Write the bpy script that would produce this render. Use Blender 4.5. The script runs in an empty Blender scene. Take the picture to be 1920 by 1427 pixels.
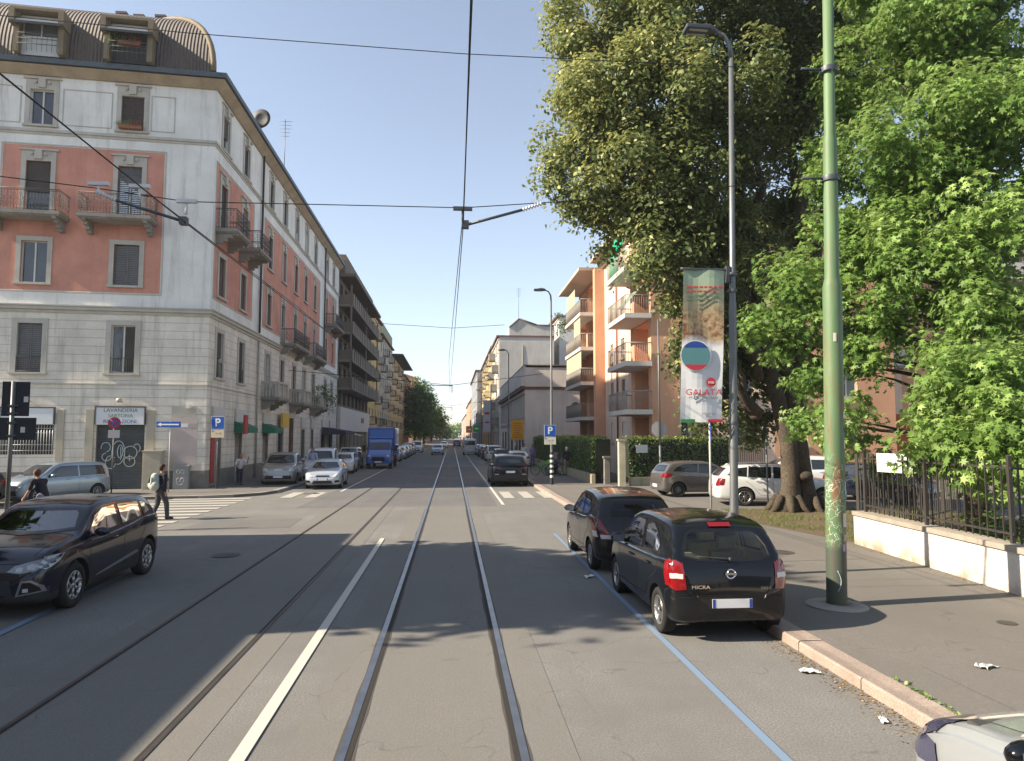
import bpy, bmesh, math, random
import numpy as np
from mathutils import Vector, Matrix
from mathutils.bvhtree import BVHTree
R = math.radians
sc = bpy.context.scene
COL = sc.collection
# ------------------------------------------------------------------ camera
cam = bpy.data.cameras.new('camera'); camo = bpy.data.objects.new('camera', cam); COL.objects.link(camo)
cam.sensor_width = 36; cam.lens = 24.94; cam.clip_start = .1; cam.clip_end = 3000
camo.location = (0, 0, 2.61); camo.rotation_euler = (R(90 + 4.45), 0, R(-4.842))
sc.camera = camo
# ------------------------------------------------------------------ light
SUN_EL, SUN_AZ = 34.0, 8.0           # the shadows run towards +X, a little towards +Y
w = bpy.data.worlds.new('World'); sc.world = w; w.use_nodes = True
nt = w.node_tree; bg = nt.nodes['Background']; sky = nt.nodes.new('ShaderNodeTexSky')
sky.sky_type = 'NISHITA'; sky.sun_disc = False; sky.sun_elevation = R(SUN_EL); sky.sun_rotation = R(-(90 + SUN_AZ))
sky.air_density = 1.0; sky.dust_density = .3; sky.ozone_density = 1.6; sky.altitude = 100
hs = nt.nodes.new('ShaderNodeHueSaturation'); hs.inputs['Saturation'].default_value = .70; nt.links.new(sky.outputs[0], hs.inputs['Color'])
nt.links.new(hs.outputs[0], bg.inputs[0]); bg.inputs[1].default_value = .095
sun = bpy.data.lights.new('sun', 'SUN'); sun.energy = 5.0; sun.angle = R(.5); sun.color = (1, .86, .67)
suno = bpy.data.objects.new('sun', sun); COL.objects.link(suno)
sd = Vector((math.cos(R(SUN_EL)) * math.cos(R(SUN_AZ)), math.cos(R(SUN_EL)) * math.sin(R(SUN_AZ)), -math.sin(R(SUN_EL))))
suno.rotation_euler = sd.to_track_quat('-Z', 'Y').to_euler(); suno.location = (-60, -10, 60)
sc.view_settings.view_transform = 'Standard'; sc.view_settings.look = 'None'
sc.view_settings.exposure = 1.3; sc.view_settings.gamma = 1
sc.cycles.max_bounces = 6; sc.cycles.transparent_max_bounces = 12
sc.cycles.use_denoising = True
# ------------------------------------------------------------------ helpers
def tag(o, label=None, cat=None, group=None, kind=None):
    if label: o['label'] = label
    if cat: o['category'] = cat
    if group: o['group'] = group
    if kind: o['kind'] = kind
    return o
def thing(name, label, cat, loc=(0, 0, 0), rz=0, group=None):
    o = bpy.data.objects.new(name, None); COL.objects.link(o); o.empty_display_size = .2
    o.location = loc; o.rotation_euler = (0, 0, rz)
    return tag(o, label, cat, group)
def dup(o, parent=None):
    c = o.copy(); COL.objects.link(c)
    if parent is not None: c.parent = parent
    for ch in o.children: dup(ch, c)
    return c
class MB:
    def __init__(s): s.v = []; s.f = []; s.m = []; s.sm = []; s.uv = None
    def quad(s, a, b, c, d, m=0, sm=False):
        n = len(s.v); s.v += [tuple(a), tuple(b), tuple(c), tuple(d)]; s.f.append((n, n+1, n+2, n+3)); s.m.append(m); s.sm.append(sm)
    def poly(s, pts, m=0):
        n = len(s.v); s.v += [tuple(p) for p in pts]; s.f.append(tuple(range(n, n+len(pts)))); s.m.append(m); s.sm.append(False)
    def box(s, x0, x1, y0, y1, z0, z1, m=0, M=None):
        p = [Vector((x, y, z)) for z in (z0, z1) for y in (y0, y1) for x in (x0, x1)]
        if M is not None: p = [M @ q for q in p]
        n = len(s.v); s.v += [tuple(q) for q in p]
        for f in ((0, 2, 3, 1), (4, 5, 7, 6), (0, 1, 5, 4), (2, 6, 7, 3), (0, 4, 6, 2), (1, 3, 7, 5)):
            s.f.append(tuple(n+i for i in f)); s.m.append(m); s.sm.append(False)
    def bar(s, a, b, r, m=0, seg=8, r2=None, cap=True):
        a = Vector(a); b = Vector(b); d = (b-a)
        if d.length < 1e-6: return
        d.normalize(); t = Vector((0, 0, 1)) if abs(d.z) < .95 else Vector((1, 0, 0))
        u = d.cross(t).normalized(); v = d.cross(u); r2 = r if r2 is None else r2; n = len(s.v)
        for p, rr in ((a, r), (b, r2)):
            for k in range(seg):
                an = 2*math.pi*k/seg; s.v.append(tuple(p + (u*math.cos(an)+v*math.sin(an))*rr))
        for k in range(seg):
            k2 = (k+1) % seg; s.f.append((n+k, n+k2, n+seg+k2, n+seg+k)); s.m.append(m); s.sm.append(True)
        if cap:
            s.f.append(tuple(n+k for k in range(seg))[::-1]); s.m.append(m); s.sm.append(False)
            s.f.append(tuple(n+seg+k for k in range(seg))); s.m.append(m); s.sm.append(False)
    def tube(s, pts, rr, m=0, seg=8):
        if not hasattr(rr, '__len__'): rr = [rr]*len(pts)
        P = [Vector(p) for p in pts]; n0 = len(s.v); u = None
        for i, p in enumerate(P):
            d = (P[min(i+1, len(P)-1)]-P[max(i-1, 0)]).normalized()
            if u is None:
                t = Vector((0, 0, 1)) if abs(d.z) < .95 else Vector((1, 0, 0)); u = d.cross(t).normalized()
            u = (u - d*u.dot(d)).normalized(); v = d.cross(u)
            for k in range(seg):
                an = 2*math.pi*k/seg; s.v.append(tuple(p+(u*math.cos(an)+v*math.sin(an))*rr[i]))
        for i in range(len(P)-1):
            for k in range(seg):
                k2 = (k+1) % seg; a = n0+i*seg
                s.f.append((a+k, a+k2, a+seg+k2, a+seg+k)); s.m.append(m); s.sm.append(True)
        for a, rev in ((n0, True), (n0+(len(P)-1)*seg, False)):
            f = tuple(a+k for k in range(seg)); s.f.append(f[::-1] if rev else f); s.m.append(m); s.sm.append(False)
    def lathe(s, prof, c=(0, 0, 0), axis='z', seg=24, m=0, sm=True):
        n0 = len(s.v)
        for (r, h) in prof:
            for k in range(seg):
                an = 2*math.pi*k/seg; x, y = r*math.cos(an), r*math.sin(an)
                p = (x, y, h) if axis == 'z' else ((x, h, y) if axis == 'y' else (h, x, y))
                s.v.append((p[0]+c[0], p[1]+c[1], p[2]+c[2]))
        for i in range(len(prof)-1):
            for k in range(seg):
                k2 = (k+1) % seg; a = n0+i*seg
                s.f.append((a+k, a+k2, a+seg+k2, a+seg+k)); s.m.append(m); s.sm.append(sm)
    def ball(s, c, r, m=0, seg=12, rings=8, sc=(1, 1, 1)):
        s.lathe_c = None; n0 = len(s.v)
        for i in range(rings+1):
            ph = math.pi*i/rings
            for k in range(seg):
                an = 2*math.pi*k/seg
                s.v.append((c[0]+r*sc[0]*math.sin(ph)*math.cos(an), c[1]+r*sc[1]*math.sin(ph)*math.sin(an), c[2]+r*sc[2]*math.cos(ph)))
        for i in range(rings):
            for k in range(seg):
                k2 = (k+1) % seg; a = n0+i*seg; s.f.append((a+k, a+seg+k, a+seg+k2, a+k2)); s.m.append(m); s.sm.append(True)
    def mesh(s, name, mats):
        me = bpy.data.meshes.new(name); me.from_pydata(s.v, [], s.f)
        for mm in (mats if isinstance(mats, (list, tuple)) else [mats]): me.materials.append(mm)
        me.polygons.foreach_set('material_index', s.m); me.polygons.foreach_set('use_smooth', s.sm)
        if s.uv:
            l = me.uv_layers.new(name='UVMap'); l.data.foreach_set('uv', [c for f in me.polygons for vi in f.vertices for c in s.uv[vi]])
        me.update(); return me
    def build(s, name, mats, parent=None, loc=None, rz=0, bevel=0):
        o = bpy.data.objects.new(name, s.mesh(name, mats)); COL.objects.link(o)
        if parent is not None: o.parent = parent
        if loc is not None: o.location = loc
        if rz: o.rotation_euler = (0, 0, rz)
        if bevel:
            b = o.modifiers.new('bevel', 'BEVEL'); b.width = bevel; b.segments = 2; b.limit_method = 'ANGLE'
        return o
def leaf_mesh(name, V, F, mats, tint=None):
    """V (n,3) float array, F list length: faces given as (nf,k) int array"""
    me = bpy.data.meshes.new(name); n, k = F.shape
    me.vertices.add(len(V)); me.vertices.foreach_set('co', V.astype(np.float32).ravel())
    me.loops.add(n*k); me.loops.foreach_set('vertex_index', F.astype(np.int32).ravel())
    me.polygons.add(n); me.polygons.foreach_set('loop_start', np.arange(0, n*k, k, dtype=np.int32))
    try: me.polygons.foreach_set('loop_total', np.full(n, k, dtype=np.int32))
    except Exception: pass
    me.update(calc_edges=True)
    for mm in mats: me.materials.append(mm)
    if tint is not None:
        a = me.attributes.new('tint', 'FLOAT', 'FACE'); a.data.foreach_set('value', tint.astype(np.float32))
    me.validate(); return me
# ------------------------------------------------------------------ materials
def N(nt, t, **kw):
    n = nt.nodes.new(t)
    for k, v in kw.items():
        if k in n.inputs.keys() if isinstance(k, str) else False: n.inputs[k].default_value = v
        else: setattr(n, k, v)
    return n
def newmat(name):
    m = bpy.data.materials.new(name); m.use_nodes = True; nt = m.node_tree
    return m, nt, nt.nodes['Principled BSDF']
def mulc(c, k): return (min(1, c[0]*k), min(1, c[1]*k), min(1, c[2]*k), 1)
def noise(nt, co, scale, detail=4, rough=.6):
    n = nt.nodes.new('ShaderNodeTexNoise'); n.inputs['Scale'].default_value = scale
    n.inputs['Detail'].default_value = detail; n.inputs['Roughness'].default_value = rough
    nt.links.new(co, n.inputs['Vector']); return n.outputs['Fac']
def ramp(nt, fac, lo, hi):
    n = nt.nodes.new('ShaderNodeMapRange'); n.inputs[1].default_value = lo; n.inputs[2].default_value = hi
    nt.links.new(fac, n.inputs[0]); return n.outputs[0]
def mixc(nt, fac, a, b):
    n = nt.nodes.new('ShaderNodeMix'); n.data_type = 'RGBA'
    if isinstance(fac, float): n.inputs[0].default_value = fac
    else: nt.links.new(fac, n.inputs[0])
    for s, x in ((n.inputs[6], a), (n.inputs[7], b)):
        if isinstance(x, tuple): s.default_value = x if len(x) == 4 else (*x, 1)
        else: nt.links.new(x, s)
    return n.outputs[2]
def math_(nt, op, a, b=None):
    n = nt.nodes.new('ShaderNodeMath'); n.operation = op
    for i, x in enumerate((a, b)):
        if x is None: continue
        if isinstance(x, (int, float)): n.inputs[i].default_value = x
        else: nt.links.new(x, n.inputs[i])
    return n.outputs[0]
def pmat(name, c, rough=.85, var=.18, scale=.6, bump=.15, bscale=30, spec=.25, metal=0, streak=0., dirt=None, groove=None, coat=0, fine=.1):
    m, nt, b = newmat(name)
    co = nt.nodes.new('ShaderNodeTexCoord').outputs['Object']
    n1 = noise(nt, co, scale); n2 = noise(nt, co, bscale, 3)
    col = mixc(nt, ramp(nt, n1, .3, .7), mulc(c, 1-var), mulc(c, 1+var*.5))
    if fine: col = mixc(nt, ramp(nt, n2, .35, .65), mixc(nt, fine, col, (0, 0, 0, 1)), col)
    if streak:
        mp = nt.nodes.new('ShaderNodeMapping'); mp.inputs['Scale'].default_value = (1.6, 1.6, .12); nt.links.new(co, mp.inputs[0])
        s = noise(nt, mp.outputs[0], 1.5, 5, .7)
        col = mixc(nt, math_(nt, 'MULTIPLY', ramp(nt, s, .52, .75), streak), col, dirt or mulc(c, .45))
    h = n2
    if groove:
        pitch, zmax = groove
        sx = nt.nodes.new('ShaderNodeSeparateXYZ'); nt.links.new(co, sx.inputs[0]); z = sx.outputs[2]
        fr = math_(nt, 'FRACT', math_(nt, 'DIVIDE', z, pitch)); g = math_(nt, 'LESS_THAN', fr, .075)
        g = math_(nt, 'MULTIPLY', g, math_(nt, 'LESS_THAN', z, zmax))
        col = mixc(nt, math_(nt, 'MULTIPLY', g, .5), col, mulc(c, .3)); h = math_(nt, 'SUBTRACT', n2, math_(nt, 'MULTIPLY', g, 2.0))
    nt.links.new(col, b.inputs['Base Color'])
    b.inputs['Roughness'].default_value = rough; b.inputs['Metallic'].default_value = metal
    b.inputs['Specular IOR Level'].default_value = spec; b.inputs['Coat Weight'].default_value = coat
    if bump:
        bp = nt.nodes.new('ShaderNodeBump'); bp.inputs['Strength'].default_value = bump; bp.inputs['Distance'].default_value = .03
        nt.links.new(h, bp.inputs['Height']); nt.links.new(bp.outputs[0], b.inputs['Normal'])
    return m
_fc = {}
def flat(c, rough=.6, metal=0, spec=.4, name=None):
    k = (tuple(c), rough, metal)
    if k not in _fc: _fc[k] = pmat(name or 'paint', c, rough, .06, 1.2, .03, 60, spec, metal, fine=.05)
    return _fc[k]
def glassy(name, c, rough=.05, spec=.8):
    m, nt, b = newmat(name); co = nt.nodes.new('ShaderNodeTexCoord').outputs['Object']
    nt.links.new(mixc(nt, ramp(nt, noise(nt, co, .9), .35, .65), mulc(c, .7), mulc(c, 1.3)), b.inputs['Base Color'])
    b.inputs['Roughness'].default_value = rough; b.inputs['Specular IOR Level'].default_value = spec
    bp = nt.nodes.new('ShaderNodeBump'); bp.inputs['Strength'].default_value = .06; bp.inputs['Distance'].default_value = .05
    nt.links.new(noise(nt, co, 2.2, 1), bp.inputs['Height']); nt.links.new(bp.outputs[0], b.inputs['Normal'])
    return m
def see_through(name, tint=(.5, .55, .53), ior=1.42):
    m, nt, b = newmat(name); out = nt.nodes['Material Output']
    tr = nt.nodes.new('ShaderNodeBsdfTransparent'); tr.inputs[0].default_value = (*tint, 1)
    gl = nt.nodes.new('ShaderNodeBsdfGlossy'); gl.inputs['Roughness'].default_value = .02; gl.inputs[0].default_value = (1, 1, 1, 1)
    fr = nt.nodes.new('ShaderNodeFresnel'); fr.inputs[0].default_value = ior
    mx = nt.nodes.new('ShaderNodeMixShader'); nt.links.new(fr.outputs[0], mx.inputs[0])
    nt.links.new(tr.outputs[0], mx.inputs[1]); nt.links.new(gl.outputs[0], mx.inputs[2]); nt.links.new(mx.outputs[0], out.inputs[0])
    return m
def carpaint(name, c, rough=.25, metal=.0, coat=1.0, dusty=.35):
    m, nt, b = newmat(name); b.inputs['Specular IOR Level'].default_value = .5*coat; co = nt.nodes.new('ShaderNodeTexCoord').outputs['Object']
    sx = nt.nodes.new('ShaderNodeSeparateXYZ'); nt.links.new(co, sx.inputs[0])
    n1 = noise(nt, co, 3.0, 5)
    dust = math_(nt, 'MULTIPLY', ramp(nt, sx.outputs[2], .75, .2), ramp(nt, n1, .35, .75))
    col = mixc(nt, math_(nt, 'MULTIPLY', dust, dusty), (*c, 1), (.16, .14, .12, 1))
    nt.links.new(col, b.inputs['Base Color'])
    nt.links.new(math_(nt, 'ADD', math_(nt, 'MULTIPLY', dust, .3), rough), b.inputs['Roughness'])
    b.inputs['Metallic'].default_value = metal; b.inputs['Coat Weight'].default_value = coat; b.inputs['Coat Roughness'].default_value = .03
    return m
def leafmat(name, dark, light, yellow, trans=.35, rough=.5):
    m, nt, b = newmat(name); out = nt.nodes['Material Output']
    a = nt.nodes.new('ShaderNodeAttribute'); a.attribute_name = 'tint'
    cr = nt.nodes.new('ShaderNodeValToRGB'); e = cr.color_ramp.elements
    e[0].color = (*dark, 1); e[0].position = 0; e[1].color = (*light, 1); e[1].position = .7
    x = e.new(1.0); x.color = (*yellow, 1); nt.links.new(a.outputs['Fac'], cr.inputs[0])
    nt.links.new(cr.outputs[0], b.inputs['Base Color']); b.inputs['Roughness'].default_value = rough; b.inputs['Specular IOR Level'].default_value = .35
    tr = nt.nodes.new('ShaderNodeBsdfTranslucent'); nt.links.new(mixc(nt, .5, cr.outputs[0], (*yellow, 1)), tr.inputs[0])
    mx = nt.nodes.new('ShaderNodeMixShader'); mx.inputs[0].default_value = trans
    nt.links.new(b.outputs[0], mx.inputs[1]); nt.links.new(tr.outputs[0], mx.inputs[2]); nt.links.new(mx.outputs[0], out.inputs[0])
    return m
GLASS = glassy('window_glass', (.03, .035, .045)); GLASS2 = glassy('window_glass_sky', (.09, .11, .13), .04)
SHUT = pmat('shutter_brown', (.075, .062, .055), .7, .2, 2, 0, fine=.15)
DARK = flat((.02, .02, .022), .6); METALG = flat((.22, .24, .25), .45, .6); WHITEP = flat((.75, .75, .73), .5); BLACKM = flat((.03, .032, .035), .5)
TRIM = pmat('plaster_trim', (.50, .475, .42), .85, .15, 1.5, .1, 40, streak=.35)
CONC = pmat('concrete', (.30, .28, .25), .9, .25, 1.2, .2, 25, streak=.6)
IRON = flat((.10, .10, .095), .6, .3); RED = flat((.45, .03, .025), .5); WOODW = flat((.6, .6, .58), .6)
def text(body, size, m, parent, loc, rot, name='lettering', align='CENTER', extr=.002, sx=1, bold=.0):
    c = bpy.data.curves.new(name, 'FONT'); c.body = body; c.size = size; c.align_x = align; c.align_y = 'CENTER'; c.extrude = extr; c.offset = bold
    t = bpy.data.objects.new(name, c); me = None
    COL.objects.link(t); bpy.context.view_layer.update()
    me = bpy.data.meshes.new_from_object(t); me.name = name; COL.objects.unlink(t); bpy.data.objects.remove(t)
    o = bpy.data.objects.new(name, me); COL.objects.link(o); me.materials.clear(); me.materials.append(m)
    o.parent = parent; o.location = loc; o.rotation_euler = rot; o.scale = (sx, 1, 1); return o
# ------------------------------------------------------------------ ground materials
def asphalt(name, c, speck=.9, patch=.38, cracks=True):
    m, nt, b = newmat(name); co = nt.nodes.new('ShaderNodeTexCoord').outputs['Object']
    big = noise(nt, co, .35, 5); mid = noise(nt, co, 2.2, 5, .7); fine = noise(nt, co, 48, 3, .75)
    mp = nt.nodes.new('ShaderNodeMapping'); mp.inputs['Scale'].default_value = (2.2, .12, 1); nt.links.new(co, mp.inputs[0])
    lane = noise(nt, mp.outputs[0], 1.2, 4, .6)
    col = mixc(nt, ramp(nt, big, .32, .68), mulc(c, 1-patch), mulc(c, 1+patch*.7))
    col = mixc(nt, math_(nt, 'MULTIPLY', ramp(nt, lane, .4, .7), .42), col, mulc(c, .62))
    col = mixc(nt, math_(nt, 'MULTIPLY', ramp(nt, mid, .5, .8), .35), col, mulc(c, 1.4)); st = noise(nt, co, 1.1, 6, .8); col = mixc(nt, math_(nt, 'MULTIPLY', ramp(nt, st, .60, .72), .6), col, mulc(c, .45))
    col = mixc(nt, math_(nt, 'MULTIPLY', ramp(nt, fine, .42, .62), speck), mulc(c, .62), col)
    if cracks:
        v = nt.nodes.new('ShaderNodeTexVoronoi'); v.feature = 'DISTANCE_TO_EDGE'; v.inputs['Scale'].default_value = .45
        wv = nt.nodes.new('ShaderNodeVectorMath'); wv.operation = 'ADD'
        nz = nt.nodes.new('ShaderNodeTexNoise'); nz.inputs['Scale'].default_value = 1.4; nt.links.new(co, nz.inputs['Vector'])
        nt.links.new(co, wv.inputs[0]); nt.links.new(nz.outputs['Color'], wv.inputs[1]); nt.links.new(wv.outputs[0], v.inputs['Vector'])
        ck = math_(nt, 'MULTIPLY', math_(nt, 'LESS_THAN', v.outputs[0], .006), ramp(nt, mid, .45, .6))
        col = mixc(nt, math_(nt, 'MULTIPLY', ck, .5), col, mulc(c, .4))
    nt.links.new(col, b.inputs['Base Color']); b.inputs['Roughness'].default_value = .88; b.inputs['Specular IOR Level'].default_value = .25
    bp = nt.nodes.new('ShaderNodeBump'); bp.inputs['Strength'].default_value = .35; bp.inputs['Distance'].default_value = .012
    nt.links.new(fine, bp.inputs['Height']); nt.links.new(bp.outputs[0], b.inputs['Normal'])
    return m
ASPH = asphalt('road_asphalt', (.22, .216, .206)); ASPH2 = asphalt('patch_asphalt', (.17, .17, .17), cracks=False)
PAVE = asphalt('pavement_asphalt', (.215, .202, .184), .45, .4); TRACK = asphalt('track_asphalt', (.235, .228, .212), .4, .2)
GROUNDM = asphalt('ground_dirt', (.18, .16, .13), .4, .3, False)
def paint(name, c, wear=.5):
    m, nt, b = newmat(name); out = nt.nodes['Material Output']; co = nt.nodes.new('ShaderNodeTexCoord').outputs['Object']
    f = math_(nt, 'MULTIPLY', math_(nt, 'ADD', ramp(nt, noise(nt, co, 45, 4, .8), .38, .52), math_(nt, 'MULTIPLY', ramp(nt, noise(nt, co, 2.0, 4), .35, .6), .5)), 1.0)
    col = mixc(nt, math_(nt, 'MINIMUM', math_(nt, 'ADD', f, 1-wear), 1), (.2, .185, .16, 1), (*c, 1)); nt.links.new(col, b.inputs['Base Color']); b.inputs['Roughness'].default_value = .8
    return m
WLINE = paint('white_road_paint', (.47, .455, .41), .5); BLINE = paint('blue_road_paint', (.15, .22, .32), .5); ZEBRA = paint('worn_zebra_paint', (.36, .345, .31), .45)
RAIL = pmat('rail_steel', (.36, .36, .37), .4, .2, 3, .05, 60, .5, 1.0); RAILD = pmat('dull_rail_steel', (.10, .085, .075), .5, .3, 3, .05, 60, .4, .6); GROOVE = flat((.025, .022, .02), .9)
GRAN = pmat('pink_granite', (.40, .32, .27), .85, .2, 2.5, .3, 60, fine=.35)
KERBG = pmat('grey_kerb_stone', (.33, .31, .28), .85, .2, 2.5, .3, 60, fine=.25)
def sheet(name, pts, z, m, kind='structure'):
    b = MB(); b.poly([(x, y, z) for x, y in pts], 0); return tag(b.build(name, m), kind=kind)
sheet('ground', [(-900, -300), (900, -300), (900, 1800), (-900, 1800)], -.02, GROUNDM)
sheet('road', [(-60, -20), (4.35, -20), (4.35, 700), (-60, 700)], 0, ASPH)
def slab(name, pts, z, m):
    b = MB(); b.poly([(x, y, z) for x, y in pts]); n = len(pts)
    for i in range(n):
        a, c = pts[i], pts[(i+1) % n]; b.quad((a[0], a[1], -.015), (c[0], c[1], -.015), (c[0], c[1], z), (a[0], a[1], z))
    return tag(b.build(name, m), kind='structure')
def arc(cx, cy, r, a0, a1, n=8): return [(cx+r*math.cos(R(a0+(a1-a0)*i/n)), cy+r*math.sin(R(a0+(a1-a0)*i/n))) for i in range(n+1)]
kerbL = [(-60, 26.0), (-13, 30.4)] + [(-10.5, 30.75), (-9.2, 31.3), (-8.35, 32.2), (-7.95, 33.6)] + [(-7.6, 45), (-7.4, 700)]
slab('pavement_left', kerbL + [(-60, 700)], .115, PAVE)
nearL = [(-60, -20), (-8.0, -20), (-8.0, 15.5)] + arc(-11.5, 16.5, 3.5, 0, 85) + [(-60, 15.5)]
slab('pavement_near_left', nearL, .115, PAVE)
slab('pavement_right', [(4.5, -20), (60, -20), (60, 700), (4.6, 700), (4.5, 30)], .115, PAVE)
def kerb(name, line, wd, m, step, side=1):
    """kerb stones laid along a line, a real step, with open joints"""
    b = MB(); L = []
    for i in range(len(line)-1):
        a, c = Vector(line[i]), Vector(line[i+1]); n = max(1, int((c-a).length/step)); L += [(a+(c-a)*k/n, a+(c-a)*(k+1)/n) for k in range(n)]
    rnd = random.Random(3)
    for a, c in L:
        d = (c-a).normalized(); nn = Vector((d.y, -d.x))*side; g = .008; a2 = a+d*g; c2 = c-d*g; j = rnd.uniform(-.006, .006)
        p = [a2+nn*j, c2+nn*j, c2-nn*wd, a2-nn*wd]; zt = .122+rnd.uniform(-.003, .004)
        ch = .02; t = [a2+nn*(j-ch), c2+nn*(j-ch), c2-nn*wd, a2-nn*wd]
        b.quad(*[(q.x, q.y, zt) for q in t]); b.quad((p[0].x, p[0].y, -.01), (p[1].x, p[1].y, -.01), (p[1].x, p[1].y, zt-ch), (p[0].x, p[0].y, zt-ch))
        b.quad((p[0].x, p[0].y, zt-ch), (p[1].x, p[1].y, zt-ch), (t[1].x, t[1].y, zt), (t[0].x, t[0].y, zt))
        b.quad((p[0].x, p[0].y, -.01), (p[0].x, p[0].y, zt-ch), (t[3].x, t[3].y, zt), (t[3].x, t[3].y, -.01)); b.quad((p[1].x, p[1].y, -.01), (t[2].x, t[2].y, -.01), (t[2].x, t[2].y, zt), (p[1].x, p[1].y, zt-ch))
    return tag(b.build(name, m), kind='structure')
kerb('kerb_right', [(4.22, -6), (4.22, 60), (4.3, 300)], .3, GRAN, 1.3, -1)
kerb('kerb_left', kerbL[1:-1] + [(-7.4, 300)], .25, KERBG, 1.1)
kerb('kerb_near_left', nearL[1:-1], .25, KERBG, 1.1)
# asphalt patches, tracks and markings, each sheet 4 mm above the one below
sheet('asphalt_patch', [(-5.6, 26.6), (1.7, 26.6), (1.9, 60), (-5.3, 60)], .004, ASPH2)
for n, x0, x1 in (('tram_track_bed', -1.35, 1.05), ('tram_track_bed', -4.4, -2.1)):
    sheet(n, [(x0, -5), (x1, -5), (x1, 26.6), (x0, 26.6)], .004, TRACK)
for x, sgn in ((-.88, 1), (.61, -1), (-3.97, 1), (-2.48, -1)):
    hr, gw = (.035, .05) if x > -1 else (.022, .032); b = MB(); RL = RAIL if x > -1 else RAILD; b.quad((x-hr, -5, .012), (x+hr, -5, .012), (x+hr, 600, .012), (x-hr, 600, .012), 0)
    g0, g1 = (x+hr, x+hr+gw) if sgn > 0 else (x-hr-gw, x-hr)
    b.quad((g0, -5, .009), (g1, -5, .009), (g1, 600, .009), (g0, 600, .009), 1)
    tag(b.build('tram_rail', [RL, GROOVE]), kind='structure')
for pts in ([(-7.6, 20.5), (-4.6, 20.9), (-4.7, 23.2), (-7.5, 22.8)],): sheet('asphalt_patch', pts, .0045, asphalt('old_patch', (.19, .187, .18), .6, .4))
for pts in ([(5.2, 3.2), (8.2, 3.0), (8.1, 7.2), (5.1, 7.5)], [(6.2, 13.8), (8.4, 14.0), (8.3, 19.5), (6.1, 19.2)]): sheet('asphalt_patch', pts, .1195, asphalt('pavement_patch', (.215, .2, .185), .5, .3))
for x in (-.88, .61):
    for sx in (-1, 1):
        q = random.Random(int(x*10)+sx); e = x+sx*(.035 if sx*x > 0 else .088); P = [(e, -4+.5*k) for k in range(60)]; Q = [(e+sx*q.uniform(.008, .03), -4+.5*k) for k in range(60)]; sheet('track_seam', P+Q[::-1] if sx > 0 else Q+P[::-1], .0062, flat((.07, .062, .055), .9))
def mark(name, pts, m): sheet(name, pts, .0135, m)
mark('road_marking', [(-1.76, 3), (-1.63, 3), (-1.68, 18.5), (-1.79, 18.5)], WLINE)
mark('road_marking', [(2.64, 1), (2.73, 1), (2.78, 19), (2.70, 19)], BLINE)
mark('road_marking', [(-5.55, 4), (-5.67, 4), (-6.22, 15), (-6.10, 15)], BLINE)
mark('road_marking', [(-5.2, 34), (-5.08, 34), (-5.08, 200), (-5.2, 200)], WLINE)
mark('road_marking', [(1.9, 27), (2.02, 27), (2.02, 120), (1.9, 120)], WLINE)
for k in range(11):
    y = 19.9+k*1.02; x0 = -12.6+.12*k; mark('zebra_stripe', [(x0, y), (-8.3-.0*k, y+.3), (-8.3, y+.82), (x0, y+.52)], ZEBRA)
for k in range(2): mark('zebra_stripe', [(-7.2+k*1.0, 30.8), (-6.7+k*1.0, 30.8), (-6.7+k*1.0, 33.6), (-7.2+k*1.0, 33.6)], ZEBRA)
for k in range(3): mark('zebra_stripe', [(2.2+k*.85, 29.8), (2.65+k*.85, 29.8), (2.65+k*.85, 33.2), (2.2+k*.85, 33.2)], ZEBRA)
mark('manhole_cover', arc(-6.3, 33.0, .38, 0, 360, 20)[:-1], flat((.12, .11, .10), .7))
for cx, cy, r in ((7.0, 14.9, .32), (6.1, 5.4, .3), (7.4, 9.1, .12), (6.6, 18.2, .3)): sheet('manhole_cover', arc(cx, cy, r, 0, 360, 24)[:-1], .1235, pmat('cast_iron_cover', (.10, .095, .09), .6, .3, 6, .4, 40, metal=.4))
for cx, cy, r in ((-4.9, 16.2, .3),): sheet('manhole_cover', arc(cx, cy, r, 0, 360, 24)[:-1], .0135, pmat('cast_iron_cover', (.10, .095, .09), .6, .3, 6, .4, 40, metal=.4))
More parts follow.
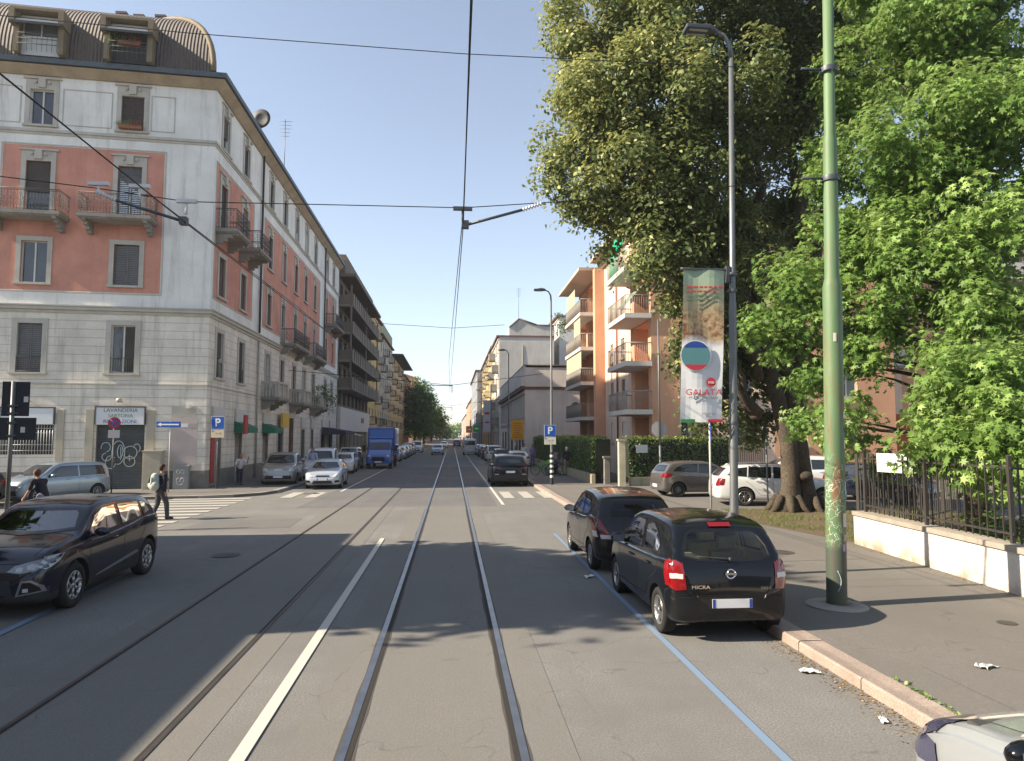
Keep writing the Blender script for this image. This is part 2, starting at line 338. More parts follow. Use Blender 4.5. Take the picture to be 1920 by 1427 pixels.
# ------------------------------------------------------------------ facade builder
def facade(b, O, u, n, L, z0, z1, holes, matfn, reveal=.22, cuts_s=(), cuts_z=(), mrev=None, s_start=0.):
    """a wall with real openings: holes are (s0, s1, z0, z1); faces point along n"""
    O, u, n = Vector(O), Vector(u), Vector(n); flip = u.cross(Vector((0, 0, 1))).dot(n) < 0
    S = sorted({s_start, L, *[h[0] for h in holes], *[h[1] for h in holes], *[c for c in cuts_s if s_start < c < L]})
    Z = sorted({z0, z1, *[h[2] for h in holes], *[h[3] for h in holes], *[c for c in cuts_z if z0 < c < z1]})
    P = lambda s, z, d=0: O+u*s+Vector((0, 0, z))-n*d
    def q(a, c, e, f, m): b.quad(*( (a, f, e, c) if flip else (a, c, e, f)), m)
    for i in range(len(S)-1):
        sm_ = (S[i]+S[i+1])/2
        for j in range(len(Z)-1):
            zm = (Z[j]+Z[j+1])/2
            if any(h[0] < sm_ < h[1] and h[2] < zm < h[3] for h in holes): continue
            q(P(S[i], Z[j]), P(S[i+1], Z[j]), P(S[i+1], Z[j+1]), P(S[i], Z[j+1]), matfn(sm_, zm))
    for h in holes:
        a, c, e, f = h[:4]; m = matfn((a+c)/2, e-.05) if mrev is None else mrev; rv = h[4] if len(h) > 4 else reveal
        q(P(a, e, 0), P(a, e, rv), P(a, f, rv), P(a, f, 0), m) if False else None
        b.quad(P(a, e), P(a, f), P(a, f, rv), P(a, e, rv), m); b.quad(P(c, e), P(c, e, rv), P(c, f, rv), P(c, f), m)
        b.quad(P(a, e), P(a, e, rv), P(c, e, rv), P(c, e), m); b.quad(P(a, f), P(c, f), P(c, f, rv), P(a, f, rv), m)
def nrot(n): return math.atan2(-n[1], -n[0]) - math.pi/2
WT = {}
def window_t(w, h, kind='glass', trim=None, tw=.16, ped=False, sill=True, gm=None, tm=None, rv=.2):
    """window template, local: x along the wall, -y out of the wall, z up; origin bottom centre"""
    key = (round(w, 2), round(h, 2), kind, tw if trim else 0, ped, sill, tm.name if tm else '', gm.name if gm else '')
    if key in WT: return WT[key]
    b = MB(); f = .06; fy0, fy1 = rv-.07, rv
    b.box(-w/2, -w/2+f, fy0, fy1, 0, h, 0); b.box(w/2-f, w/2, fy0, fy1, 0, h, 0); b.box(-w/2+f, w/2-f, fy0, fy1, h-f, h, 0); b.box(-w/2+f, w/2-f, fy0, fy1, 0, f, 0)
    if kind == 'glass': b.box(-.035, .035, fy0-.005, fy1-.002, f, h-f, 0)
    if trim:
        t = .045
        b.box(-w/2-tw, -w/2+.01, -t, .012, 0, h, 1); b.box(w/2-.01, w/2+tw, -t, .012, 0, h, 1); b.box(-w/2-tw, w/2+tw, -t-.002, .014, h-.01, h+tw, 1)
        if ped:
            b.box(-w/2-tw-.1, w/2+tw+.1, -.12, .01, h+tw+.28, h+tw+.36, 1); b.box(-w/2-tw, w/2+tw, -t+.01, .01, h+tw, h+tw+.28, 1)
            b.box(-.16, .16, -.14, .01, h+.06, h+tw+.27, 1); b.ball((-.3, -.04, h+tw+.12), .09, 1, 8, 5); b.ball((.3, -.04, h+tw+.12), .09, 1, 8, 5)
    if sill: b.box(-w/2-(tw if trim else .08)-.04, w/2+(tw if trim else .08)+.04, -.14, rv, -.1, -.002, 1)
    o = b.build('window', [tm or WOODW, TRIM if trim is None or trim is True else trim]); col = o.name
    g = MB()
    if kind == 'glass':
        g.quad((-w/2+f, rv-.03, f), (w/2-f, rv-.03, f), (w/2-f, rv-.03, h-f), (-w/2+f, rv-.03, h-f)); g.build('pane', gm or GLASS, o)
    elif kind == 'half':
        g.quad((-w/2+f, rv-.03, f), (w/2-f, rv-.03, f), (w/2-f, rv-.03, h-f), (-w/2+f, rv-.03, h-f)); g.build('pane', gm or GLASS, o)
        g = MB(); g.box(-w/2+.01, w/2-.01, rv-.12, rv-.09, h*.45, h-.01); g.build('shutter', SHUT, o)
    else:
        nsl = int(h/.09)
        for sx in (-1, 1):
            x0, x1 = (-w/2+.02, -.012) if sx < 0 else (.012, w/2-.02)
            for xx in (x0, x1-.06): g.box(xx, xx+.06, rv-.13, rv-.09, .02, h-.02)
            for k in range(nsl):
                z = .04+k*(h-.08)/nsl; g.quad((x0+.05, rv-.125, z), (x1-.05, rv-.125, z), (x1-.05, rv-.10, z+.085), (x0+.05, rv-.10, z+.085))
        g.build('shutter', SHUT if kind == 'shutter' else kind_m[kind], o)
    WT[key] = [o, False]; return WT[key]
kind_m = {'shutg': pmat('shutter_green', (.06, .09, .07), .7, .2, 2, 0), 'shutb': pmat('shutter_grey', (.13, .14, .15), .7, .2, 2, 0), 'shutr': pmat('shutter_red', (.16, .05, .035), .7, .2, 2, 0)}
def put(T, parent, loc, rz):
    o, used = T
    if used: o = dup(o)
    T[1] = True; o.parent = parent; o.location = loc; o.rotation_euler = (0, 0, rz); return o
def railing(b, w, d, h, m=0, step=.11, scroll=False, y0=0):
    """iron railing round three sides of a balcony, local frame as a window"""
    P = [(-w/2, y0, 0), (-w/2, -d, 0), (w/2, -d, 0), (w/2, y0, 0)]
    for i in range(3):
        a, c = Vector(P[i]), Vector(P[i+1]); n = max(2, int((c-a).length/step))
        for z in (.06, h*.92, h): b.bar(a+Vector((0, 0, z)), c+Vector((0, 0, z)), .014 if z < h else .022, m, 4)
        for k in range(n+1):
            p = a+(c-a)*k/n; b.bar(p+Vector((0, 0, .0)), p+Vector((0, 0, h)), .009, m, 4)
            if scroll and k < n and k % 2 == 0:
                q = p+(c-a)/n; d1 = (c-a).normalized()
                for zc, rr in ((h*.3, .08), (h*.55, .1), (h*.75, .06)):
                    pts = [q+d1*rr*math.cos(t*.785)+Vector((0, 0, zc+rr*math.sin(t*.785))) for t in range(9)]; b.tube(pts, .008, m, 4)
def balcony_t(w, d, h=1.0, style='iron', z_th=.16, slabm=None):
    b = MB(); b.box(-w/2-.05, w/2+.05, -d-.06, .02, -z_th, 0, 0)
    b.box(-w/2, w/2, -d, .015, -z_th-.06, -z_th, 0)
    for sx in (-w/2+.22, w/2-.22):
        for k, (y, z) in enumerate(((-.1, -.75), (-.3, -.62), (-.55, -.45), (-.8, -.32))):
            if -y < d: b.box(sx-.1+.001*k, sx+.1-.001*k, y-.22, y+.12+(.0 if k else -.02), z, -z_th-.062, 0)
    o = b.build('balcony', [slabm or CONC]); r = MB()
    if style == 'iron': railing(r, w, d, h, 0, .13, True); r.build('railing', IRON, o)
    elif style == 'stone':
        for x in (-w/2+.1, 0, w/2-.1): r.box(x-.1, x+.1, -d, -d+.2, 0, h-.1)
        r.box(-w/2-.03, w/2+.03, -d-.03, -d+.22, h-.1, h+.02)
        for sx in (-1, 1): r.box(sx*w/2-.08, sx*w/2+.08, -d+.2, .0, h-.1, h+.018)
        for sx in (-1, 1): r.box(sx*w/2-.06, sx*w/2+.06, -.18, -.002, 0, h-.102)
        n = int(w/.2)
        for k in range(n):
            x = -w/2+.25+(w-.5)*k/(n-1)
            if abs(x) > .14: r.lathe([(.03, 0), (.06, .15), (.065, .3), (.03, .5), (.045, .7), (.05, h-.1)], (x, -d+.1, 0), 'z', 6)
        for sx in (-1, 1):
            for k in range(3): r.lathe([(.03, 0), (.06, .15), (.065, .3), (.03, .5), (.045, .7), (.05, h-.1)], (sx*w/2, -d+.35+k*.2, 0), 'z', 6)
        r.build('balustrade', TRIM, o)
    else:
        r.box(-w/2, w/2, -d-.02, -d+.06, 0.01, h); r.box(-w/2-.02, -w/2+.05, -d+.06, 0, .01, h-.01); r.box(w/2-.05, w/2+.02, -d+.06, 0, .01, h-.01); r.build('parapet', style if not isinstance(style, str) else CONC, o)
    return [o, False]
# ------------------------------------------------------------------ corner building, white and salmon
C0 = Vector((-11.75, 35.2, 0)); uA = Vector((-.9958, -.0915, 0)); nA = Vector((.0915, -.9958, 0)); uB = Vector((0, 1, 0)); nB = Vector((1, 0, 0)); Z0 = Vector((0, 0, 0))
B1 = thing('corner_building', 'five storey white corner building with salmon panels, stone base and curved brown roof', 'building', C0)
WALLW = pmat('white_plaster', (.78, .775, .74), .9, .16, .5, .1, 25, streak=.6, dirt=(.30, .29, .26, 1))
WALLR = pmat('salmon_plaster', (.60, .285, .215), .9, .22, .7, .1, 25, streak=.55, dirt=(.36, .13, .08, 1))
STONE = pmat('ashlar_stone', (.76, .71, .62), .9, .2, .8, .5, 25, streak=.6, dirt=(.24, .22, .19, 1), groove=(.4, 8.5))
PLINTH = pmat('plinth_stone', (.25, .23, .205), .9, .25, 2, .3, 30)
EAVE, LA, LB = 20.1, 17.0, 38.6
def mA(s, z):
    if z < .95: return 3
    if z < 8.6: return 2
    return 1 if (9.4 < z < 16.35 and (2.3 < s < 9.4 or s > 11)) else 0
def mB(s, z):
    if z < .95: return 3
    if z < 8.6: return 2
    return 1 if (9.4 < z < 16.2 and (.4 < s < 7.0 or 9.5 < s < 28.2 or 31 < s < 37)) else 0
holesA = []; holesB = []; wl = []
for s in (3.83, 7.85, 13.2):
    for (w_, z0, z1, kd, pd) in ((1.05, 17.35, 19.1, 'shutter', 1), (1.1, 12.92, 15.6, 'glass', 1), (1.15, 9.75, 11.75, 'glass', 0), (1.08, 5.55, 7.85, 'shutter', 0)):
        k2 = kd
        if s < 5: k2 = {17.35: 'shutter', 12.92: 'shutb', 9.75: 'shutb', 5.55: 'glass'}[z0]
        elif s < 9: k2 = {17.35: 'glass', 12.92: 'half', 9.75: 'glass', 5.55: 'shutb'}[z0]
        holesA.append((s-w_/2, s+w_/2, z0, z1)); wl.append(('A', s, z0, w_, z1-z0, k2, pd))
holesA += [(2.72, 4.82, .12, 3.12, .3), (6.63, 8.86, 1.75, 3.12, .25)]
rnd = random.Random(5)
colsB = (1.6, 5.3, 11.0, 14.8, 18.6, 22.2, 26.0, 31.7, 35.3)
for i, s in enumerate(colsB):
    door3 = i in (3, 4, 5, 6); door4 = i in (0, 1, 7, 8); st = i in (2, 4, 6)
    rows = [(1.0, 17.2, 19.0, 1), (1.0, 12.92 if door4 else 13.25, 15.4, 1), (1.0, 9.0 if door3 else 9.6, 11.65, 1 if i > 1 else 0), (1.0, 5.02 if st else 5.5, 7.8, 0)]
    for (w_, z0, z1, pd) in rows:
        kd = rnd.choice(['shutter', 'shutter', 'shutter', 'glass', 'half']); holesB.append((s-w_/2, s+w_/2, z0, z1)); wl.append(('B', s, z0, w_, round(z1-z0, 2), kd, pd))
gB = [(1.6, 1.5, 3.1), (5.3, 1.3, 3.1), (11.0, 1.3, 3.1), (14.8, 1.5, 3.0), (18.2, 1.5, 3.9), (22.2, 1.3, 3.1), (26.0, 1.3, 3.1), (31.0, 2.0, 3.1), (35.0, 2.0, 3.1)]
holesB += [(s-w_/2, s+w_/2, .12, h_, .3) for s, w_, h_ in gB]
b = MB()
facade(b, Z0, uA, nA, LA, .1, EAVE, holesA, mA, cuts_s=(2.3, 9.4, 11.0), cuts_z=(.95, 8.6, 9.4, 16.35))
facade(b, Z0, uB, nB, LB, .1, EAVE, holesB, mB, cuts_s=(.4, 7.0, 9.5, 28.2, 31, 37), cuts_z=(.95, 8.6, 9.4, 16.2))
# rear and far faces so that it is a closed block
pA = uA*LA; pB = uB*LB; pc = Vector((-16, LB, 0))
for a, c in ((pB, pc), (pc, pA)):
    b.quad((a.x, a.y, .1), (c.x, c.y, .1), (c.x, c.y, EAVE), (a.x, a.y, EAVE), 0)
wallB1 = b.build('wall', [WALLW, WALLR, STONE, PLINTH], B1)
b = MB()   # string courses and eaves, mitred round the corner
def course(b, z0, z1, d, m=0, d2=None, A=LA, Bn=LB):
    prev = None
    kx = Vector((d, -d*1.0, 0)); 
    cor = lambda dd: Vector((dd*1.0, -dd*.92, 0))
    for (u, n, L) in ((uA, nA, A), (uB, nB, Bn)):
        d2_ = d if d2 is None else d2
        p = [cor(d), u*L+n*d]; t = [cor(d2_), u*L+n*d2_]
        a0, a1 = p; t0, t1 = t; zz = Vector((0, 0, 1))
        b.quad(a0+zz*z0, a1+zz*z0, t1+zz*z1, t0+zz*z1, m)
        b.quad(t0+zz*z1, t1+zz*z1, u*L+zz*z1-n*.02, zz*z1-n*.02, m); b.quad(a0+zz*z0, a1+zz*z0, u*L+zz*z0-n*.02, zz*z0-n*.02, m)
course(b, 17.0, 17.13, .09); course(b, 16.88, 16.995, .04); course(b, 8.5, 8.66, .16); course(b, 8.66, 8.72, .22); course(b, 8.36, 8.495, .07); course(b, 5.0, 5.06, .05)
b.build('string_course', TRIM, B1)
b = MB(); course(b, 19.75, 20.1, .1, 0, .5); b.build('eaves', pmat('eave_plaster', (.42, .34, .24), .9, .2, 1, .1, streak=.4), B1)
b = MB(); course(b, 20.14, 20.38, .62); b.build('gutter', pmat('gutter_metal', (.09, .11, .125), .5, .2, 2, 0, metal=.4), B1)
# thin panel frames round the salmon fields and on the top floor
b = MB()
def rectframe(b, u, n, s0, s1, z0, z1, t=.05, d=.03):
    for (a, c, e, f) in ((s0, s1, z1-t, z1), (s0, s1, z0, z0+t), (s0, s0+t, z0+t, z1-t), (s1-t, s1, z0+t, z1-t)):
        p = [u*a, u*c, u*c+n*d, u*a+n*d]; zz = Vector((0, 0, 1))
        b.quad(p[3]+zz*e, p[2]+zz*e, p[2]+zz*f, p[3]+zz*f); b.quad(p[0]+zz*e, p[1]+zz*e, p[2]+zz*e, p[3]+zz*e); b.quad(p[0]+zz*f, p[3]+zz*f, p[2]+zz*f, p[1]+zz*f)
        b.quad(p[0]+zz*e, p[3]+zz*e, p[3]+zz*f, p[0]+zz*f); b.quad(p[1]+zz*e, p[1]+zz*f, p[2]+zz*f, p[2]+zz*e)
for s0, s1 in ((1.9, 3.0), (4.75, 6.95), (8.75, 11.5)): rectframe(b, uA, nA, s0, s1, 17.4, 19.2, .04, .025)
rectframe(b, uA, nA, 2.22, 9.48, 9.32, 16.43); 
for s0, s1 in ((.32, 7.08), (9.42, 28.28), (30.92, 37.08)): rectframe(b, uB, nB, s0, s1, 9.32, 16.28)
# corner pilasters of smooth stone
b.build('moulding', TRIM, B1)
for (F, s, z0, w_, h_, kd, pd) in wl:
    u, n = (uA, nA) if F == 'A' else (uB, nB)
    trimw = True if z0 > 8.8 else STONE
    T = window_t(w_, h_, kd, True, .2 if z0 > 8.8 else .22, bool(pd), z0 not in (12.92, 9.0, 5.02), tm=WOODW if kd in ('glass', 'half') else IRON)
    p = u*s; put(T, B1, (p.x, p.y, z0), nrot(n))
def putf(T, F, s, z, off=0):
    u, n = (uA, nA) if F == 'A' else (uB, nB); p = u*s+n*off; return put(T, B1, (p.x, p.y, z), nrot(n))
TB = balcony_t(3.1, 1.05); 
for s in (4.1, 8.0): putf(TB, 'A', s, 12.9)
TB2 = balcony_t(4.9, 1.0); putf(balcony_t(2.3, 1.0), 'B', 1.6, 12.9); putf(balcony_t(2.3, 1.15), 'B', 5.4, 12.9); putf(TB2, 'B', 33.5, 12.9)
putf(TB2, 'B', 16.7, 8.95); putf(TB2, 'B', 24.1, 8.95)
TS = balcony_t(2.6, 1.05, .95, 'stone')
for s in (11.0, 18.6, 26.0): putf(TS, 'B', s, 5.0)
def cylpart(name, m, F, s, z0, z1, r, off):
    b = MB(); u, n = (uA, nA) if F == 'A' else (uB, nB); p = u*s+n*off; b.bar((p.x, p.y, z0), (p.x, p.y, z1), r, 0, 8); return b.build(name, m, B1)
PIPE = flat((.06, .05, .045), .5, .3)
for s in (8.5, 30.1): cylpart('drainpipe', PIPE, 'B', s, 8.8, 20.1, .07, .12)
cylpart('drainpipe', flat((.35, .33, .3), .6), 'B', 8.5, .12, 8.35, .06, .1)
# guard rails on the first floor windows
for F, s in (('A', 3.83), ('A', 7.85), ('B', 1.6), ('B', 5.3)):
    b = MB(); 
    for z in (.05, .72): b.bar((-.53, -.03, z), (.53, -.03, z), .015, 0, 4)
    for k in range(11): b.bar((-.5+k*.1, -.03, .05), (-.5+k*.1, -.03, .72), .009, 0, 4)
    u, n = (uA, nA) if F == 'A' else (uB, nB); p = u*s; b.build('guard_rail', IRON, B1, (p.x, p.y, 5.56), nrot(n))
# curved corrugated roof, mitred at the hip
m, nt_, bs = newmat('corrugated_roof'); uvn = nt_.nodes.new('ShaderNodeUVMap'); sx_ = nt_.nodes.new('ShaderNodeSeparateXYZ'); nt_.links.new(uvn.outputs[0], sx_.inputs[0])
rib = math_(nt_, 'SINE', math_(nt_, 'MULTIPLY', sx_.outputs[0], 2*math.pi/.16)); co_ = nt_.nodes.new('ShaderNodeTexCoord').outputs['Object']
colr = mixc(nt_, ramp(nt_, noise(nt_, co_, .8, 6), .3, .7), (.075, .06, .055, 1), (.12, .10, .09, 1)); colr = mixc(nt_, math_(nt_, 'MULTIPLY', ramp(nt_, rib, .2, 1), .2), colr, (.06, .045, .04, 1))
nt_.links.new(colr, bs.inputs['Base Color']); bs.inputs['Roughness'].default_value = .75
bp = nt_.nodes.new('ShaderNodeBump'); bp.inputs['Strength'].default_value = .8; bp.inputs['Distance'].default_value = .05; nt_.links.new(rib, bp.inputs['Height']); nt_.links.new(bp.outputs[0], bs.inputs['Normal'])
ROOFM = m; OCHRE = pmat('ochre_flashing', (.21, .17, .11), .7, .2, 2, .1)
prof = [(3.3*(1-math.cos(t))**1.15 - .02, 20.40+3.9*math.sin(t)) for t in [R(90)*i/12 for i in range(13)]]
def insetc(d): return Vector((-d, d*.92, 0))       # the corner moved inwards by d on both fronts
def hipc(d): return insetc(d-.5)+uA*(.55+.35*d)
def vault(b, u, n, L, side, lift=0, off=0., zs=1.):
    b.uv = b.uv or []; rows = []
    acc = 0
    for i, (d, z) in enumerate(prof):
        if i: acc += math.hypot(d-prof[i-1][0], z-prof[i-1][1])
        z = 20.4+(z-20.4)*zs; c = hipc(d) if n is nA else insetc(d-.5+off); e = u*L-n*(d-.5+off); s0 = c.dot(u)
        rows.append((Vector((c.x, c.y, z+lift)), Vector((e.x, e.y, z+lift)), s0, acc))
    for i in range(len(rows)-1):
        a, c = rows[i], rows[i+1]; pts = [a[0], a[1], c[1], c[0]]; uvs = [(a[2], a[3]), (L, a[3]), (L, c[3]), (c[2], c[3])]
        b.quad(*pts, 0, True); b.uv += uvs
for u, n, L in ((uA, nA, LA), (uB, nB, LB)):
    b = MB(); vault(b, u, n, L, 1, off=0 if n is nA else 1.25, zs=1 if n is nA else .9); b.build('roof', ROOFM, B1)
b = MB(); top = [hipc(3.2), uA*LA-nA*2.7, Vector((-16, LB, 0)), uB*LB-nB*2.7]
b.poly([(p.x, p.y, 24.28) for p in top]); b.build('roof_deck', ROOFM, B1)
b = MB(); hip = [hipc(d)+Vector((0, 0, z+.03)) for d, z in prof]; b.tube(hip, .14, 0, 6); b.poly([p-Vector((.03, 0, .02)) for p in hip]+[hipc(3.3)+Vector((0, 0, 20.4))])
for (u, n, L) in ():
    ln = [u*L-n*(d-.5)+Vector((0, 0, z+.02)) for d, z in prof]; b.tube(ln, .12, 0, 6)
b.build('roof_flashing', OCHRE, B1)
def dormer(F, s, wd=1.9, plants=False, light=True):
    u, n = (uA, nA) if F == 'A' else (uB, nB); p = u*s+n*.92
    b = MB()
    for sx in (-1, 1): b.box(sx*wd/2-.12, sx*wd/2+.12, .0, 2.2, 0, 1.95, 0)
    b.box(-wd/2-.2, wd/2+.2, -.25, 2.4, 1.9, 2.02, 0); b.box(-wd/2-.2, wd/2+.2, -.27, -.15, 1.3, 1.9, 0) if False else None
    b.box(-wd/2-.22, -wd/2+.02, -.3, .5, 1.25, 1.9, 0); b.box(wd/2-.02, wd/2+.22, -.3, .5, 1.25, 1.9, 0)
    b.quad((-wd/2, -.28, 1.3), (wd/2, -.28, 1.3), (wd/2, .25, 1.88), (-wd/2, .25, 1.88), 1); b.box(-wd/2-.2, wd/2+.2, -.33, -.25, 1.2, 1.32, 2)
    b.box(-wd/2, wd/2, .3, .35, 0, .9, 3 if light else 4)
    b.v = [(x, y, z*1.0+.0) for x, y, z in b.v]; o = b.build('dormer', [OCHRE, flat((.62, .6, .55), .7), DARK, flat((.5, .52, .53), .5), DARK], B1, (p.x, p.y, 20.45), nrot(n))
    f = MB()
    for x in (-wd/2+.15, -.03, wd/2-.2): f.box(x, x+.06, .3, .36, .9, 1.75)
    f.box(-wd/2+.12, wd/2-.12, .29, .36, .86, .92); f.box(-wd/2+.12, wd/2-.12, .29, .36, 1.72, 1.8); f.build('dormer_frame', WOODW if light else IRON, o)
    g = MB(); g.quad((-wd/2+.1, .34, .05), (wd/2-.1, .34, .05), (wd/2-.1, .34, 1.78), (-wd/2+.1, .34, 1.78)); g.build('pane', GLASS2 if light else GLASS, o)
    r = MB(); 
    for z in (.35, .6, .85): r.bar((-wd/2+.1, -.1, z), (wd/2-.1, -.1, z), .018, 0, 4)
    for k in range(9): r.bar((-wd/2+.1+k*(wd-.2)/8, -.1, 0), (-wd/2+.1+k*(wd-.2)/8, -.1, .85), .01, 0, 4)
    r.build('railing', IRON, o); return o
dormer('A', 7.75); dormer('A', 3.85, light=False); dormer('A', 13)
for x, y, h_ in ((-6.0, 2.9, 1.0), (-5.4, 3.6, 1.3), (-4.1, 3.2, 1.1)):
    b = MB(); b.box(x-.16, x+.16, y-.16, y+.16, 23.8, 24.1+h_, 0); b.box(x-.28, x+.28, y-.24, y+.24, 24.1+h_, 24.22+h_, 0); b.build('chimney', flat((.10, .08, .075), .8), B1)

# shop fronts of the ground floor
ROLL = pmat('roller_shutter_grey', (.10, .115, .12), .6, .2, 2, 0, metal=.3)
def roller(F, s, w_, z0, z1, m, name='roller_shutter'):
    b = MB(); n_ = int((z1-z0)/.1)
    for k in range(n_):
        z = z0+k*(z1-z0)/n_; dz = (z1-z0)/n_
        b.quad((-w_/2, .17, z), (w_/2, .17, z), (w_/2, .14, z+dz*.5), (-w_/2, .14, z+dz*.5)); b.quad((-w_/2, .14, z+dz*.5), (w_/2, .14, z+dz*.5), (w_/2, .17, z+dz), (-w_/2, .17, z+dz))
    u, n = (uA, nA) if F == 'A' else (uB, nB); p = u*s; return b.build(name, m, B1, (p.x, p.y, 0), nrot(n))
rs = roller('A', 3.77, 2.1, .12, 3.12, ROLL)
b = MB()   # looping sprayed tag on the shutter
def scribble(b, cx, cz, pts, r=.022, y=.11, m=0): b.tube([(cx+x, y, cz+z) for x, z in pts], r, m, 4)
def loop(cx, cz, rx, rz, a0, a1, n=18): return [(cx+rx*math.cos(R(a0+(a1-a0)*i/n)), cz+rz*math.sin(R(a0+(a1-a0)*i/n))) for i in range(n+1)]
for pts in (loop(-.65, .35, .2, .22, 200, -80), loop(-.6, -.1, .2, .18, 100, 360), loop(-.42, -.35, .22, .3, 40, 350), loop(-.1, .1, .28, .55, -100, 230), loop(-.02, .15, .12, .3, 0, 360), loop(.42, .1, .3, .3, -160, 170), loop(.4, -.32, .24, .24, 60, 420), loop(.7, .3, .15, .2, -60, 150), [(0, .35), (.02, -.25)], [(.38, .0), (.4, -.3)]):
    scribble(b, 0, 1.72, pts)
b.build('graffiti', flat((.5, .55, .56), .8), rs)
def fpart(name, F, s, z, y, w_, h_, m, d=.06):
    u, n = (uA, nA) if F == 'A' else (uB, nB); p = u*s+n*y; b = MB(); b.box(-w_/2, w_/2, -d, 0, 0, h_); return b.build(name, m, B1, (p.x, p.y, z), nrot(n))
sg = fpart('shop_sign', 'A', 3.78, 3.13, .02, 2.1, .8, flat((.70, .72, .74), .5), .1)
b = MB(); b.box(-1.1, 1.1, -.13, .0, .8, .86); b.box(-1.1, -1.05, -.13, 0, 0, .8); b.box(1.05, 1.1, -.13, 0, 0, .8); b.build('sign_frame', IRON, sg)
GRN = flat((.09, .2, .12), .6); BLU = flat((.05, .1, .3), .6)
text('LAVANDERIA', .25, GRN, sg, (.02, -.105, .66), (R(90), 0, 0)); text('SARTORIA', .23, GRN, sg, (.02, -.105, .41), (R(90), 0, 0)); text('RIPARAZIONI', .24, BLU, sg, (.0, -.105, .14), (R(90), 0, 0))
s2 = fpart('blank_sign', 'A', 7.74, 3.14, .02, 2.2, .74, flat((.68, .72, .75), .5), .1)
b = MB(); b.box(-1.15, 1.15, -.12, 0, .74, .8); b.box(-1.15, -1.1, -.12, 0, 0, .74); b.box(1.1, 1.15, -.12, 0, 0, .74); b.build('sign_frame', IRON, s2)
u, n = uA, nA; p = u*7.745
b = MB()
for k in range(19): b.bar((-1.08+k*.12, -.03, .02), (-1.08+k*.12, -.03, 1.36), .016, 0, 5)
for z in (.18, .45, 1.0, 1.2): b.bar((-1.12, -.03, z), (1.12, -.03, z), .016, 0, 5)
b.build('window_grille', flat((.55, .56, .55), .5, .4), B1, (p.x, p.y, 1.75), nrot(nA))
b = MB(); b.quad((-1.12, .2, 0), (1.12, .2, 0), (1.12, .2, 1.37), (-1.12, .2, 1.37)); b.build('pane', GLASS, B1, (p.x, p.y, 1.75), nrot(nA))
for s in (3.78, 7.7):       # wall lamps over the signs
    b = MB(); b.bar((0, 0, .1), (0, -.35, .2), .03, 0, 6); b.ball((0, -.35, .16), .14, 0, 10, 6, (1, 1, .8)); p = uA*s; b.build('wall_lamp', flat((.5, .48, .4), .4, .3), B1, (p.x, p.y, 4.1), nrot(nA))
BEIGE = pmat('beige_plaster', (.45, .41, .32), .9, .15, 1.2, .1)
for s, w_ in ((2.45, .34), (5.1, .34), (6.35, .3), (9.1, .3)): fpart('door_surround', 'A', s, .12, .0, w_, 3.7, BEIGE, .07)
fpart('plaster_patch', 'A', 1.0, 1.1, 0, 1.25, 2.35, pmat('pink_plaster', (.55, .46, .43), .9, .1, 1, .1), .012)
fpart('plaster_patch', 'A', 1.0, 3.5, 0, 1.1, .5, pmat('buff_plaster', (.5, .48, .4), .9, .1, 1, .1), .012)
fpart('house_number', 'A', .95, 3.02, .0, .3, .16, WHITEP, .02); fpart('street_plate', 'A', .55, 3.0, .0, .36, .2, flat((.4, .38, .33), .6), .02)
b = MB(); b.box(-.05, .05, -.35, -.02, 0, .1); b.box(-.09, .09, -.6, -.3, -.04, .12); p = uA*.7; b.build('security_camera', WHITEP, B1, (p.x, p.y, 3.95), nrot(nA))
# street side ground floor
ROLLW = pmat('roller_shutter_white', (.33, .31, .29), .7, .2, 2, 0); DOORR = pmat('red_wooden_door', (.13, .03, .022), .6, .2, 2, .1)
GREENA = flat((.015, .16, .09), .7); YEL = flat((.65, .43, .06), .6)
for i, (s, w_, h_) in enumerate(gB):
    mm = [ROLLW, ROLLW, ROLLW, None, DOORR, None, ROLLW, None, None][i]
    if i == 4: fpart('door', 'B', s, .12, -.24, w_, h_-.12, DOORR, .06)
    elif mm: roller('B', s, w_, .12, h_, mm)
    else:
        T = window_t(w_, h_-.14, 'glass', True, .18, False, False, tm=IRON); putf(T, 'B', s, .13)
a = fpart('shop_panel', 'B', .95, .3, .01, .5, 3.2, flat((.36, .04, .04), .6), .05); 
for s, w_ in ((1.6, 1.7), (5.3, 1.7), (11.0, 1.7), (22.2, 1.6), (26.0, 1.6), (31.2, 2.0), (35.2, 2.0)):
    sgn_ = fpart('shop_sign', 'B', s, 3.2, .02, w_, .85, flat((.55, .55, .52), .5), .1)
fpart('shop_sign', 'B', 14.8, 3.15, .25, 1.9, 1.0, YEL, .15)
b = MB(); b.box(-.28, .28, -.9, -.8, 0, 1.0); sgx = b.build('projecting_sign', flat((.4, .03, .03), .5), B1, (.05, 3.4, 2.7), nrot(nB))
def awning(s, w_, m, d=.8, z=3.05, h_=.45):
    b = MB(); b.quad((-w_/2, -.02, h_), (w_/2, -.02, h_), (w_/2, -d, .12), (-w_/2, -d, .12)); b.quad((-w_/2, -d, .12), (w_/2, -d, .12), (w_/2, -d, -.18), (-w_/2, -d, -.18))
    for sx in (-1, 1): b.poly([(sx*w_/2, -.02, h_), (sx*w_/2, -d, .12), (sx*w_/2, -d, -.18), (sx*w_/2, -.02, -.18)])
    p = uB*s; return b.build('awning', m, B1, (p.x, p.y, z-.1), nrot(nB))
awning(5.3, 1.8, GREENA); awning(11.0, 1.8, GREENA); awning(33, 5.6, flat((.06, .05, .09), .8), 2.2, 3.0, .5)
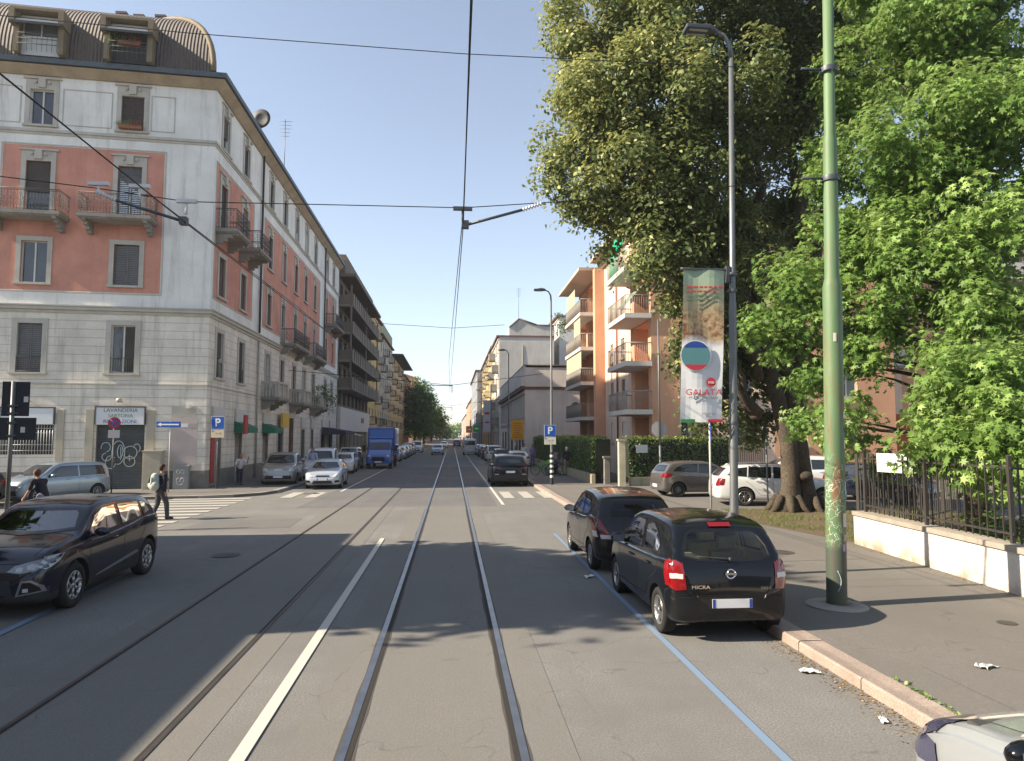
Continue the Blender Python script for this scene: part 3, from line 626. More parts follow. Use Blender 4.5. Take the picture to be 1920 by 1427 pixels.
# ------------------------------------------------------------------ other buildings of the street
FARW = {}
def farwin(w, h, col=(.05, .05, .055)):
    k = (w, h, col)
    if k not in FARW:
        b = MB(); b.box(-w/2, w/2, .1, .16, 0, h, 0); b.box(-w/2-.12, w/2+.12, -.05, .02, h, h+.15, 1); b.box(-w/2-.12, w/2+.12, -.12, .02, -.12, 0, 1); b.box(-.03, .03, .08, .11, .02, h-.02, 1)
        FARW[k] = [b.build('window', [flat(col, .35, spec=.6), TRIM]), False]
    return FARW[k]
def street_building(label, side, xf, Y0, Y1, H, wm, floors=5, pitch=3.4, ww=1.1, wh=1.7, gf=4.2, depth=14, kinds=('shutter', 'glass'), balc=0, roof=.9, roofm=None, over=.5, baseM=None, far=False, bstyle='iron', gcol=None, skip=(), seed=1, bd=1.0, trimw=True, bfull=False, shops=True):
    n = Vector((1, 0, 0)) if side < 0 else Vector((-1, 0, 0)); u = Vector((0, 1, 0)); L = Y1-Y0
    T0 = thing('street_building', label, 'building', (xf, Y0, 0)); rn = random.Random(seed)
    cols = max(1, int(L/pitch)); xs = [L*(i+.5)/cols for i in range(cols)]; fh = (H-gf)/floors
    holes = []; W = []
    for f in range(floors):
        z = gf+f*fh+(fh-wh)*.45
        for i, s in enumerate(xs):
            dr = balc and ((i+f*balc) % 3 == 0 or bfull)
            z0, h_ = (gf+f*fh+.12, round(wh+(fh-wh)*.45-.12, 2)) if dr else (z, wh)
            holes.append((s-ww/2, s+ww/2, z0, z0+h_)); W.append((s, z0, h_, dr))
    gh = []
    if shops:
        for s in xs: gh.append((s-min(1.3, pitch*.36), s+min(1.3, pitch*.36), .13, gf-1.0))
    b = MB(); base = 1 if baseM else 0
    facade(b, (0, 0, 0), u, n, L, .05, H, holes+gh, lambda s, z: base if z < gf-.2 else 0, cuts_z=(gf-.2,))
    d = Vector((-depth, 0, 0)) if side < 0 else Vector((depth, 0, 0))
    for a, c in ((Vector((0, 0, 0)), d), (d, d+u*L), (d+u*L, u*L)):
        b.quad((a.x, a.y, .05), (c.x, c.y, .05), (c.x, c.y, H), (a.x, a.y, H), 0)
    b.build('wall', [wm, baseM or wm], T0)
    b = MB(); x0, x1 = sorted((n.x*over, d.x)); b.box(x0, x1, -.1, L+.1, H, H+.25); xr0, xr1 = sorted((n.x*(over-.1), d.x))
    if roof: b.quad((n.x*over, -.1, H+.25), (n.x*over, L+.1, H+.25), (d.x/2, L+.1, H+.25+roof), (d.x/2, -.1, H+.25+roof)); b.quad((d.x, -.1, H+.25), (d.x, L+.1, H+.25), (d.x/2, L+.1, H+.25+roof), (d.x/2, -.1, H+.25+roof)); b.poly([(n.x*over, -.1, H+.25), (d.x, -.1, H+.25), (d.x/2, -.1, H+.25+roof)])
    rf = b.build('roof', roofm or flat((.16, .09, .07), .85), T0)
    for k in range(2): b = MB(); cy = L*(.3+.4*k); b.box(d.x*.45-.3, d.x*.45+.3, cy-.4, cy+.4, H+.3, H+roof+1.5); b.build('chimney', flat((.3, .2, .15), .9), rf)
    b = MB()
    for z, dd in ((gf-.25, .08), (H-.4, .14)):
        a_, c_ = sorted((0, n.x*dd)); b.box(a_, c_, 0, L, z, z+.22)
    b.build('cornice', TRIM, T0); rz = nrot(n)
    for s, z0, h_, dr in W:
        k = rn.choice(kinds); T = farwin(ww, h_, gcol or (.055, .055, .06)) if far else window_t(ww, h_, k, trimw, .12, False, not dr, tm=WOODW if k == 'glass' else IRON)
        put(T, T0, (0, s, z0), rz)
        if dr and not bfull: put(balcony_cache(2.2, bd, bstyle), T0, (0, s, gf+fh*int((z0-gf)/fh+.01)+.1), rz)
    for h in gh:
        k = ('door%.1f' % (h[1]-h[0]));
        T = farwin(round(h[1]-h[0], 1), round(h[3]-.13, 2), (.07, .06, .055)); put(T, T0, (0, (h[0]+h[1])/2, .13), rz)
    return T0
BC = {}
def balcony_cache(w, d, st):
    k = (w, d, st if isinstance(st, str) else st.name)
    if k not in BC:
        b = MB(); b.box(-w/2, w/2, -d, .0, -.15, 0); o = b.build('balcony', CONC); r = MB()
        if st == 'iron':
            for p, q in (((-w/2, 0), (-w/2, -d)), ((-w/2, -d), (w/2, -d)), ((w/2, -d), (w/2, 0))):
                a, c = Vector((*p, 0)), Vector((*q, 0)); r.bar(a+Vector((0, 0, 1)), c+Vector((0, 0, 1)), .03, 0, 4); n_ = int((c-a).length/.14)
                for k_ in range(n_+1): e = a+(c-a)*k_/n_; r.bar(e, e+Vector((0, 0, 1)), .012, 0, 3)
            r.build('railing', IRON, o)
        else:
            r.box(-w/2, w/2, -d-.02, -d+.05, .01, 1.0); r.box(-w/2-.02, -w/2+.05, -d+.05, 0, .01, .99); r.box(w/2-.05, w/2+.02, -d+.05, 0, .01, .99); r.build('parapet', CONC if st == 'parapet' else st, o)
        BC[k] = [o, False]
    return BC[k]
def wm(name, c, st=.35, **k): return pmat(name, c, .9, .15, .5, .1, 25, streak=st, **k)
# modern grey brown block with deep concrete balconies
xf = -11.8; Y0, Y1, H = 74.2, 100.8, 19.2; L = Y1-Y0
BR = thing('street_building', 'brown grey modern apartment block with long concrete balconies over a white shop fascia', 'building', (xf, Y0, 0))
BRM = wm('brown_concrete', (.20, .165, .135), .5); BRP = wm('grey_concrete_panel', (.27, .235, .2), .6)
n_, u_ = Vector((1, 0, 0)), Vector((0, 1, 0))
cols = [L*(i+.5)/8 for i in range(8)]
holes = [(s-1.0, s+1.0, z+.15, z+2.35) for s in cols for z in (7.6, 10.5, 13.4, 16.3)] + [(s-.9, s+.9, 5.9, 7.3) for s in cols] + [(s-1.25, s+1.25, .13, 3.0) for s in cols]
b = MB(); facade(b, (0, 0, 0), u_, n_, L, .05, H, holes, lambda s, z: 0)
for a, c in ((Vector((0, 0, 0)), Vector((-14, 0, 0))), (Vector((-14, 0, 0)), Vector((-14, L, 0))), (Vector((-14, L, 0)), Vector((0, L, 0)))): b.quad((a.x, a.y, .05), (c.x, c.y, .05), (c.x, c.y, H), (a.x, a.y, H))
b.build('wall', BRM, BR)
for s in cols:
    for z in (7.6, 10.5, 13.4, 16.3): put(window_t(2.0, 2.2, 'glass', None, .1, False, False, tm=IRON), BR, (0, s, z+.15), nrot(n_))
    put(window_t(1.8, 1.4, 'glass', None, .1, False, False, tm=IRON), BR, (0, s, 5.9), nrot(n_)); put(window_t(2.5, 2.87, 'glass', None, .1, False, False, tm=IRON), BR, (0, s, .13), nrot(n_))
for z in (7.6, 10.5, 13.4, 16.3):
    b = MB(); b.box(0, 1.5, .15, L-.3, z-.25, z, 0)
    for k in range(17):
        y = .35+k*(L-.9)/16; b.box(1.42, 1.56, y-.32, y+.32, z-.2, z+1.05, 0)
    b.box(1.36, 1.42, .17, L-.32, z, z+.9, 1)
    for y in (.2, L-.35): b.box(0, 1.4, y-.04, y+.04, z, z+1.0, 1)
    o = b.build('balcony', [BRP, BRM], BR)
    r = MB(); r.bar((1.49, .2, z+1.15), (1.49, L-.3, z+1.15), .03, 0, 4); r.build('handrail', IRON, o)
for y in (.2, L*.5, L-.35):
    b = MB(); b.box(1.2, 1.35, y-.12, y+.12, 7.6, 18.3); b.build('pier', BRM, BR)
b = MB(); b.box(-14, 1.7, -.05, L, H, H+.3); b.box(-4, .6, .3, L-.4, H+.3, H+2.4); b.build('roof', BRM, BR)
b = MB(); b.box(.02, .35, .2, L-.3, 3.1, 5.6); fs = b.build('fascia', flat((.62, .6, .57), .6), BR)
b = MB(); q = random.Random(9); y = L*.64
for k in range(7): w_ = .28; b.box(.352, .37, y, y+w_, 4.2, 4.75+.1*(k % 2)); b.box(.353, .371, y, y+w_*.35, 4.75, 4.95 if k % 3 == 0 else 4.8); y += w_+.14
b.build('lettering', flat((.4, .08, .06), .6), fs)
b = MB(); 
for s in cols: b.box(.0, .3, s-L/16-.2, s-L/16+.2, .1, 3.1)
b.build('pilaster', flat((.42, .36, .28), .8), BR)
aw = MB(); aw.quad((0.3, 1, 3.1), (.3, 5, 3.1), (2.2, 5, 2.6), (2.2, 1, 2.6)); aw.build('awning', flat((.5, .45, .42), .8), BR)
YELW = wm('yellow_plaster', (.56, .43, .20)); CREAM = wm('cream_plaster', (.52, .42, .27)); BLUEW = wm('pale_blue_plaster', (.38, .40, .42)); ORW = wm('orange_brick_plaster', (.48, .22, .12)); PINKW = wm('pink_plaster_wall', (.46, .36, .33)); GREYW = wm('grey_blue_plaster', (.32, .34, .38)); OFFW = wm('off_white_plaster', (.55, .53, .49), .6); PEACH = wm('peach_plaster', (.56, .36, .24))
street_building('narrow yellow apartment house just past the brown balcony block', -1, -11.8, 101, 117, 20.6, YELW, balc=1, seed=2, kinds=('shutter', 'shutg', 'glass'))
BB = street_building('pale blue grey apartment house with plants on its roof terrace', -1, -11.8, 117.2, 139.8, 19.2, BLUEW, balc=2, seed=3, kinds=('shutter', 'glass', 'shutb'))
b = MB(); b.box(-5, .1, 1, 22, 19.5, 21.6); b.build('roof_terrace', flat((.2, .25, .2), .8), BB)
street_building('cream apartment house with a dark overhanging flat roof', -1, -11.8, 140, 174, 18.4, CREAM, balc=2, seed=4, roof=.2, over=2.2, roofm=flat((.05, .05, .05), .8), pitch=3.6)
street_building('orange brick apartment house next to the big street tree', -1, -11.8, 174.3, 198, 17.2, ORW, far=True, seed=5)
street_building('brownish apartment house behind the street trees with a red tiled roof', -1, -11.8, 230, 285, 21, PEACH, far=True, seed=6, pitch=4.6, roof=2.5, roofm=flat((.3, .13, .08), .9))
street_building('low beige house far down beyond the first street trees', -1, -11.8, 290, 360, 15, CREAM, far=True, seed=7, pitch=5.5)
street_building('pinkish house near the far end of the street, behind trees', -1, -11.8, 362, 460, 14, PINKW, far=True, seed=8, pitch=7, floors=4)
# right side ---------------------------------------------------------------
PB = street_building('low two storey grey pink house with white parapet and an arched doorway', 1, 6.75, 65.3, 98, 6.9, wm('grey_pink_plaster', (.80, .73, .66), .3), floors=1, pitch=2.3, ww=1.0, wh=2.0, gf=4.0, roof=0, over=.35, shops=False, kinds=('glass', 'shutb'), seed=9, depth=7.5)
b = MB(); b.box(0, 7.5, 0.02, 32.7, 7.16, 8.95); 
b.build('attic', wm('grey_pink_attic', (.80, .73, .66), .3), PB)
b = MB(); b.box(-.42, .05, -.08, 32.8, 7.2, 7.95); b.box(-.1, .05, .01, 32.7, 7.95, 9.1); b.build('parapet', wm('white_parapet', (.66, .63, .58), .3), PB)
b = MB(); b.box(-.12, 7.6, -.06, 32.8, 9.1, 9.2); b.build('coping', flat((.2, .12, .1), .8), PB)
b = MB(); P_ = [(-.03, 1.2), (-.03, 2.9)]
pts = [(-.04, 1.2, .1), (-.04, 2.9, .1)] + [(-.04, 2.05+.85*math.cos(R(a)), 2.5+.85*math.sin(R(a))) for a in range(0, 181, 15)]
b.poly(pts); b.build('arched_door', flat((.05, .045, .04), .7), PB)
for k in range(6):
    b = MB(); y = 5+k*4.6; b.box(-.06, .02, y-.8, y+.8, .9 if k % 2 else .12, 3.1); b.build('shop_window', GLASS if k % 2 else DARK, PB)
b = MB(); b.lathe([(0, .0), (.28, .04), (.45, .14), (.47, .16)], (0, 0, 0), 'y', 20); b.bar((0, .05, 0), (.0, .5, -.3), .03)
dish = tag(b.build('satellite_dish', flat((.16, .15, .15), .6), None, (10.2, 57.6, 4.9), R(20)), 'dark round satellite dish fixed beside the orange building above the hedge', 'satellite dish')
# tall white blind-walled house with stepped gable
TW = street_building('tall off-white apartment house with a big stained blind side wall and stepped roof', 1, 6.9, 104, 119.5, 17.2, OFFW, balc=1, depth=8.2, seed=10, roof=0, over=.4, bstyle='parapet')
b = MB(); pr = [(1.5, 17.46), (1.5, 18.6), (3.0, 19.9), (5.6, 19.0), (8.2, 18.9), (8.2, 17.46)]
b.poly([(x, 0, z) for x, z in pr]); b.poly([(x, 15.5, z) for x, z in pr][::-1])
for i in range(len(pr)-1): (x0, z0), (x1, z1) = pr[i], pr[i+1]; b.quad((x0, 0, z0), (x0, 15.5, z0), (x1, 15.5, z1), (x1, 0, z1))
b.build('gable', wm('off_white_gable', (.52, .5, .46), .7), TW)
b = MB()
for i in range(1, 4): (x0, z0), (x1, z1) = pr[i], pr[i+1]; b.bar((x0, -.05, z0+.05), (x1, -.05, z1+.05), .12, 0, 4)
b.build('verge', flat((.12, .09, .08), .8), TW)
b = MB(); b.bar((3.5, .05, 16), (3.5, -.1, 8.0), .12, 0, 6); b.build('flue', flat((.2, .19, .18), .7), TW)
street_building('grey white rear block glimpsed between the white house and the orange flats', 1, 16.5, 108, 130, 21, wm('bright_white_plaster', (.62, .6, .57)), far=True, seed=16, roof=0)
street_building('yellow apartment house with rows of planted balconies past the blind wall', 1, 7.0, 119.8, 165, 17.6, YELW, balc=2, seed=11, pitch=3.8, depth=10, kinds=('glass', 'shutg'))
street_building('grey blue tower house standing slightly forward of its row', 1, 5.9, 166, 215, 17.8, GREYW, far=True, seed=12, pitch=4, roof=0)
street_building('orange terraced house in the far right row', 1, 7.2, 216, 275, 15.6, ORW, far=True, seed=13, pitch=5)
street_building('peach house behind the orange one in the far right row', 1, 7.2, 276, 350, 15.8, PEACH, far=True, seed=14, pitch=6)
street_building('pale pink house closing the far right row', 1, 7.2, 351, 520, 13, PINKW, far=True, seed=15, pitch=9, floors=4)
# ------------------------------------------------------------------ orange apartment building set back behind the hedge
OR = wm('orange_render', (.63, .35, .22), .15); ORL = wm('pale_peach_render', (.72, .56, .45), .15); SLAB = wm('balcony_slab_white', (.58, .55, .51), .3)
OB = thing('apartment_building', 'orange and peach apartment building with white edged balconies behind the hedge', 'building', (10.9, 38, 0))
Lo = 22.0; nO = Vector((-1, 0, 0)); FL = [1.35, 4.05, 6.7, 9.35, 12.0]; HO = 14.7
# openings: loggia (s 14.5..21.8) windows and second balcony group
ho = []
for z in FL:
    ho += [(15.2, 17.6, z, z+2.35, 1.6), (18.8, 21.6, z, z+2.35, 1.6)]
    ho += [(9.2, 10.0, z+.85, z+2.15), (6.0, 6.9, z+.85, z+2.15), (.6, 3.6, z, z+2.3, 1.5)]
def mO(s, z): return 0 if (s > 14.6 or s < 4.4 or 11.7 < s < 12.5) else 1
b = MB(); facade(b, (0, 0, 0), Vector((0, 1, 0)), nO, Lo, .05, HO, ho, mO, cuts_s=(4.4, 11.7, 12.5, 14.6), mrev=0)
for a, c in ((Vector((14, 0, 0)), Vector((14, Lo, 0))), (Vector((14, Lo, 0)), Vector((0, Lo, 0)))): b.quad((a.x, a.y, .05), (c.x, c.y, .05), (c.x, c.y, HO), (a.x, a.y, HO))
he = [(s-.6, s+.6, z+.7, z+2.2) for s in (2.2, 5.2, 8.2, 11.2) for z in FL]
facade(b, (0, 0, 0), Vector((1, 0, 0)), Vector((0, -1, 0)), 14, .05, HO, he, lambda s, z: 1 if 3.6 < s < 6.9 else 0, cuts_s=(3.6, 6.9))
for h in he: put(window_t(1.2, 1.5, 'glass' if (h[0]+h[2]) % 2 > .8 else 'shutg', None, .1, False, True, tm=WOODW), OB, ((h[0]+h[1])/2, 0, h[2]), 0)
for h in ho:
    if len(h) > 4:     # back wall of each loggia
        a, c, e, f, rv = h; b.quad((rv, a, e), (rv, c, e), (rv, c, f), (rv, a, f), 0)
b.build('wall', [OR, ORL], OB)
b = MB(); b.box(-.7, 0, 11.75, 12.45, .1, HO-.02); b.build('projecting_fin', OR, OB)
b = MB(); b.bar((-.1, 7.7, .1), (-.1, 7.7, HO-.1), .06, 0, 6); b.build('drainpipe', flat((.25, .08, .05), .6), OB)
RSH = flat((.62, .56, .5), .7)
for z in FL:
    for s in (9.6, 6.45):
        T = window_t(.8 if s > 8 else .9, 1.3, 'glass', None, .1, False, True, tm=RSH, gm=GLASS); o = put(T, OB, (0, s, z+.85), nrot(nO))
        r = MB(); hh = random.Random(int(z*10+s)).uniform(.5, 1.25); r.box(-.38, .38, .05, .09, 1.28-hh, 1.28); r.build('roller_blind', RSH, o)
    for (s, w_) in ((16.4, 1.1), (20.2, 1.2), (2.1, 1.2)):
        b = MB(); b.box(1.52, 1.58, s-w_/2, s+w_/2, z, z+2.1); b.build('balcony_door', GLASS, OB)
OBR = flat((.32, .30, .27), .6)
for i, z in enumerate(FL):
    for (s0, s1, d, k) in ((14.7, 21.9, 1.25, 0), (-.2, 4.3, 1.5, 1)):
        if z < 2: continue
        b = MB(); b.box(-d, -.002, s0, s1, z-.28, z-.02); o = b.build('balcony', SLAB, OB); r = MB()
        for (x0, y0, x1, y1) in ((-d+.06, s0+.05, -d+.06, s1-.05), (-d+.06, s0+.05, -.02, s0+.05), (-d+.06, s1-.05, -.02, s1-.05)):
            a, c = Vector((x0, y0, z)), Vector((x1, y1, z)); r.bar(a+Vector((0, 0, 1)), c+Vector((0, 0, 1)), .03, 0, 4); n2 = int((c-a).length/.12)
            for kk in range(n2+1): e = a+(c-a)*kk/n2; r.bar(e, e+Vector((0, 0, 1)), .012, 0, 3)
        r.build('railing', OBR, o)
b = MB(); b.quad((-1.25, 3.9, 11.5), (-1.3, 2.4, 12.0), (-.9, 2.4, 14.2), (-.9, 4.1, 14.2)); b.box(-1.3, -1.25, 2.2, 4.2, 11.9, 14.2); b.build('sun_curtain', flat((.01, .36, .18), .8), OB)
b = MB(); b.quad((-1.3, .1, 9.9), (-1.3, 3.2, 9.9), (-.1, 3.2, 11.3), (-.1, .1, 11.3)); b.build('awning', flat((.16, .22, .17), .8), OB)
for z, (s0, s1) in ((9.35, (15.2, 18.0)), (12.0, (17.5, 21.5)), (6.7, (14.9, 21.7))):
    b = MB(); b.quad((-1.15, s0, z+1.0), (-1.15, s1, z+1.0), (-1.15, s1, z+2.3), (-1.15, s0, z+2.3)); b.build('balcony_blind', flat((.40, .38, .27), .8), OB)
b = MB(); b.box(-1.7, 14.5, 12.6, Lo+.6, HO, HO+.22); b.box(-.9, 14.6, -.5, 12.6, HO+.5, HO+.72); b.box(-.2, 14, 0, 12.6, HO, HO+.5)
b.build('roof', wm('roof_edge', (.5, .4, .33), .3), OB)
# wing turned towards us, behind the trees
WG = thing('apartment_building', 'orange wing with red ground floor pillars and garages seen behind the tree trunks', 'building', (13.5, 40.5, 0))
nW = Vector((0, -1, 0)); Lw = 32.0; hw_ = []; ww_ = []
for z in FL[1:]:
    for s in (3, 7.5, 12, 16.5, 21, 25.5, 30): hw_.append((s-.7, s+.7, z+.1, z+2.2)); ww_.append((s, z+.1))
gar = [(s, s+2.8, .12, 2.9, .6) for s in (2.0, 6.0, 10.0, 14, 18, 22, 26)]
REDW = wm('red_render', (.42, .10, .06), .2)
b = MB(); facade(b, (0, 0, 0), Vector((1, 0, 0)), nW, Lw, .05, HO, hw_+gar, lambda s, z: 1 if z < 3.9 else (0 if int(s/4.5) % 2 else 2), cuts_z=(3.9,), cuts_s=[4.5*k for k in range(1, 8)])
for a, c in ((Vector((0, 0, 0)), Vector((0, 10, 0))), (Vector((0, 10, 0)), Vector((Lw, 10, 0))), (Vector((Lw, 10, 0)), Vector((Lw, 0, 0)))): b.quad((a.x, a.y, .05), (c.x, c.y, .05), (c.x, c.y, HO), (a.x, a.y, HO))
b.build('wall', [OR, REDW, ORL], WG)
for s, z in ww_: put(window_t(1.4, 2.1, 'glass', None, .1, False, False, tm=RSH), WG, (s, 0, z), 0)
for g in gar: o = MB(); o.box(g[0]+.01, g[1]-.01, .5, .55, .12, 2.9); o.build('garage_door', pmat('brown_garage_slats', (.09, .07, .055), .7, .2, 3, .1), WG)
for s in (3, 12, 21, 30):
    for z in FL[2:]:
        o = put(balcony_cache(2.8, 1.2, SLAB), WG, (s, 0, z), 0)
b = MB(); b.box(-.3, Lw+.3, -.8, 10.2, HO, HO+.25); b.build('roof', wm('roof_edge_wing', (.5, .4, .33), .3), WG)
# houses on the left behind the camera: out of the picture, they throw the shade that lies on the road
def shade_building(label, x0, x1, y0, y1, H, m):
    T0 = thing('street_building', label, 'building', (x1, y0, 0)); b = MB(); L = y1-y0
    hs = [(s-.6, s+.6, z, z+1.6) for s in [2+3.2*k for k in range(int((L-2)/3.2))] for z in [1.2+3.1*k for k in range(int((H-1.5)/3.1))]]
    facade(b, (0, 0, 0), Vector((0, 1, 0)), Vector((1, 0, 0)), L, .05, H, hs, lambda s, z: 0); W_ = x1-x0
    for a, c in (((0, 0), (-W_, 0)), ((-W_, 0), (-W_, L)), ((-W_, L), (0, L))): b.quad((*a, .05), (*c, .05), (*c, H), (*a, H))
    b.build('wall', m, T0); b = MB(); b.box(-W_-.2, .25, -.2, L+.2, H, H+.25); b.build('roof', flat((.2, .1, .07), .8), T0)
    for h in hs: put(farwin(1.2, 1.6), T0, (0, (h[0]+h[1])/2, h[2]), nrot((1, 0)))
    return T0
shade_building('low cream house beside the near left pavement, outside the picture', -26, -12.9, -22, 17.9, 6.6, CREAM)
shade_building('unseen tall block added by the cream house to shade the road', -17, -13.3, 8.3, 12.0, 9.9, CREAM)  # extra block, put in to cast the dark band across the road

# the street goes on behind the camera (seen only in reflections)
shade_building('tall yellow house on the left behind the camera', -30, -13.2, -62, -24, 18, YELW)
shade_building('grey house on the right behind the camera', 13.5, 30, -60, -9, 17, GREYW).rotation_euler.z = math.pi
sb = bpy.data.objects[-1] if False else None
shade_building('peach house closing the street behind the camera', -14, 16, -95, -72, 19, PEACH)
# ------------------------------------------------------------------ vehicles
def interp(tab, x):
    """smooth (monotone cubic) interpolation of a table of (x, v)"""
    X = [t[0] for t in tab]; V = [t[1] for t in tab]
    if x <= X[0]: return V[0]
    if x >= X[-1]: return V[-1]
    i = max(k for k in range(len(X)-1) if X[k] <= x); h = X[i+1]-X[i]; t = (x-X[i])/h
    def sl(k):
        if k <= 0: return (V[1]-V[0])/(X[1]-X[0])
        if k >= len(X)-1: return (V[-1]-V[-2])/(X[-1]-X[-2])
        a = (V[k]-V[k-1])/(X[k]-X[k-1]); c = (V[k+1]-V[k])/(X[k+1]-X[k])
        return 0 if a*c <= 0 else 2*a*c/(a+c)
    m0, m1 = sl(i)*h, sl(i+1)*h
    return (2*t**3-3*t*t+1)*V[i]+(t**3-2*t*t+t)*m0+(-2*t**3+3*t*t)*V[i+1]+(t**3-t*t)*m1
TYRE = pmat('tyre_rubber', (.025, .025, .026), .85, .2, 8, .1, 80); RIMM = flat((.5, .5, .5), .3, .85); RIMD = flat((.06, .06, .065), .45, .5)
ARCHM = flat((.012, .012, .012), .9); PLAST = pmat('black_plastic', (.035, .035, .037), .7, .1, 5, .1, 90); CHROME = flat((.7, .7, .72), .12, 1.0)
CARGLASS = see_through('car_glass', (.62, .68, .65)); FRIT = flat((.008, .008, .009), .15, spec=.6); CARGL2 = glassy('car_glass_dark', (.015, .02, .022), .03)
TAIL = glassy('tail_lamp_red', (.17, .004, .006), .1); HEADL = glassy('head_lamp_lens', (.45, .47, .5), .08); CLEARL = glassy('lamp_clear', (.5, .45, .43), .12); AMB = glassy('amber_lens', (.6, .2, .02), .15)
PLATE = flat((.72, .73, .75), .5); PBLUE = flat((.03, .07, .35), .5); INTER = pmat('car_interior_grey', (.07, .068, .065), .85, .2, 3, 0); INTERB = pmat('car_interior_beige', (.5, .46, .38), .85, .2, 3, 0)
CUTM = bpy.data.materials.new('cutter')
class Car:
    def __init__(s, sp):
        s.sp = sp; s.L, s.W, s.H = sp['L'], sp['W'], sp['H']; s.h = s.W/2
        top = sp['top']; s.top = top; x0, x1 = top[0][0], top[-1][0]
        st = set(); n = 64
        for i in range(n+1): st.add(round(x0+(x1-x0)*i/n, 4))
        for e in range(1, 14):
            d = .28*(e/13)**2.2; st.add(round(x0+d, 4)); st.add(round(x1-d, 4))
        s.X = sorted(st); s.X = [x for i, x in enumerate(s.X) if i == 0 or x-s.X[i-1] > .0035]
        s.N = 23
        rows = [s.section(x) for x in s.X]; s.rows = rows
        V = []; F = []; M = s.N*2-2   # ring without duplicate centre points
        for r in rows: V += r
        for i in range(len(rows)-1):
            for k in range(M): F.append((i*M+k, (i+1)*M+k, (i+1)*M+(k+1) % M, i*M+(k+1) % M))
        F.append(tuple(range(M))); F.append(tuple(range((len(rows)-1)*M, len(rows)*M))[::-1])
        s.V, s.F = V, F; me = bpy.data.meshes.new('body'); me.from_pydata(V, [], F)
        bm = bmesh.new(); bm.from_mesh(me); bmesh.ops.recalc_face_normals(bm, faces=bm.faces); bm.to_mesh(me); s.bvh = BVHTree.FromBMesh(bm); bm.free(); s.me = me
    def section(s, x):
        sp = s.sp; zt = interp(sp['top'], x); zb0 = interp(sp['bot'], x); hw = interp(sp['hw'], x); belt = interp(sp['belt'], x)
        cap = zt-.035 if zt < belt+.035 else belt; cap = min(belt, zt-.035); cap = max(cap, zb0+.02)
        g = max(0, min(1, (zt-cap-.03)/(s.H-interp(sp['belt'], 0)-.03))); g = g*g*(3-2*g) if g < 1 else 1
        ye = hw*(1-.10)*(1-g)+(hw-sp['tum'])*g; ye = min(ye, hw*.93); H_ = zt-cap; B = cap-zb0; sh = sp.get('shoulder', .02)
        pts = [(0, zb0), (.5*hw, zb0), (.82*hw, zb0), (.93*hw, zb0+.03*min(1, B*3)), (.975*hw, zb0+.10*B+.01), (.99*hw, zb0+.25*B), (1.0*hw, zb0+.45*B), (1.0*hw, zb0+.62*B), (.995*hw, zb0+.8*B), (.985*hw, zb0+.92*B), (.97*hw-sh*.2, cap)]
        sh0 = .95*hw-sh
        pts.append((sh0, cap+.02*H_+.004))
        for f in (.12, .25, .38, .5, .62, .72): pts.append((sh0+(ye-sh0)*f*.92, cap+.02*H_+.004+(H_*.86)*f))
        r = min(.10, ye*.3)
        for a in (0, 30, 60, 90):
            pts.append((ye-r+r*math.cos(R(a))*1.0, zt-min(H_*.3, .09)+min(H_*.3, .09)*math.sin(R(a))))
        cr = sp.get('crown', .035)*min(1, ye*1.5)
        for f in (.85, .7, .55, .4, .27, .13, 0): y = (ye-r)*f; pts.append((y, zt+cr*(1-(y/(ye-r+1e-6))**2)))
        s.N = len(pts)
        ring = [(x, -y, z) for y, z in pts] + [(x, y, z) for y, z in pts[-2:0:-1]]
        return ring
    def hit(s, o, d):
        h = s.bvh.ray_cast(Vector(o), Vector(d)); return (h[0], h[1]) if h[0] is not None else (None, None)
    def cast_side(s, x, z, side, off):
        for _ in range(10):
            p, n = s.hit((x, side*3, z), (0, -side, 0))
            if p is not None and abs(n.y) > .22: break
            x *= .985
        if p is None: p, n = Vector((x, side*s.h*.5, z)), Vector((0, side, 0))
        if n.y*side < 0: n = -n
        return p+n*off
    def cast_end(s, y, z, end, off):
        for _ in range(14):
            p, n = s.hit((end*5, y, z), (-end, 0, 0))
            if p is not None and abs(n.x) > .22: break
            y *= .975
        if p is None: p, n = Vector((end*s.L/2, y, z)), Vector((end, 0, 0))
        if n.x*end < 0: n = -n
        return p+n*off
    def cast_top(s, x, y, off):
        p, n = s.hit((x, y, 4), (0, 0, -1))
        if p is None: p, n = Vector((x, y, .8)), Vector((0, 0, 1))
        return p+n*off
    def patch(s, b, poly, mode, side, off, m=0, res=.06):
        """cover a polygon (drawn in side or end view) with a skin lying on the body"""
        bm = bmesh.new(); vs = [bm.verts.new((p[0], p[1], 0)) for p in poly]; f = bm.faces.new(vs)
        xs = [p[0] for p in poly]; zs = [p[1] for p in poly]
        def cut(ax, v):
            geom = bm.verts[:]+bm.edges[:]+bm.faces[:]; no = (1, 0, 0) if ax == 0 else (0, 1, 0); co = (v, 0, 0) if ax == 0 else (0, v, 0)
            bmesh.ops.bisect_plane(bm, geom=geom, plane_co=co, plane_no=no)
        v = min(xs)+res
        while v < max(xs)-.01: cut(0, v); v += res
        v = min(zs)+res
        while v < max(zs)-.01: cut(1, v); v += res
        cast = {'side': s.cast_side, 'end': s.cast_end}.get(mode); n0 = len(b.v); idx = {}
        for q in bm.verts:
            idx[q] = len(b.v)
            p = s.cast_top(q.co.x, q.co.y, off) if mode == 'top' else cast(q.co.x, q.co.y, side, off); b.v.append(tuple(p))
        for f in bm.faces: b.f.append(tuple(idx[q] for q in f.verts)); b.m.append(m); b.sm.append(True)
        bm.free()
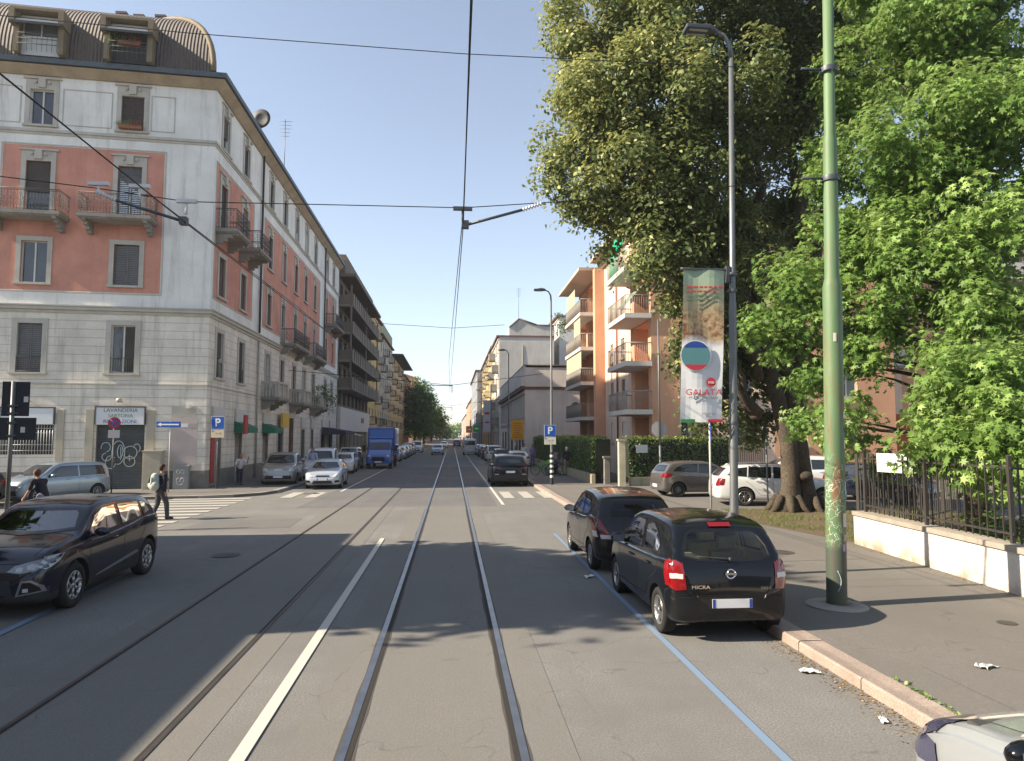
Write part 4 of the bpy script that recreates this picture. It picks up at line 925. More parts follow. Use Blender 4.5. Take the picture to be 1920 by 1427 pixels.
    def line(s, b, pts, mode, side, wdt=.008, m=0, off=.0025):
        for i in range(len(pts)-1):
            (x0, z0), (x1, z1) = pts[i], pts[i+1]; d = math.hypot(x1-x0, z1-z0)
            if d < 1e-5: continue
            nx, nz = -(z1-z0)/d*wdt/2, (x1-x0)/d*wdt/2; n = max(1, int(d/.06))
            for k in range(n):
                a = (x0+(x1-x0)*k/n, z0+(z1-z0)*k/n); c = (x0+(x1-x0)*(k+1)/n, z0+(z1-z0)*(k+1)/n)
                P = [(a[0]+nx, a[1]+nz), (c[0]+nx, c[1]+nz), (c[0]-nx, c[1]-nz), (a[0]-nx, a[1]-nz)]
                f_ = s.cast_side if mode == 'side' else s.cast_end
                Q = [s.cast_top(p[0], p[1], off) if mode == 'top' else f_(p[0], p[1], side, off) for p in P]
                b.quad(*Q, m)
def inset_poly(P, d):
    c = (sum(p[0] for p in P)/len(P), sum(p[1] for p in P)/len(P)); out = []; n = len(P)
    ar = sum(P[i][0]*P[(i+1) % n][1]-P[(i+1) % n][0]*P[i][1] for i in range(n)); sg = 1 if ar > 0 else -1
    for i in range(n):
        a, b_, c_ = Vector(P[i-1]), Vector(P[i]), Vector(P[(i+1) % n]); e1 = (b_-a).normalized(); e2 = (c_-b_).normalized()
        n1 = Vector((-e1.y, e1.x))*sg; n2 = Vector((-e2.y, e2.x))*sg; bis = (n1+n2)
        if bis.length < 1e-4: bis = n1
        bis.normalize(); k = d/max(.35, bis.dot(n1)); q = b_+bis*k; out.append((q.x, q.y))
    return out
def inpoly(p, P):
    c = False; n = len(P)
    for i in range(n):
        (x0, y0), (x1, y1) = P[i], P[(i+1) % n]
        if (y0 > p[1]) != (y1 > p[1]) and p[0] < (x1-x0)*(p[1]-y0)/(y1-y0)+x0: c = not c
    return c
WH = {}
def wheel_t(r, wd, style):
    k = (r, wd, style)
    if k in WH: return WH[k]
    b = MB(); rr = r*.66; b.lathe([(rr, -wd*.42), (r*.9, -wd*.5), (r*.985, -wd*.40), (r, -wd*.25), (r, wd*.25), (r*.985, wd*.40), (r*.9, wd*.5), (rr, wd*.42), (rr*.98, wd*.3)], axis='y', seg=32)
    for q in range(3): z = (q-1)*wd*.14; b.lathe([(r+.0005, z-.006), (r+.0005, z+.006)], axis='y', seg=32)
    o = b.build('wheel', TYRE)
    g = MB(); y = wd*.36     # outside face towards +y
    g.lathe([(rr, -wd*.35), (rr*.97, wd*.42), (rr*.9, wd*.43), (rr*.88, wd*.2)], axis='y', seg=32, m=0)
    g.lathe([(0.001, wd*.05), (rr*.9, wd*.05)], axis='y', seg=24, m=1)
    if style == 'steel':
        g.lathe([(rr*.9, y-.03), (rr*.75, y-.01), (rr*.5, y), (rr*.28, y+.02), (.001, y+.02)], axis='y', seg=24, m=1)
        for q in range(10): a = q*36; g.ball((rr*.68*math.cos(R(a)), y-.004, rr*.68*math.sin(R(a))), .022, 2, 6, 4, (1, .3, 1))
    else:
        ns, wsp = {'five': (5, .11), 'multi': (10, .05), 'twist': (5, .10), 'cover': (7, .13), 'eight': (8, .06)}[style]
        for q in range(ns):
            a = 2*math.pi*q/ns
            if style == 'twist':
                for da, sgn in ((-.13, -1), (.13, 1)):
                    P0 = (rr*.15*math.cos(a), rr*.15*math.sin(a)); P1 = (rr*.6*math.cos(a+da), rr*.6*math.sin(a+da)); P2 = (rr*.93*math.cos(a+da*3.0), rr*.93*math.sin(a+da*3.0))
                    for (p, q_) in ((P0, P1), (P1, P2)): g.bar((p[0], y, p[1]), (q_[0], y+.01, q_[1]), .017, 0, 5)
            else:
                c, s_ = math.cos(a), math.sin(a); M = Matrix.Rotation(-a, 4, 'Y'); w0 = wsp*rr
                g.box(rr*.12, rr*.93, y-.02, y+.012, -w0*.55 if style != 'cover' else -w0*.8, w0*.55 if style != 'cover' else w0*.8, 0, M)
        g.lathe([(.001, y+.02), (rr*.16, y+.018), (rr*.2, y)], axis='y', seg=16, m=0)
        for q in range(5): a = 2*math.pi*(q+.5)/5; g.ball((rr*.12*math.cos(a), y+.018, rr*.12*math.sin(a)), .01, 1, 5, 3)
    g.build('rim', [RIMM if style != 'steel' else TYRE, RIMD if style != 'steel' else flat((.1, .1, .1), .6, .3), ARCHM], o)
    WH[k] = [o, False]; return WH[k]
def build_car(sp, paint_m, name, label, loc, rz, group=None, cat='car', glassm=CARGLASS, inter=INTER, plate=True):
    c = Car(sp); T = thing(name, label, cat, loc, rz, group); L2 = sp['L']/2
    # body with real wheel arches
    ob = bpy.data.objects.new('body', c.me); COL.objects.link(ob); c.me.materials.append(paint_m); c.me.materials.append(ARCHM); c.me.materials.append(PLAST)
    for p in c.me.polygons: p.use_smooth = True
    bm = bmesh.new()
    for ax in sp['axles']:
        for side in (-1, 1):
            M = Matrix.Translation((ax, side*(c.h-.03), sp['wr'])) @ Matrix.Rotation(R(90), 4, 'X')
            bmesh.ops.create_cone(bm, cap_ends=True, segments=36, radius1=sp['wr']+sp.get('ag', .05), radius2=sp['wr']+sp.get('ag', .05), depth=.5, matrix=M)
    cm = bpy.data.meshes.new('cut'); bm.to_mesh(cm); bm.free(); cm.materials.append(ARCHM)
    for p in cm.polygons: p.use_smooth = True
    cutters = [cm]
    rg = sp.get('rearglass'); fg = sp.get('frontglass'); low = sp.get('cladding')
    def prism(P, conv):
        bm = bmesh.new(); n = len(P); A = [bm.verts.new(conv(p, 0)) for p in P]; B = [bm.verts.new(conv(p, 1)) for p in P]
        bm.faces.new(A); bm.faces.new(B[::-1])
        for i in range(n): bm.faces.new((A[i], B[i], B[(i+1) % n], A[(i+1) % n]))
        bmesh.ops.recalc_face_normals(bm, faces=bm.faces); m_ = bpy.data.meshes.new('cut'); bm.to_mesh(m_); bm.free(); m_.materials.append(CUTM); return m_
    if glassm is CARGLASS:
        for P in sp['sideglass']: cutters.append(prism(inset_poly(P, .012), lambda p, t: (p[0], -2 if t == 0 else 2, p[1])))
        if rg: cutters.append(prism(inset_poly(rg, .015), lambda p, t: (-3 if t == 0 else sp.get('rcut', -L2+1.0), p[0], p[1])))
        if fg: cutters.append(prism(inset_poly(fg, .015), lambda p, t: (3 if t == 0 else sp.get('fcut', .2), p[0], p[1])))
    cos = []
    for k, cme in enumerate(cutters):
        co = bpy.data.objects.new('cut', cme); COL.objects.link(co); cos.append(co)
        md = ob.modifiers.new('b%d' % k, 'BOOLEAN'); md.object = co; md.operation = 'DIFFERENCE'; md.solver = 'EXACT'; md.material_mode = 'TRANSFER'
    dg = bpy.context.evaluated_depsgraph_get(); me = bpy.data.meshes.new_from_object(ob.evaluated_get(dg))
    ob.modifiers.clear(); ob.data = me; me.name = 'body'
    for co in cos: bpy.data.objects.remove(co)
    mats = [m_.name if m_ else '' for m_ in me.materials]; bm = bmesh.new(); bm.from_mesh(me); kill = []
    for f in bm.faces:
        if mats[f.material_index] == CUTM.name: kill.append(f); continue
        q = f.calc_center_median()
        if mats[f.material_index] == paint_m.name and low and q.z < interp(low, q.x): f.material_index = 2
    bmesh.ops.delete(bm, geom=kill, context='FACES')
    arch_i = mats.index(ARCHM.name)
    inner = bm.copy() if glassm is CARGLASS else None
    bm.to_mesh(me); bm.free(); me.set_sharp_from_angle(angle=R(38)) if hasattr(me, 'set_sharp_from_angle') else None
    ob.parent = T
    if glassm is CARGLASS:   # cabin trim and seats
        bmesh.ops.delete(inner, geom=[f for f in inner.faces if f.calc_center_median().z < .55 or mats[f.material_index] == ARCHM.name], context='FACES')
        for v in inner.verts: v.co -= v.normal*.03
        bmesh.ops.reverse_faces(inner, faces=inner.faces[:]); im = bpy.data.meshes.new('cabin'); inner.to_mesh(im); im.materials.clear(); im.materials.append(inter)
        for p in im.polygons: p.material_index = 0
        io = bpy.data.objects.new('cabin', im); COL.objects.link(io); io.parent = T
        b = MB(); fx = sp.get('seat', .1); bh = interp(sp['belt'], fx)
        b.box(-L2+.25, L2-.9, -c.h+.1, c.h-.1, .5, .56)
        for dx, sz in ((0, .0), (-.85, .03)):
            for yy in (-.36, .36):
                b.box(fx+dx-.06, fx+dx+.08, yy-.24, yy+.24, .56, bh+.06); b.box(fx+dx-.06, fx+dx+.04, yy-.13, yy+.13, bh+.10, bh+.28); b.bar((fx+dx-.01, yy, bh), (fx+dx-.01, yy, bh+.12), .02, 0, 4)
        b.box(fx+.75, fx+1.05, -c.h+.12, c.h-.12, .6, bh-.0)
        b.build('seats', inter, io, bevel=.03)
    if inner: inner.free()
    # glass skins with a black border
    def glass(nm, poly, mode, side, bw=.035):
        g = MB(); c.patch(g, inset_poly(poly, bw*.7), mode, side, .004, 0); o = g.build(nm, sp.get('screenm', glassm) if nm == 'windscreen' else glassm, T)
        fr = MB(); P, Q = poly, inset_poly(poly, bw); n = len(P)
        for i in range(n):
            a, d = P[i], P[(i+1) % n]; e, f = Q[i], Q[(i+1) % n]; k = max(1, int(math.hypot(d[0]-a[0], d[1]-a[1])/.08))
            for j in range(k):
                l = lambda u, v, t: (u[0]+(v[0]-u[0])*t, u[1]+(v[1]-u[1])*t); fn = c.cast_side if mode == 'side' else c.cast_end
                fr.quad(*[fn(*p, side, .006) for p in (l(a, d, j/k), l(a, d, (j+1)/k), l(e, f, (j+1)/k), l(e, f, j/k))], 0)
        fr.build('window_seal', FRIT, o); return o
    for P in sp['sideglass']:
        for side in (-1, 1): glass('side_window', P, 'side', side, .022)
    if rg: glass('rear_window', rg, 'end', -1, sp.get('rfrit', .05))
    if fg: glass('windscreen', fg, 'end', 1, .04)
    # shut lines, lamps, handles
    b = MB()
    for ln in sp['lines']:
        for side in (-1, 1): c.line(b, ln, 'side', side)
    for ln in sp.get('rlines', []): c.line(b, ln, 'end', -1)
    for ln in sp.get('flines', []): c.line(b, ln, 'end', 1)
    for ln in sp.get('tlines', []): c.line(b, ln, 'top', 1)
    b.build('shut_lines', ARCHM, T)
    for nm, poly, mode, side, m, off in sp['patches']:
        mm = m(paint_m) if callable(m) else m
        for sgn in ((-1, 1) if side == 'both' else (side,)):
            g = MB(); pl = [(p[0]*sgn, p[1]) for p in poly] if (side == 'both' and mode == 'end') or (side == 'both' and mode == 'front') else poly
            if mode == 'side': c.patch(g, poly, 'side', sgn, off)
            elif mode == 'end': c.patch(g, pl, 'end', -1, off, res=.04)
            elif mode == 'top': c.patch(g, [(p[0], p[1]*sgn) for p in poly], 'top', sgn, off, res=.03)
            elif mode == 'front': c.patch(g, pl if side == 'both' else poly, 'end', 1, off, res=.04)
            g.build(nm, mm, T)
    for x in sp.get('handles', []):
        for side in (-1, 1):
            p = c.cast_side(x[0], x[1], side, .02); g = MB(); g.tube([(p.x-.09, p.y-side*.02, p.z), (p.x-.07, p.y+side*.01, p.z), (p.x+.07, p.y+side*.01, p.z), (p.x+.09, p.y-side*.02, p.z)], .013, 0, 6)
            g.build('door_handle', sp.get('handlem') or paint_m, T)
    mx, mz = sp['mirror']
    for side in (-1, 1):
        p = c.cast_side(mx, mz, side, 0); g = MB(); g.ball((mx-.02, p.y+side*.13, mz+.06), .1, 0, 12, 8, (.75, 1.15, .75)); g.bar((mx, p.y-side*.02, mz), (mx, p.y+side*.08, mz+.03), .03, 0, 6); o = g.build('mirror', sp.get('mirrorm') or paint_m, T)
        g = MB(); g.quad((mx-.1, p.y+side*.04, mz+.0), (mx-.1, p.y+side*.22, mz+.0), (mx-.1, p.y+side*.22, mz+.11), (mx-.1, p.y+side*.04, mz+.11)); g.build('mirror_glass', GLASS2, o)
    if plate:
        for end, z in ((-1, sp['plate'][0]), (1, sp['plate'][1])):
            p = c.cast_end(0, z, end, .012); g = MB(); x = p.x; t = .008
            xa, xb = sorted((x, x+end*t)); g.box(xa, xb, -.26, .26, z-.055, z+.055, 0); xa, xb = sorted((x+end*t*.2, x+end*(t+.002)))
            for sy in (-1, 1): g.box(xa, xb, min(sy*.22, sy*.258), max(sy*.22, sy*.258), z-.053, z+.053, 1)
            g.build('number_plate', [PLATE, PBLUE], T)
    WT_ = wheel_t(sp['wr'], sp.get('ww', .2), sp.get('rim', 'five'))
    for ax in sp['axles']:
        for side in (-1, 1):
            put(WT_, T, (ax, side*(c.h-.115), sp['wr']), 0 if side > 0 else math.pi)
    if sp.get('antenna'):
        p = c.cast_top(sp['antenna'], 0, 0); g = MB(); g.bar(p, p+Vector((-.25 if sp['antenna'] < 0 else .0, 0, .38)), .005, 0, 5); g.build('antenna', BLACKM, T)
    if sp.get('wiper'):
        y0, z0, y1, z1 = sp['wiper']; g = MB(); P = [c.cast_end(y0+(y1-y0)*t, z0+(z1-z0)*t, -1, .02) for t in (0, .25, .5, .75, 1)]; g.tube(P, [.016, .012, .009, .008, .007], 0, 5); g.ball(P[0], .03, 0, 8, 5); g.build('rear_wiper', BLACKM, T)
    if sp.get('rails'):
        for side in (-1, 1):
            xs_ = [sp['rails'][0]+(sp['rails'][1]-sp['rails'][0])*k/8 for k in range(9)]; g = MB(); P = []
            for k, x in enumerate(xs_):
                q = c.cast_top(x, side*(c.h-sp['tum']-.08), .05 if 0 < k < 8 else 0); P.append(q)
            g.tube(P, .018, 0, 5); g.build('roof_rail', flat((.3, .3, .3), .35, .8), T)
    return T, c
def car_copy(T, label, loc, rz, group=None):
    r = dup(T); r.location = loc; r.rotation_euler = (0, 0, rz); r['label'] = label
    if group: r['group'] = group
    return r
def base_spec(L, W, H, wb, rear_oh, wr, top, belt, hwr=1.0, tum=.16, ends=(.45, .3), **k):
    h = W/2; x0, x1 = -L/2, L/2; ra = x0+rear_oh
    re, fe = k.pop('round', (.22, .3))
    hw = [(x0, h*.52), (x0+.02, h*.74), (x0+.07, h*.88), (x0+.16, h*.945), (x0+.45, h*.985), (x0+.9, h), (x1-1.1, h), (x1-.6, h*.985), (x1-.28, h*.93), (x1-.13, h*.84), (x1-.05, h*.70), (x1-.015, h*.55), (x1, h*.4)]
    bot = [(x0, .36), (x0+.04, .27), (x0+.3, .21), (ra, .2), (x1-.7, .19), (x1-.2, .2), (x1-.04, .26), (x1, .33)]
    sp = dict(L=L, W=W, H=H, wb=wb, axles=(ra, ra+wb), wr=wr, top=top, belt=belt, hw=hw, bot=bot, tum=tum)
    sp.update(k); return sp
# ------------------------------------------------------------------ the cars one by one
BLACKP = carpaint('black_car_paint', (.004, .005, .007), .15, coat=.5, dusty=.08); BLACKG = carpaint('brown_black_car_paint', (.014, .011, .012), .18, coat=.6, dusty=.15); NIGHT = carpaint('dark_blue_car_paint', (.004, .007, .018), .15, coat=.6, dusty=.08)
SILV = carpaint('silver_car_paint', (.36, .385, .41), .35, .4); WHITEC = carpaint('white_car_paint', (.62, .63, .63), .3); GREYC = carpaint('grey_brown_car_paint', (.11, .102, .094), .3, .4)
BEIGEC = carpaint('beige_silver_car_paint', (.33, .32, .28), .3, .5); LBLUE = carpaint('pale_blue_car_paint', (.46, .50, .55), .28, .3); SBLUE = carpaint('silver_blue_car_paint', (.24, .30, .36), .3, .5); BLUEC = carpaint('bright_blue_truck_paint', (.02, .10, .42), .35)
# small rounded hatchback
micra = base_spec(3.78, 1.63, 1.52, 2.45, .60, .295,
  [(-1.89, .46), (-1.885, .62), (-1.865, .76), (-1.83, .90), (-1.775, 1.02), (-1.66, 1.20), (-1.52, 1.365), (-1.40, 1.435), (-1.1, 1.475), (-.5, 1.49), (0, 1.475), (.35, 1.41), (.62, 1.28), (.98, 1.04), (1.3, .955), (1.58, .86), (1.75, .75), (1.85, .62), (1.89, .47)],
  [(-1.89, .60), (-1.7, 1.0), (-1.3, .975), (-.4, .93), (.6, .89), (1.2, .84), (1.7, .66), (1.89, .5)], tum=.17,
  sideglass=[[(-1.18, 1.03), (-.50, .985), (-.46, 1.385), (-.78, 1.39), (-1.06, 1.30), (-1.25, 1.14)], [(-.40, .98), (.66, .95), (.70, 1.03), (.38, 1.30), (.08, 1.385), (-.36, 1.39)]],
  rearglass=[(-.59, 1.05), (-.40, 1.005), (0, .99), (.40, 1.005), (.59, 1.05), (.57, 1.19), (.48, 1.34), (.40, 1.375), (-.40, 1.375), (-.48, 1.34), (-.57, 1.19)],
  frontglass=[(-.64, 1.09), (0, 1.06), (.64, 1.09), (.53, 1.36), (.45, 1.40), (-.45, 1.40), (-.53, 1.36)], rfrit=.03,
  lines=[[(-.43, .38), (-.43, .97)], [(.74, .36), (.80, .60), (.78, .92)], [(-.43, .38), (.74, .36)], [(-.43, .385), (-.75, .40), (-1.0, .66), (-1.28, .8), (-1.3, 1.0)], [(-1.62, .62), (-1.62, .45)], [(-1.62, .62), (-1.76, .68)]],
  rlines=[[(-.60, 1.0), (-.62, .9), (-.56, .66), (-.50, .60), (.50, .60), (.56, .66), (.62, .9), (.60, 1.0)], [(-.80, .56), (-.56, .58), (.56, .58), (.80, .56)]],
  patches=[('tail_lamp', [(.575, .67), (.70, .66), (.80, .70), (.82, .86), (.80, 1.00), (.70, 1.03), (.60, .98), (.59, .82)], 'end', 'both', TAIL, .012),
           ('tail_lamp', [(-1.80, .70), (-1.66, .70), (-1.60, .84), (-1.60, .98), (-1.66, 1.03), (-1.80, .98)], 'side', 'both', TAIL, .008),
           ('reversing_lamp', [(.61, .80), (.75, .80), (.75, .86), (.61, .86)], 'end', 'both', CLEARL, .018),
           ('brake_lamp', [(-.15, 1.40), (.15, 1.40), (.15, 1.445), (-.15, 1.445)], 'end', -1, TAIL, .02),
           ('head_lamp', [(.42, .66), (.70, .66), (.72, .80), (.55, .78)], 'front', 'both', HEADL, .006),
           ('plate_recess', [(-.32, .44), (.32, .44), (.30, .57), (-.30, .57)], 'end', -1, FRIT, .004)],
  handles=[(.0, .83), (-.92, .86)], mirror=(.62, .93), plate=(.50, .42), wiper=(-.02, 1.02, .40, 1.06), antenna=None, rim='five', ww=.19, seat=.05)
LX = 3.545
MI, mc = build_car(micra, BLACKP, 'parked_car', 'small round black hatchback parked at the right kerb beside the green pole', 'car' and (LX, 10.78, 0), R(90), inter=INTERB)
p = mc.cast_end(0, .86, -1, .012)      # chrome ring badge with a bar, and the lettering
b = MB(); b.lathe([(.046, -.008), (.055, .006), (.064, -.008)], (0, 0, 0), 'x', 24); b.box(-.014, .004, -.075, .075, -.014, .014); o = b.build('badge', CHROME, MI, (p.x-.004, 0, .86))
p = mc.cast_end(.40, .70, -1, .012); text('MICRA', .062, CHROME, MI, (p.x, .40, .70), (R(90), 0, R(-90)), 'badge_lettering', sx=1.3, bold=.001)
p = mc.cast_end(-.45, .68, -1, .012); text('DIG-S', .045, CHROME, MI, (p.x, -.45, .68), (R(90), 0, R(-90)), 'badge_lettering', sx=1.2)
# small car with falling roof
ypsi = base_spec(3.84, 1.68, 1.52, 2.39, .62, .295,
  [(-1.92, .46), (-1.915, .60), (-1.90, .74), (-1.85, .86), (-1.79, .96), (-1.70, 1.10), (-1.55, 1.29), (-1.44, 1.375), (-1.15, 1.43), (-.6, 1.475), (-.1, 1.485), (.3, 1.43), (.6, 1.29), (.98, 1.04), (1.3, .95), (1.6, .86), (1.78, .75), (1.88, .62), (1.92, .48)],
  [(-1.92, .60), (-1.75, .98), (-1.35, 1.05), (-.9, .98), (.6, .90), (1.2, .85), (1.7, .67), (1.92, .5)], tum=.2,
  sideglass=[[(-1.15, 1.10), (-.9, 1.02), (-.42, .985), (-.38, 1.385), (-.66, 1.37), (-.98, 1.28)], [(-.34, .98), (.66, .955), (.70, 1.03), (.36, 1.30), (.06, 1.385), (-.31, 1.39)]],
  rearglass=[(-.52, 1.00), (0, .985), (.52, 1.00), (.55, 1.10), (.47, 1.27), (.40, 1.32), (-.40, 1.32), (-.47, 1.27), (-.55, 1.10)],
  frontglass=[(-.64, 1.09), (0, 1.06), (.64, 1.09), (.50, 1.36), (.42, 1.39), (-.42, 1.39), (-.50, 1.36)],
  lines=[[(-.37, .38), (-.37, .97)], [(.74, .36), (.80, .60), (.78, .92)], [(-.37, .38), (.74, .36)], [(-.37, .385), (-.75, .40), (-1.0, .66), (-1.22, .8), (-1.2, 1.0)]],
  rlines=[[(-.50, .98), (-.45, .8), (-.38, .66), (.38, .66), (.45, .8), (.50, .98)], [(-.80, .56), (-.56, .58), (.56, .58), (.80, .56)]],
  patches=[('tail_lamp', [(.50, .66), (.62, .68), (.78, .98), (.80, 1.03), (.70, 1.0)], 'end', 'both', TAIL, .008), ('tail_lamp', [(-1.84, .70), (-1.70, .74), (-1.36, 1.06), (-1.44, 1.08), (-1.80, .86)], 'side', 'both', TAIL, .006),
           ('reversing_lamp', [(-1.84, .69), (-1.66, .70), (-1.62, .80), (-1.80, .80)], 'side', 'both', CLEARL, .008), ('reversing_lamp', [(.46, .66), (.70, .66), (.72, .74), (.52, .73)], 'end', 'both', CLEARL, .010),
           ('glass_panel', [(-.47, .80), (.47, .80), (.52, .985), (-.52, .985)], 'end', -1, FRIT, .004), ('head_lamp', [(.42, .66), (.70, .66), (.72, .84), (.5, .82)], 'front', 'both', HEADL, .006)],
  handles=[(.05, .84)], handlem=CHROME, mirror=(.62, .95), plate=(.74, .42), wiper=(.0, 1.0, -.34, 1.02), antenna=None, rim='multi', ww=.19, seat=.05)
YP, yc = build_car(ypsi, BLACKG, 'parked_car', 'dark brown-black small car with slanted lamps, parked ahead of the round black hatchback', (3.53, 15.30, 0), R(90))
p = yc.cast_end(.25, .91, -1, .008); text('Ypsilon', .06, CHROME, YP, (p.x, .25, .91), (R(90), 0, R(-90)), 'badge_lettering')
b = MB(); b.ball((0, 0, 0), .05, 0, 12, 8, (.3, 1, .8)); p = yc.cast_end(-.25, .92, -1, .01); b.build('badge', CHROME, YP, (p.x, -.25, .92))
LREF = glassy('lamp_reflector', (.3, .31, .33), .1)
HEADD = glassy('head_lamp_dark_lens', (.16, .17, .19), .06)
# crossover facing us
capt = base_spec(4.12, 1.778, 1.566, 2.606, .66, .335,
  [(-2.06, .52), (-2.055, .72), (-2.03, .88), (-1.97, 1.02), (-1.88, 1.14), (-1.72, 1.34), (-1.60, 1.44), (-1.2, 1.51), (-.5, 1.535), (0, 1.51), (.3, 1.45), (.62, 1.28), (1.0, 1.075), (1.35, 1.01), (1.7, .93), (1.9, .82), (2.0, .70), (2.06, .52)],
  [(-2.06, .66), (-1.9, 1.08), (-1.4, 1.09), (-.6, 1.01), (.5, .94), (1.2, .92), (1.75, .80), (2.06, .55)], tum=.20,
  sideglass=[[(-1.62, 1.17), (-1.28, 1.12), (-1.22, 1.40), (-1.36, 1.39), (-1.5, 1.32)], [(-1.20, 1.11), (-.42, 1.05), (-.38, 1.43), (-.8, 1.43), (-1.15, 1.405)], [(-.34, 1.045), (.70, .99), (.74, 1.05), (.40, 1.31), (.10, 1.415), (-.31, 1.43)]],
  rearglass=[(-.58, 1.13), (0, 1.10), (.58, 1.13), (.5, 1.36), (-.5, 1.36)],
  frontglass=[(-.70, 1.13), (-.35, 1.09), (0, 1.08), (.35, 1.09), (.70, 1.13), (.56, 1.39), (.48, 1.43), (-.48, 1.43), (-.56, 1.39)],
  lines=[[(-.38, .40), (-.38, 1.04)], [(.76, .40), (.80, .66), (.78, .96)], [(-.38, .40), (.76, .40)], [(-.38, .41), (-.80, .42), (-1.05, .75), (-1.22, .9), (-1.22, 1.1)], [(.8, .66), (1.1, .8)]],
  tlines=[[(1.0, -.68), (1.85, -.60)], [(1.0, .68), (1.85, .60)]],
  flines=[[(-.62, .78), (.62, .78)]],
  patches=[('head_lamp', [(.34, .68), (.52, .655), (.74, .70), (.86, .84), (.70, .83), (.42, .755)], 'front', 'both', HEADD, .008), ('lamp_reflector', [(.46, .68), (.53, .675), (.55, .72), (.50, .74), (.45, .72)], 'front', 'both', LREF, .012), ('lamp_reflector', [(.60, .70), (.67, .70), (.70, .76), (.64, .78), (.58, .75)], 'front', 'both', LREF, .012), ('head_lamp', [(1.86, .69), (1.62, .78), (1.50, .87), (1.80, .86), (1.93, .74)], 'side', 'both', HEADL, .006),
           ('grille', [(-.40, .665), (.40, .665), (.34, .745), (.10, .73), (-.10, .73), (-.34, .745)], 'front', 1, FRIT, .008), ('lower_grille', [(-.45, .36), (.45, .36), (.40, .56), (-.40, .56)], 'front', 1, PLAST, .006),
           ('fog_surround', [(.48, .34), (.80, .39), (.78, .47), (.66, .56), (.54, .56)], 'front', 'both', CHROME, .006), ('fog_recess', [(.52, .365), (.76, .405), (.74, .46), (.65, .53), (.56, .53)], 'front', 'both', ARCHM, .012), ('fog_lamp', [(.57, .40), (.63, .40), (.63, .45), (.57, .45)], 'front', 'both', HEADL, .016),
           ('sill_strip', [(-.95, .50), (-.85, .56), (.60, .385), (.60, .355)], 'side', 'both', CHROME, .006),
           ('tail_lamp', [(-1.98, .92), (-1.76, 1.0), (-1.68, 1.10), (-1.9, 1.10)], 'side', 'both', TAIL, .006), ('tail_lamp', [(.5, .9), (.8, .9), (.82, 1.04), (.6, 1.04)], 'end', 'both', TAIL, .006)],
  cladding=[(-2.06, .42), (-1.95, .46), (-1.80, .5), (-1.1, .40), (-.9, .38), (.9, .34), (1.1, .40), (1.85, .40), (2.06, .36)],
  screenm=see_through('windscreen_sky_glass', (.45, .5, .5), 2.6), handles=[(.0, .90), (-.85, .95)], handlem=BLACKP, mirror=(.60, 1.0), plate=(.6, .33), rim='twist', ww=.21, seat=.0, ag=.07)
CA, cc = build_car(capt, NIGHT, 'parked_car', 'dark blue-black crossover facing the camera at the near left kerb', (-6.60, 12.80, 0), R(-90))
p = cc.cast_end(0, .75, 1, .015); b = MB(); P_ = [(0, 0, .10), (0, .055, 0), (0, 0, -.10), (0, -.055, 0)]; b.tube(P_+[P_[0]], .014, 0, 5); b.build('badge', CHROME, CA, (p.x, 0, .74))
# large sloping suv seen from behind
suv = base_spec(4.80, 1.93, 1.66, 2.87, .98, .375,
  [(-2.40, .62), (-2.395, .80), (-2.37, .96), (-2.31, 1.08), (-2.20, 1.16), (-1.95, 1.36), (-1.75, 1.49), (-1.55, 1.55), (-.8, 1.61), (-.2, 1.62), (.2, 1.56), (.65, 1.36), (1.05, 1.18), (1.5, 1.12), (2.0, 1.03), (2.25, .93), (2.36, .78), (2.40, .6)],
  [(-2.40, .75), (-2.2, 1.12), (-1.5, 1.14), (.5, 1.07), (1.3, 1.04), (2.1, .90), (2.40, .65)], tum=.24,
  sideglass=[[(-1.8, 1.2), (-.5, 1.14), (-.46, 1.5), (-1.2, 1.47)], [(-.42, 1.13), (.75, 1.09), (.2, 1.46), (-.38, 1.5)]],
  rearglass=[(-.62, 1.18), (0, 1.16), (.62, 1.18), (.55, 1.40), (.48, 1.44), (-.48, 1.44), (-.55, 1.40)], frontglass=[(-.75, 1.2), (.75, 1.2), (.58, 1.5), (-.58, 1.5)],
  lines=[[(-.44, .42), (-.44, 1.12)], [(.85, .42), (.86, 1.04)], [(-.44, .42), (.85, .42)]], rlines=[[(-.7, .62), (.7, .62)], [(-.78, 1.1), (-.7, .62)], [(.78, 1.1), (.7, .62)]],
  patches=[('tail_lamp', [(.52, .93), (.92, .93), (.93, 1.02), (.50, 1.00)], 'end', 'both', TAIL, .008), ('light_bar', [(-.50, .94), (.50, .94), (.50, .99), (-.50, .99)], 'end', -1, FRIT, .008), ('bumper_insert', [(-.8, .38), (.8, .38), (.82, .60), (-.82, .60)], 'end', -1, PLAST, .006), ('rear_reflector', [(.6, .62), (.8, .62), (.8, .66), (.6, .66)], 'end', 'both', CLEARL, .01), ('head_lamp', [(.5, .85), (.85, .85), (.85, .95), (.5, .93)], 'front', 'both', HEADL, .006)],
  handles=[(.05, .98), (-.95, 1.0)], mirror=(.62, 1.1), plate=(.76, .5), rim='eight', ww=.24)
build_car(suv, BLACKP, 'parked_car', 'large black sport utility car parked at the right kerb next to the zebra crossing', (3.02, 38.9, 0), R(90), glassm=CARGL2)
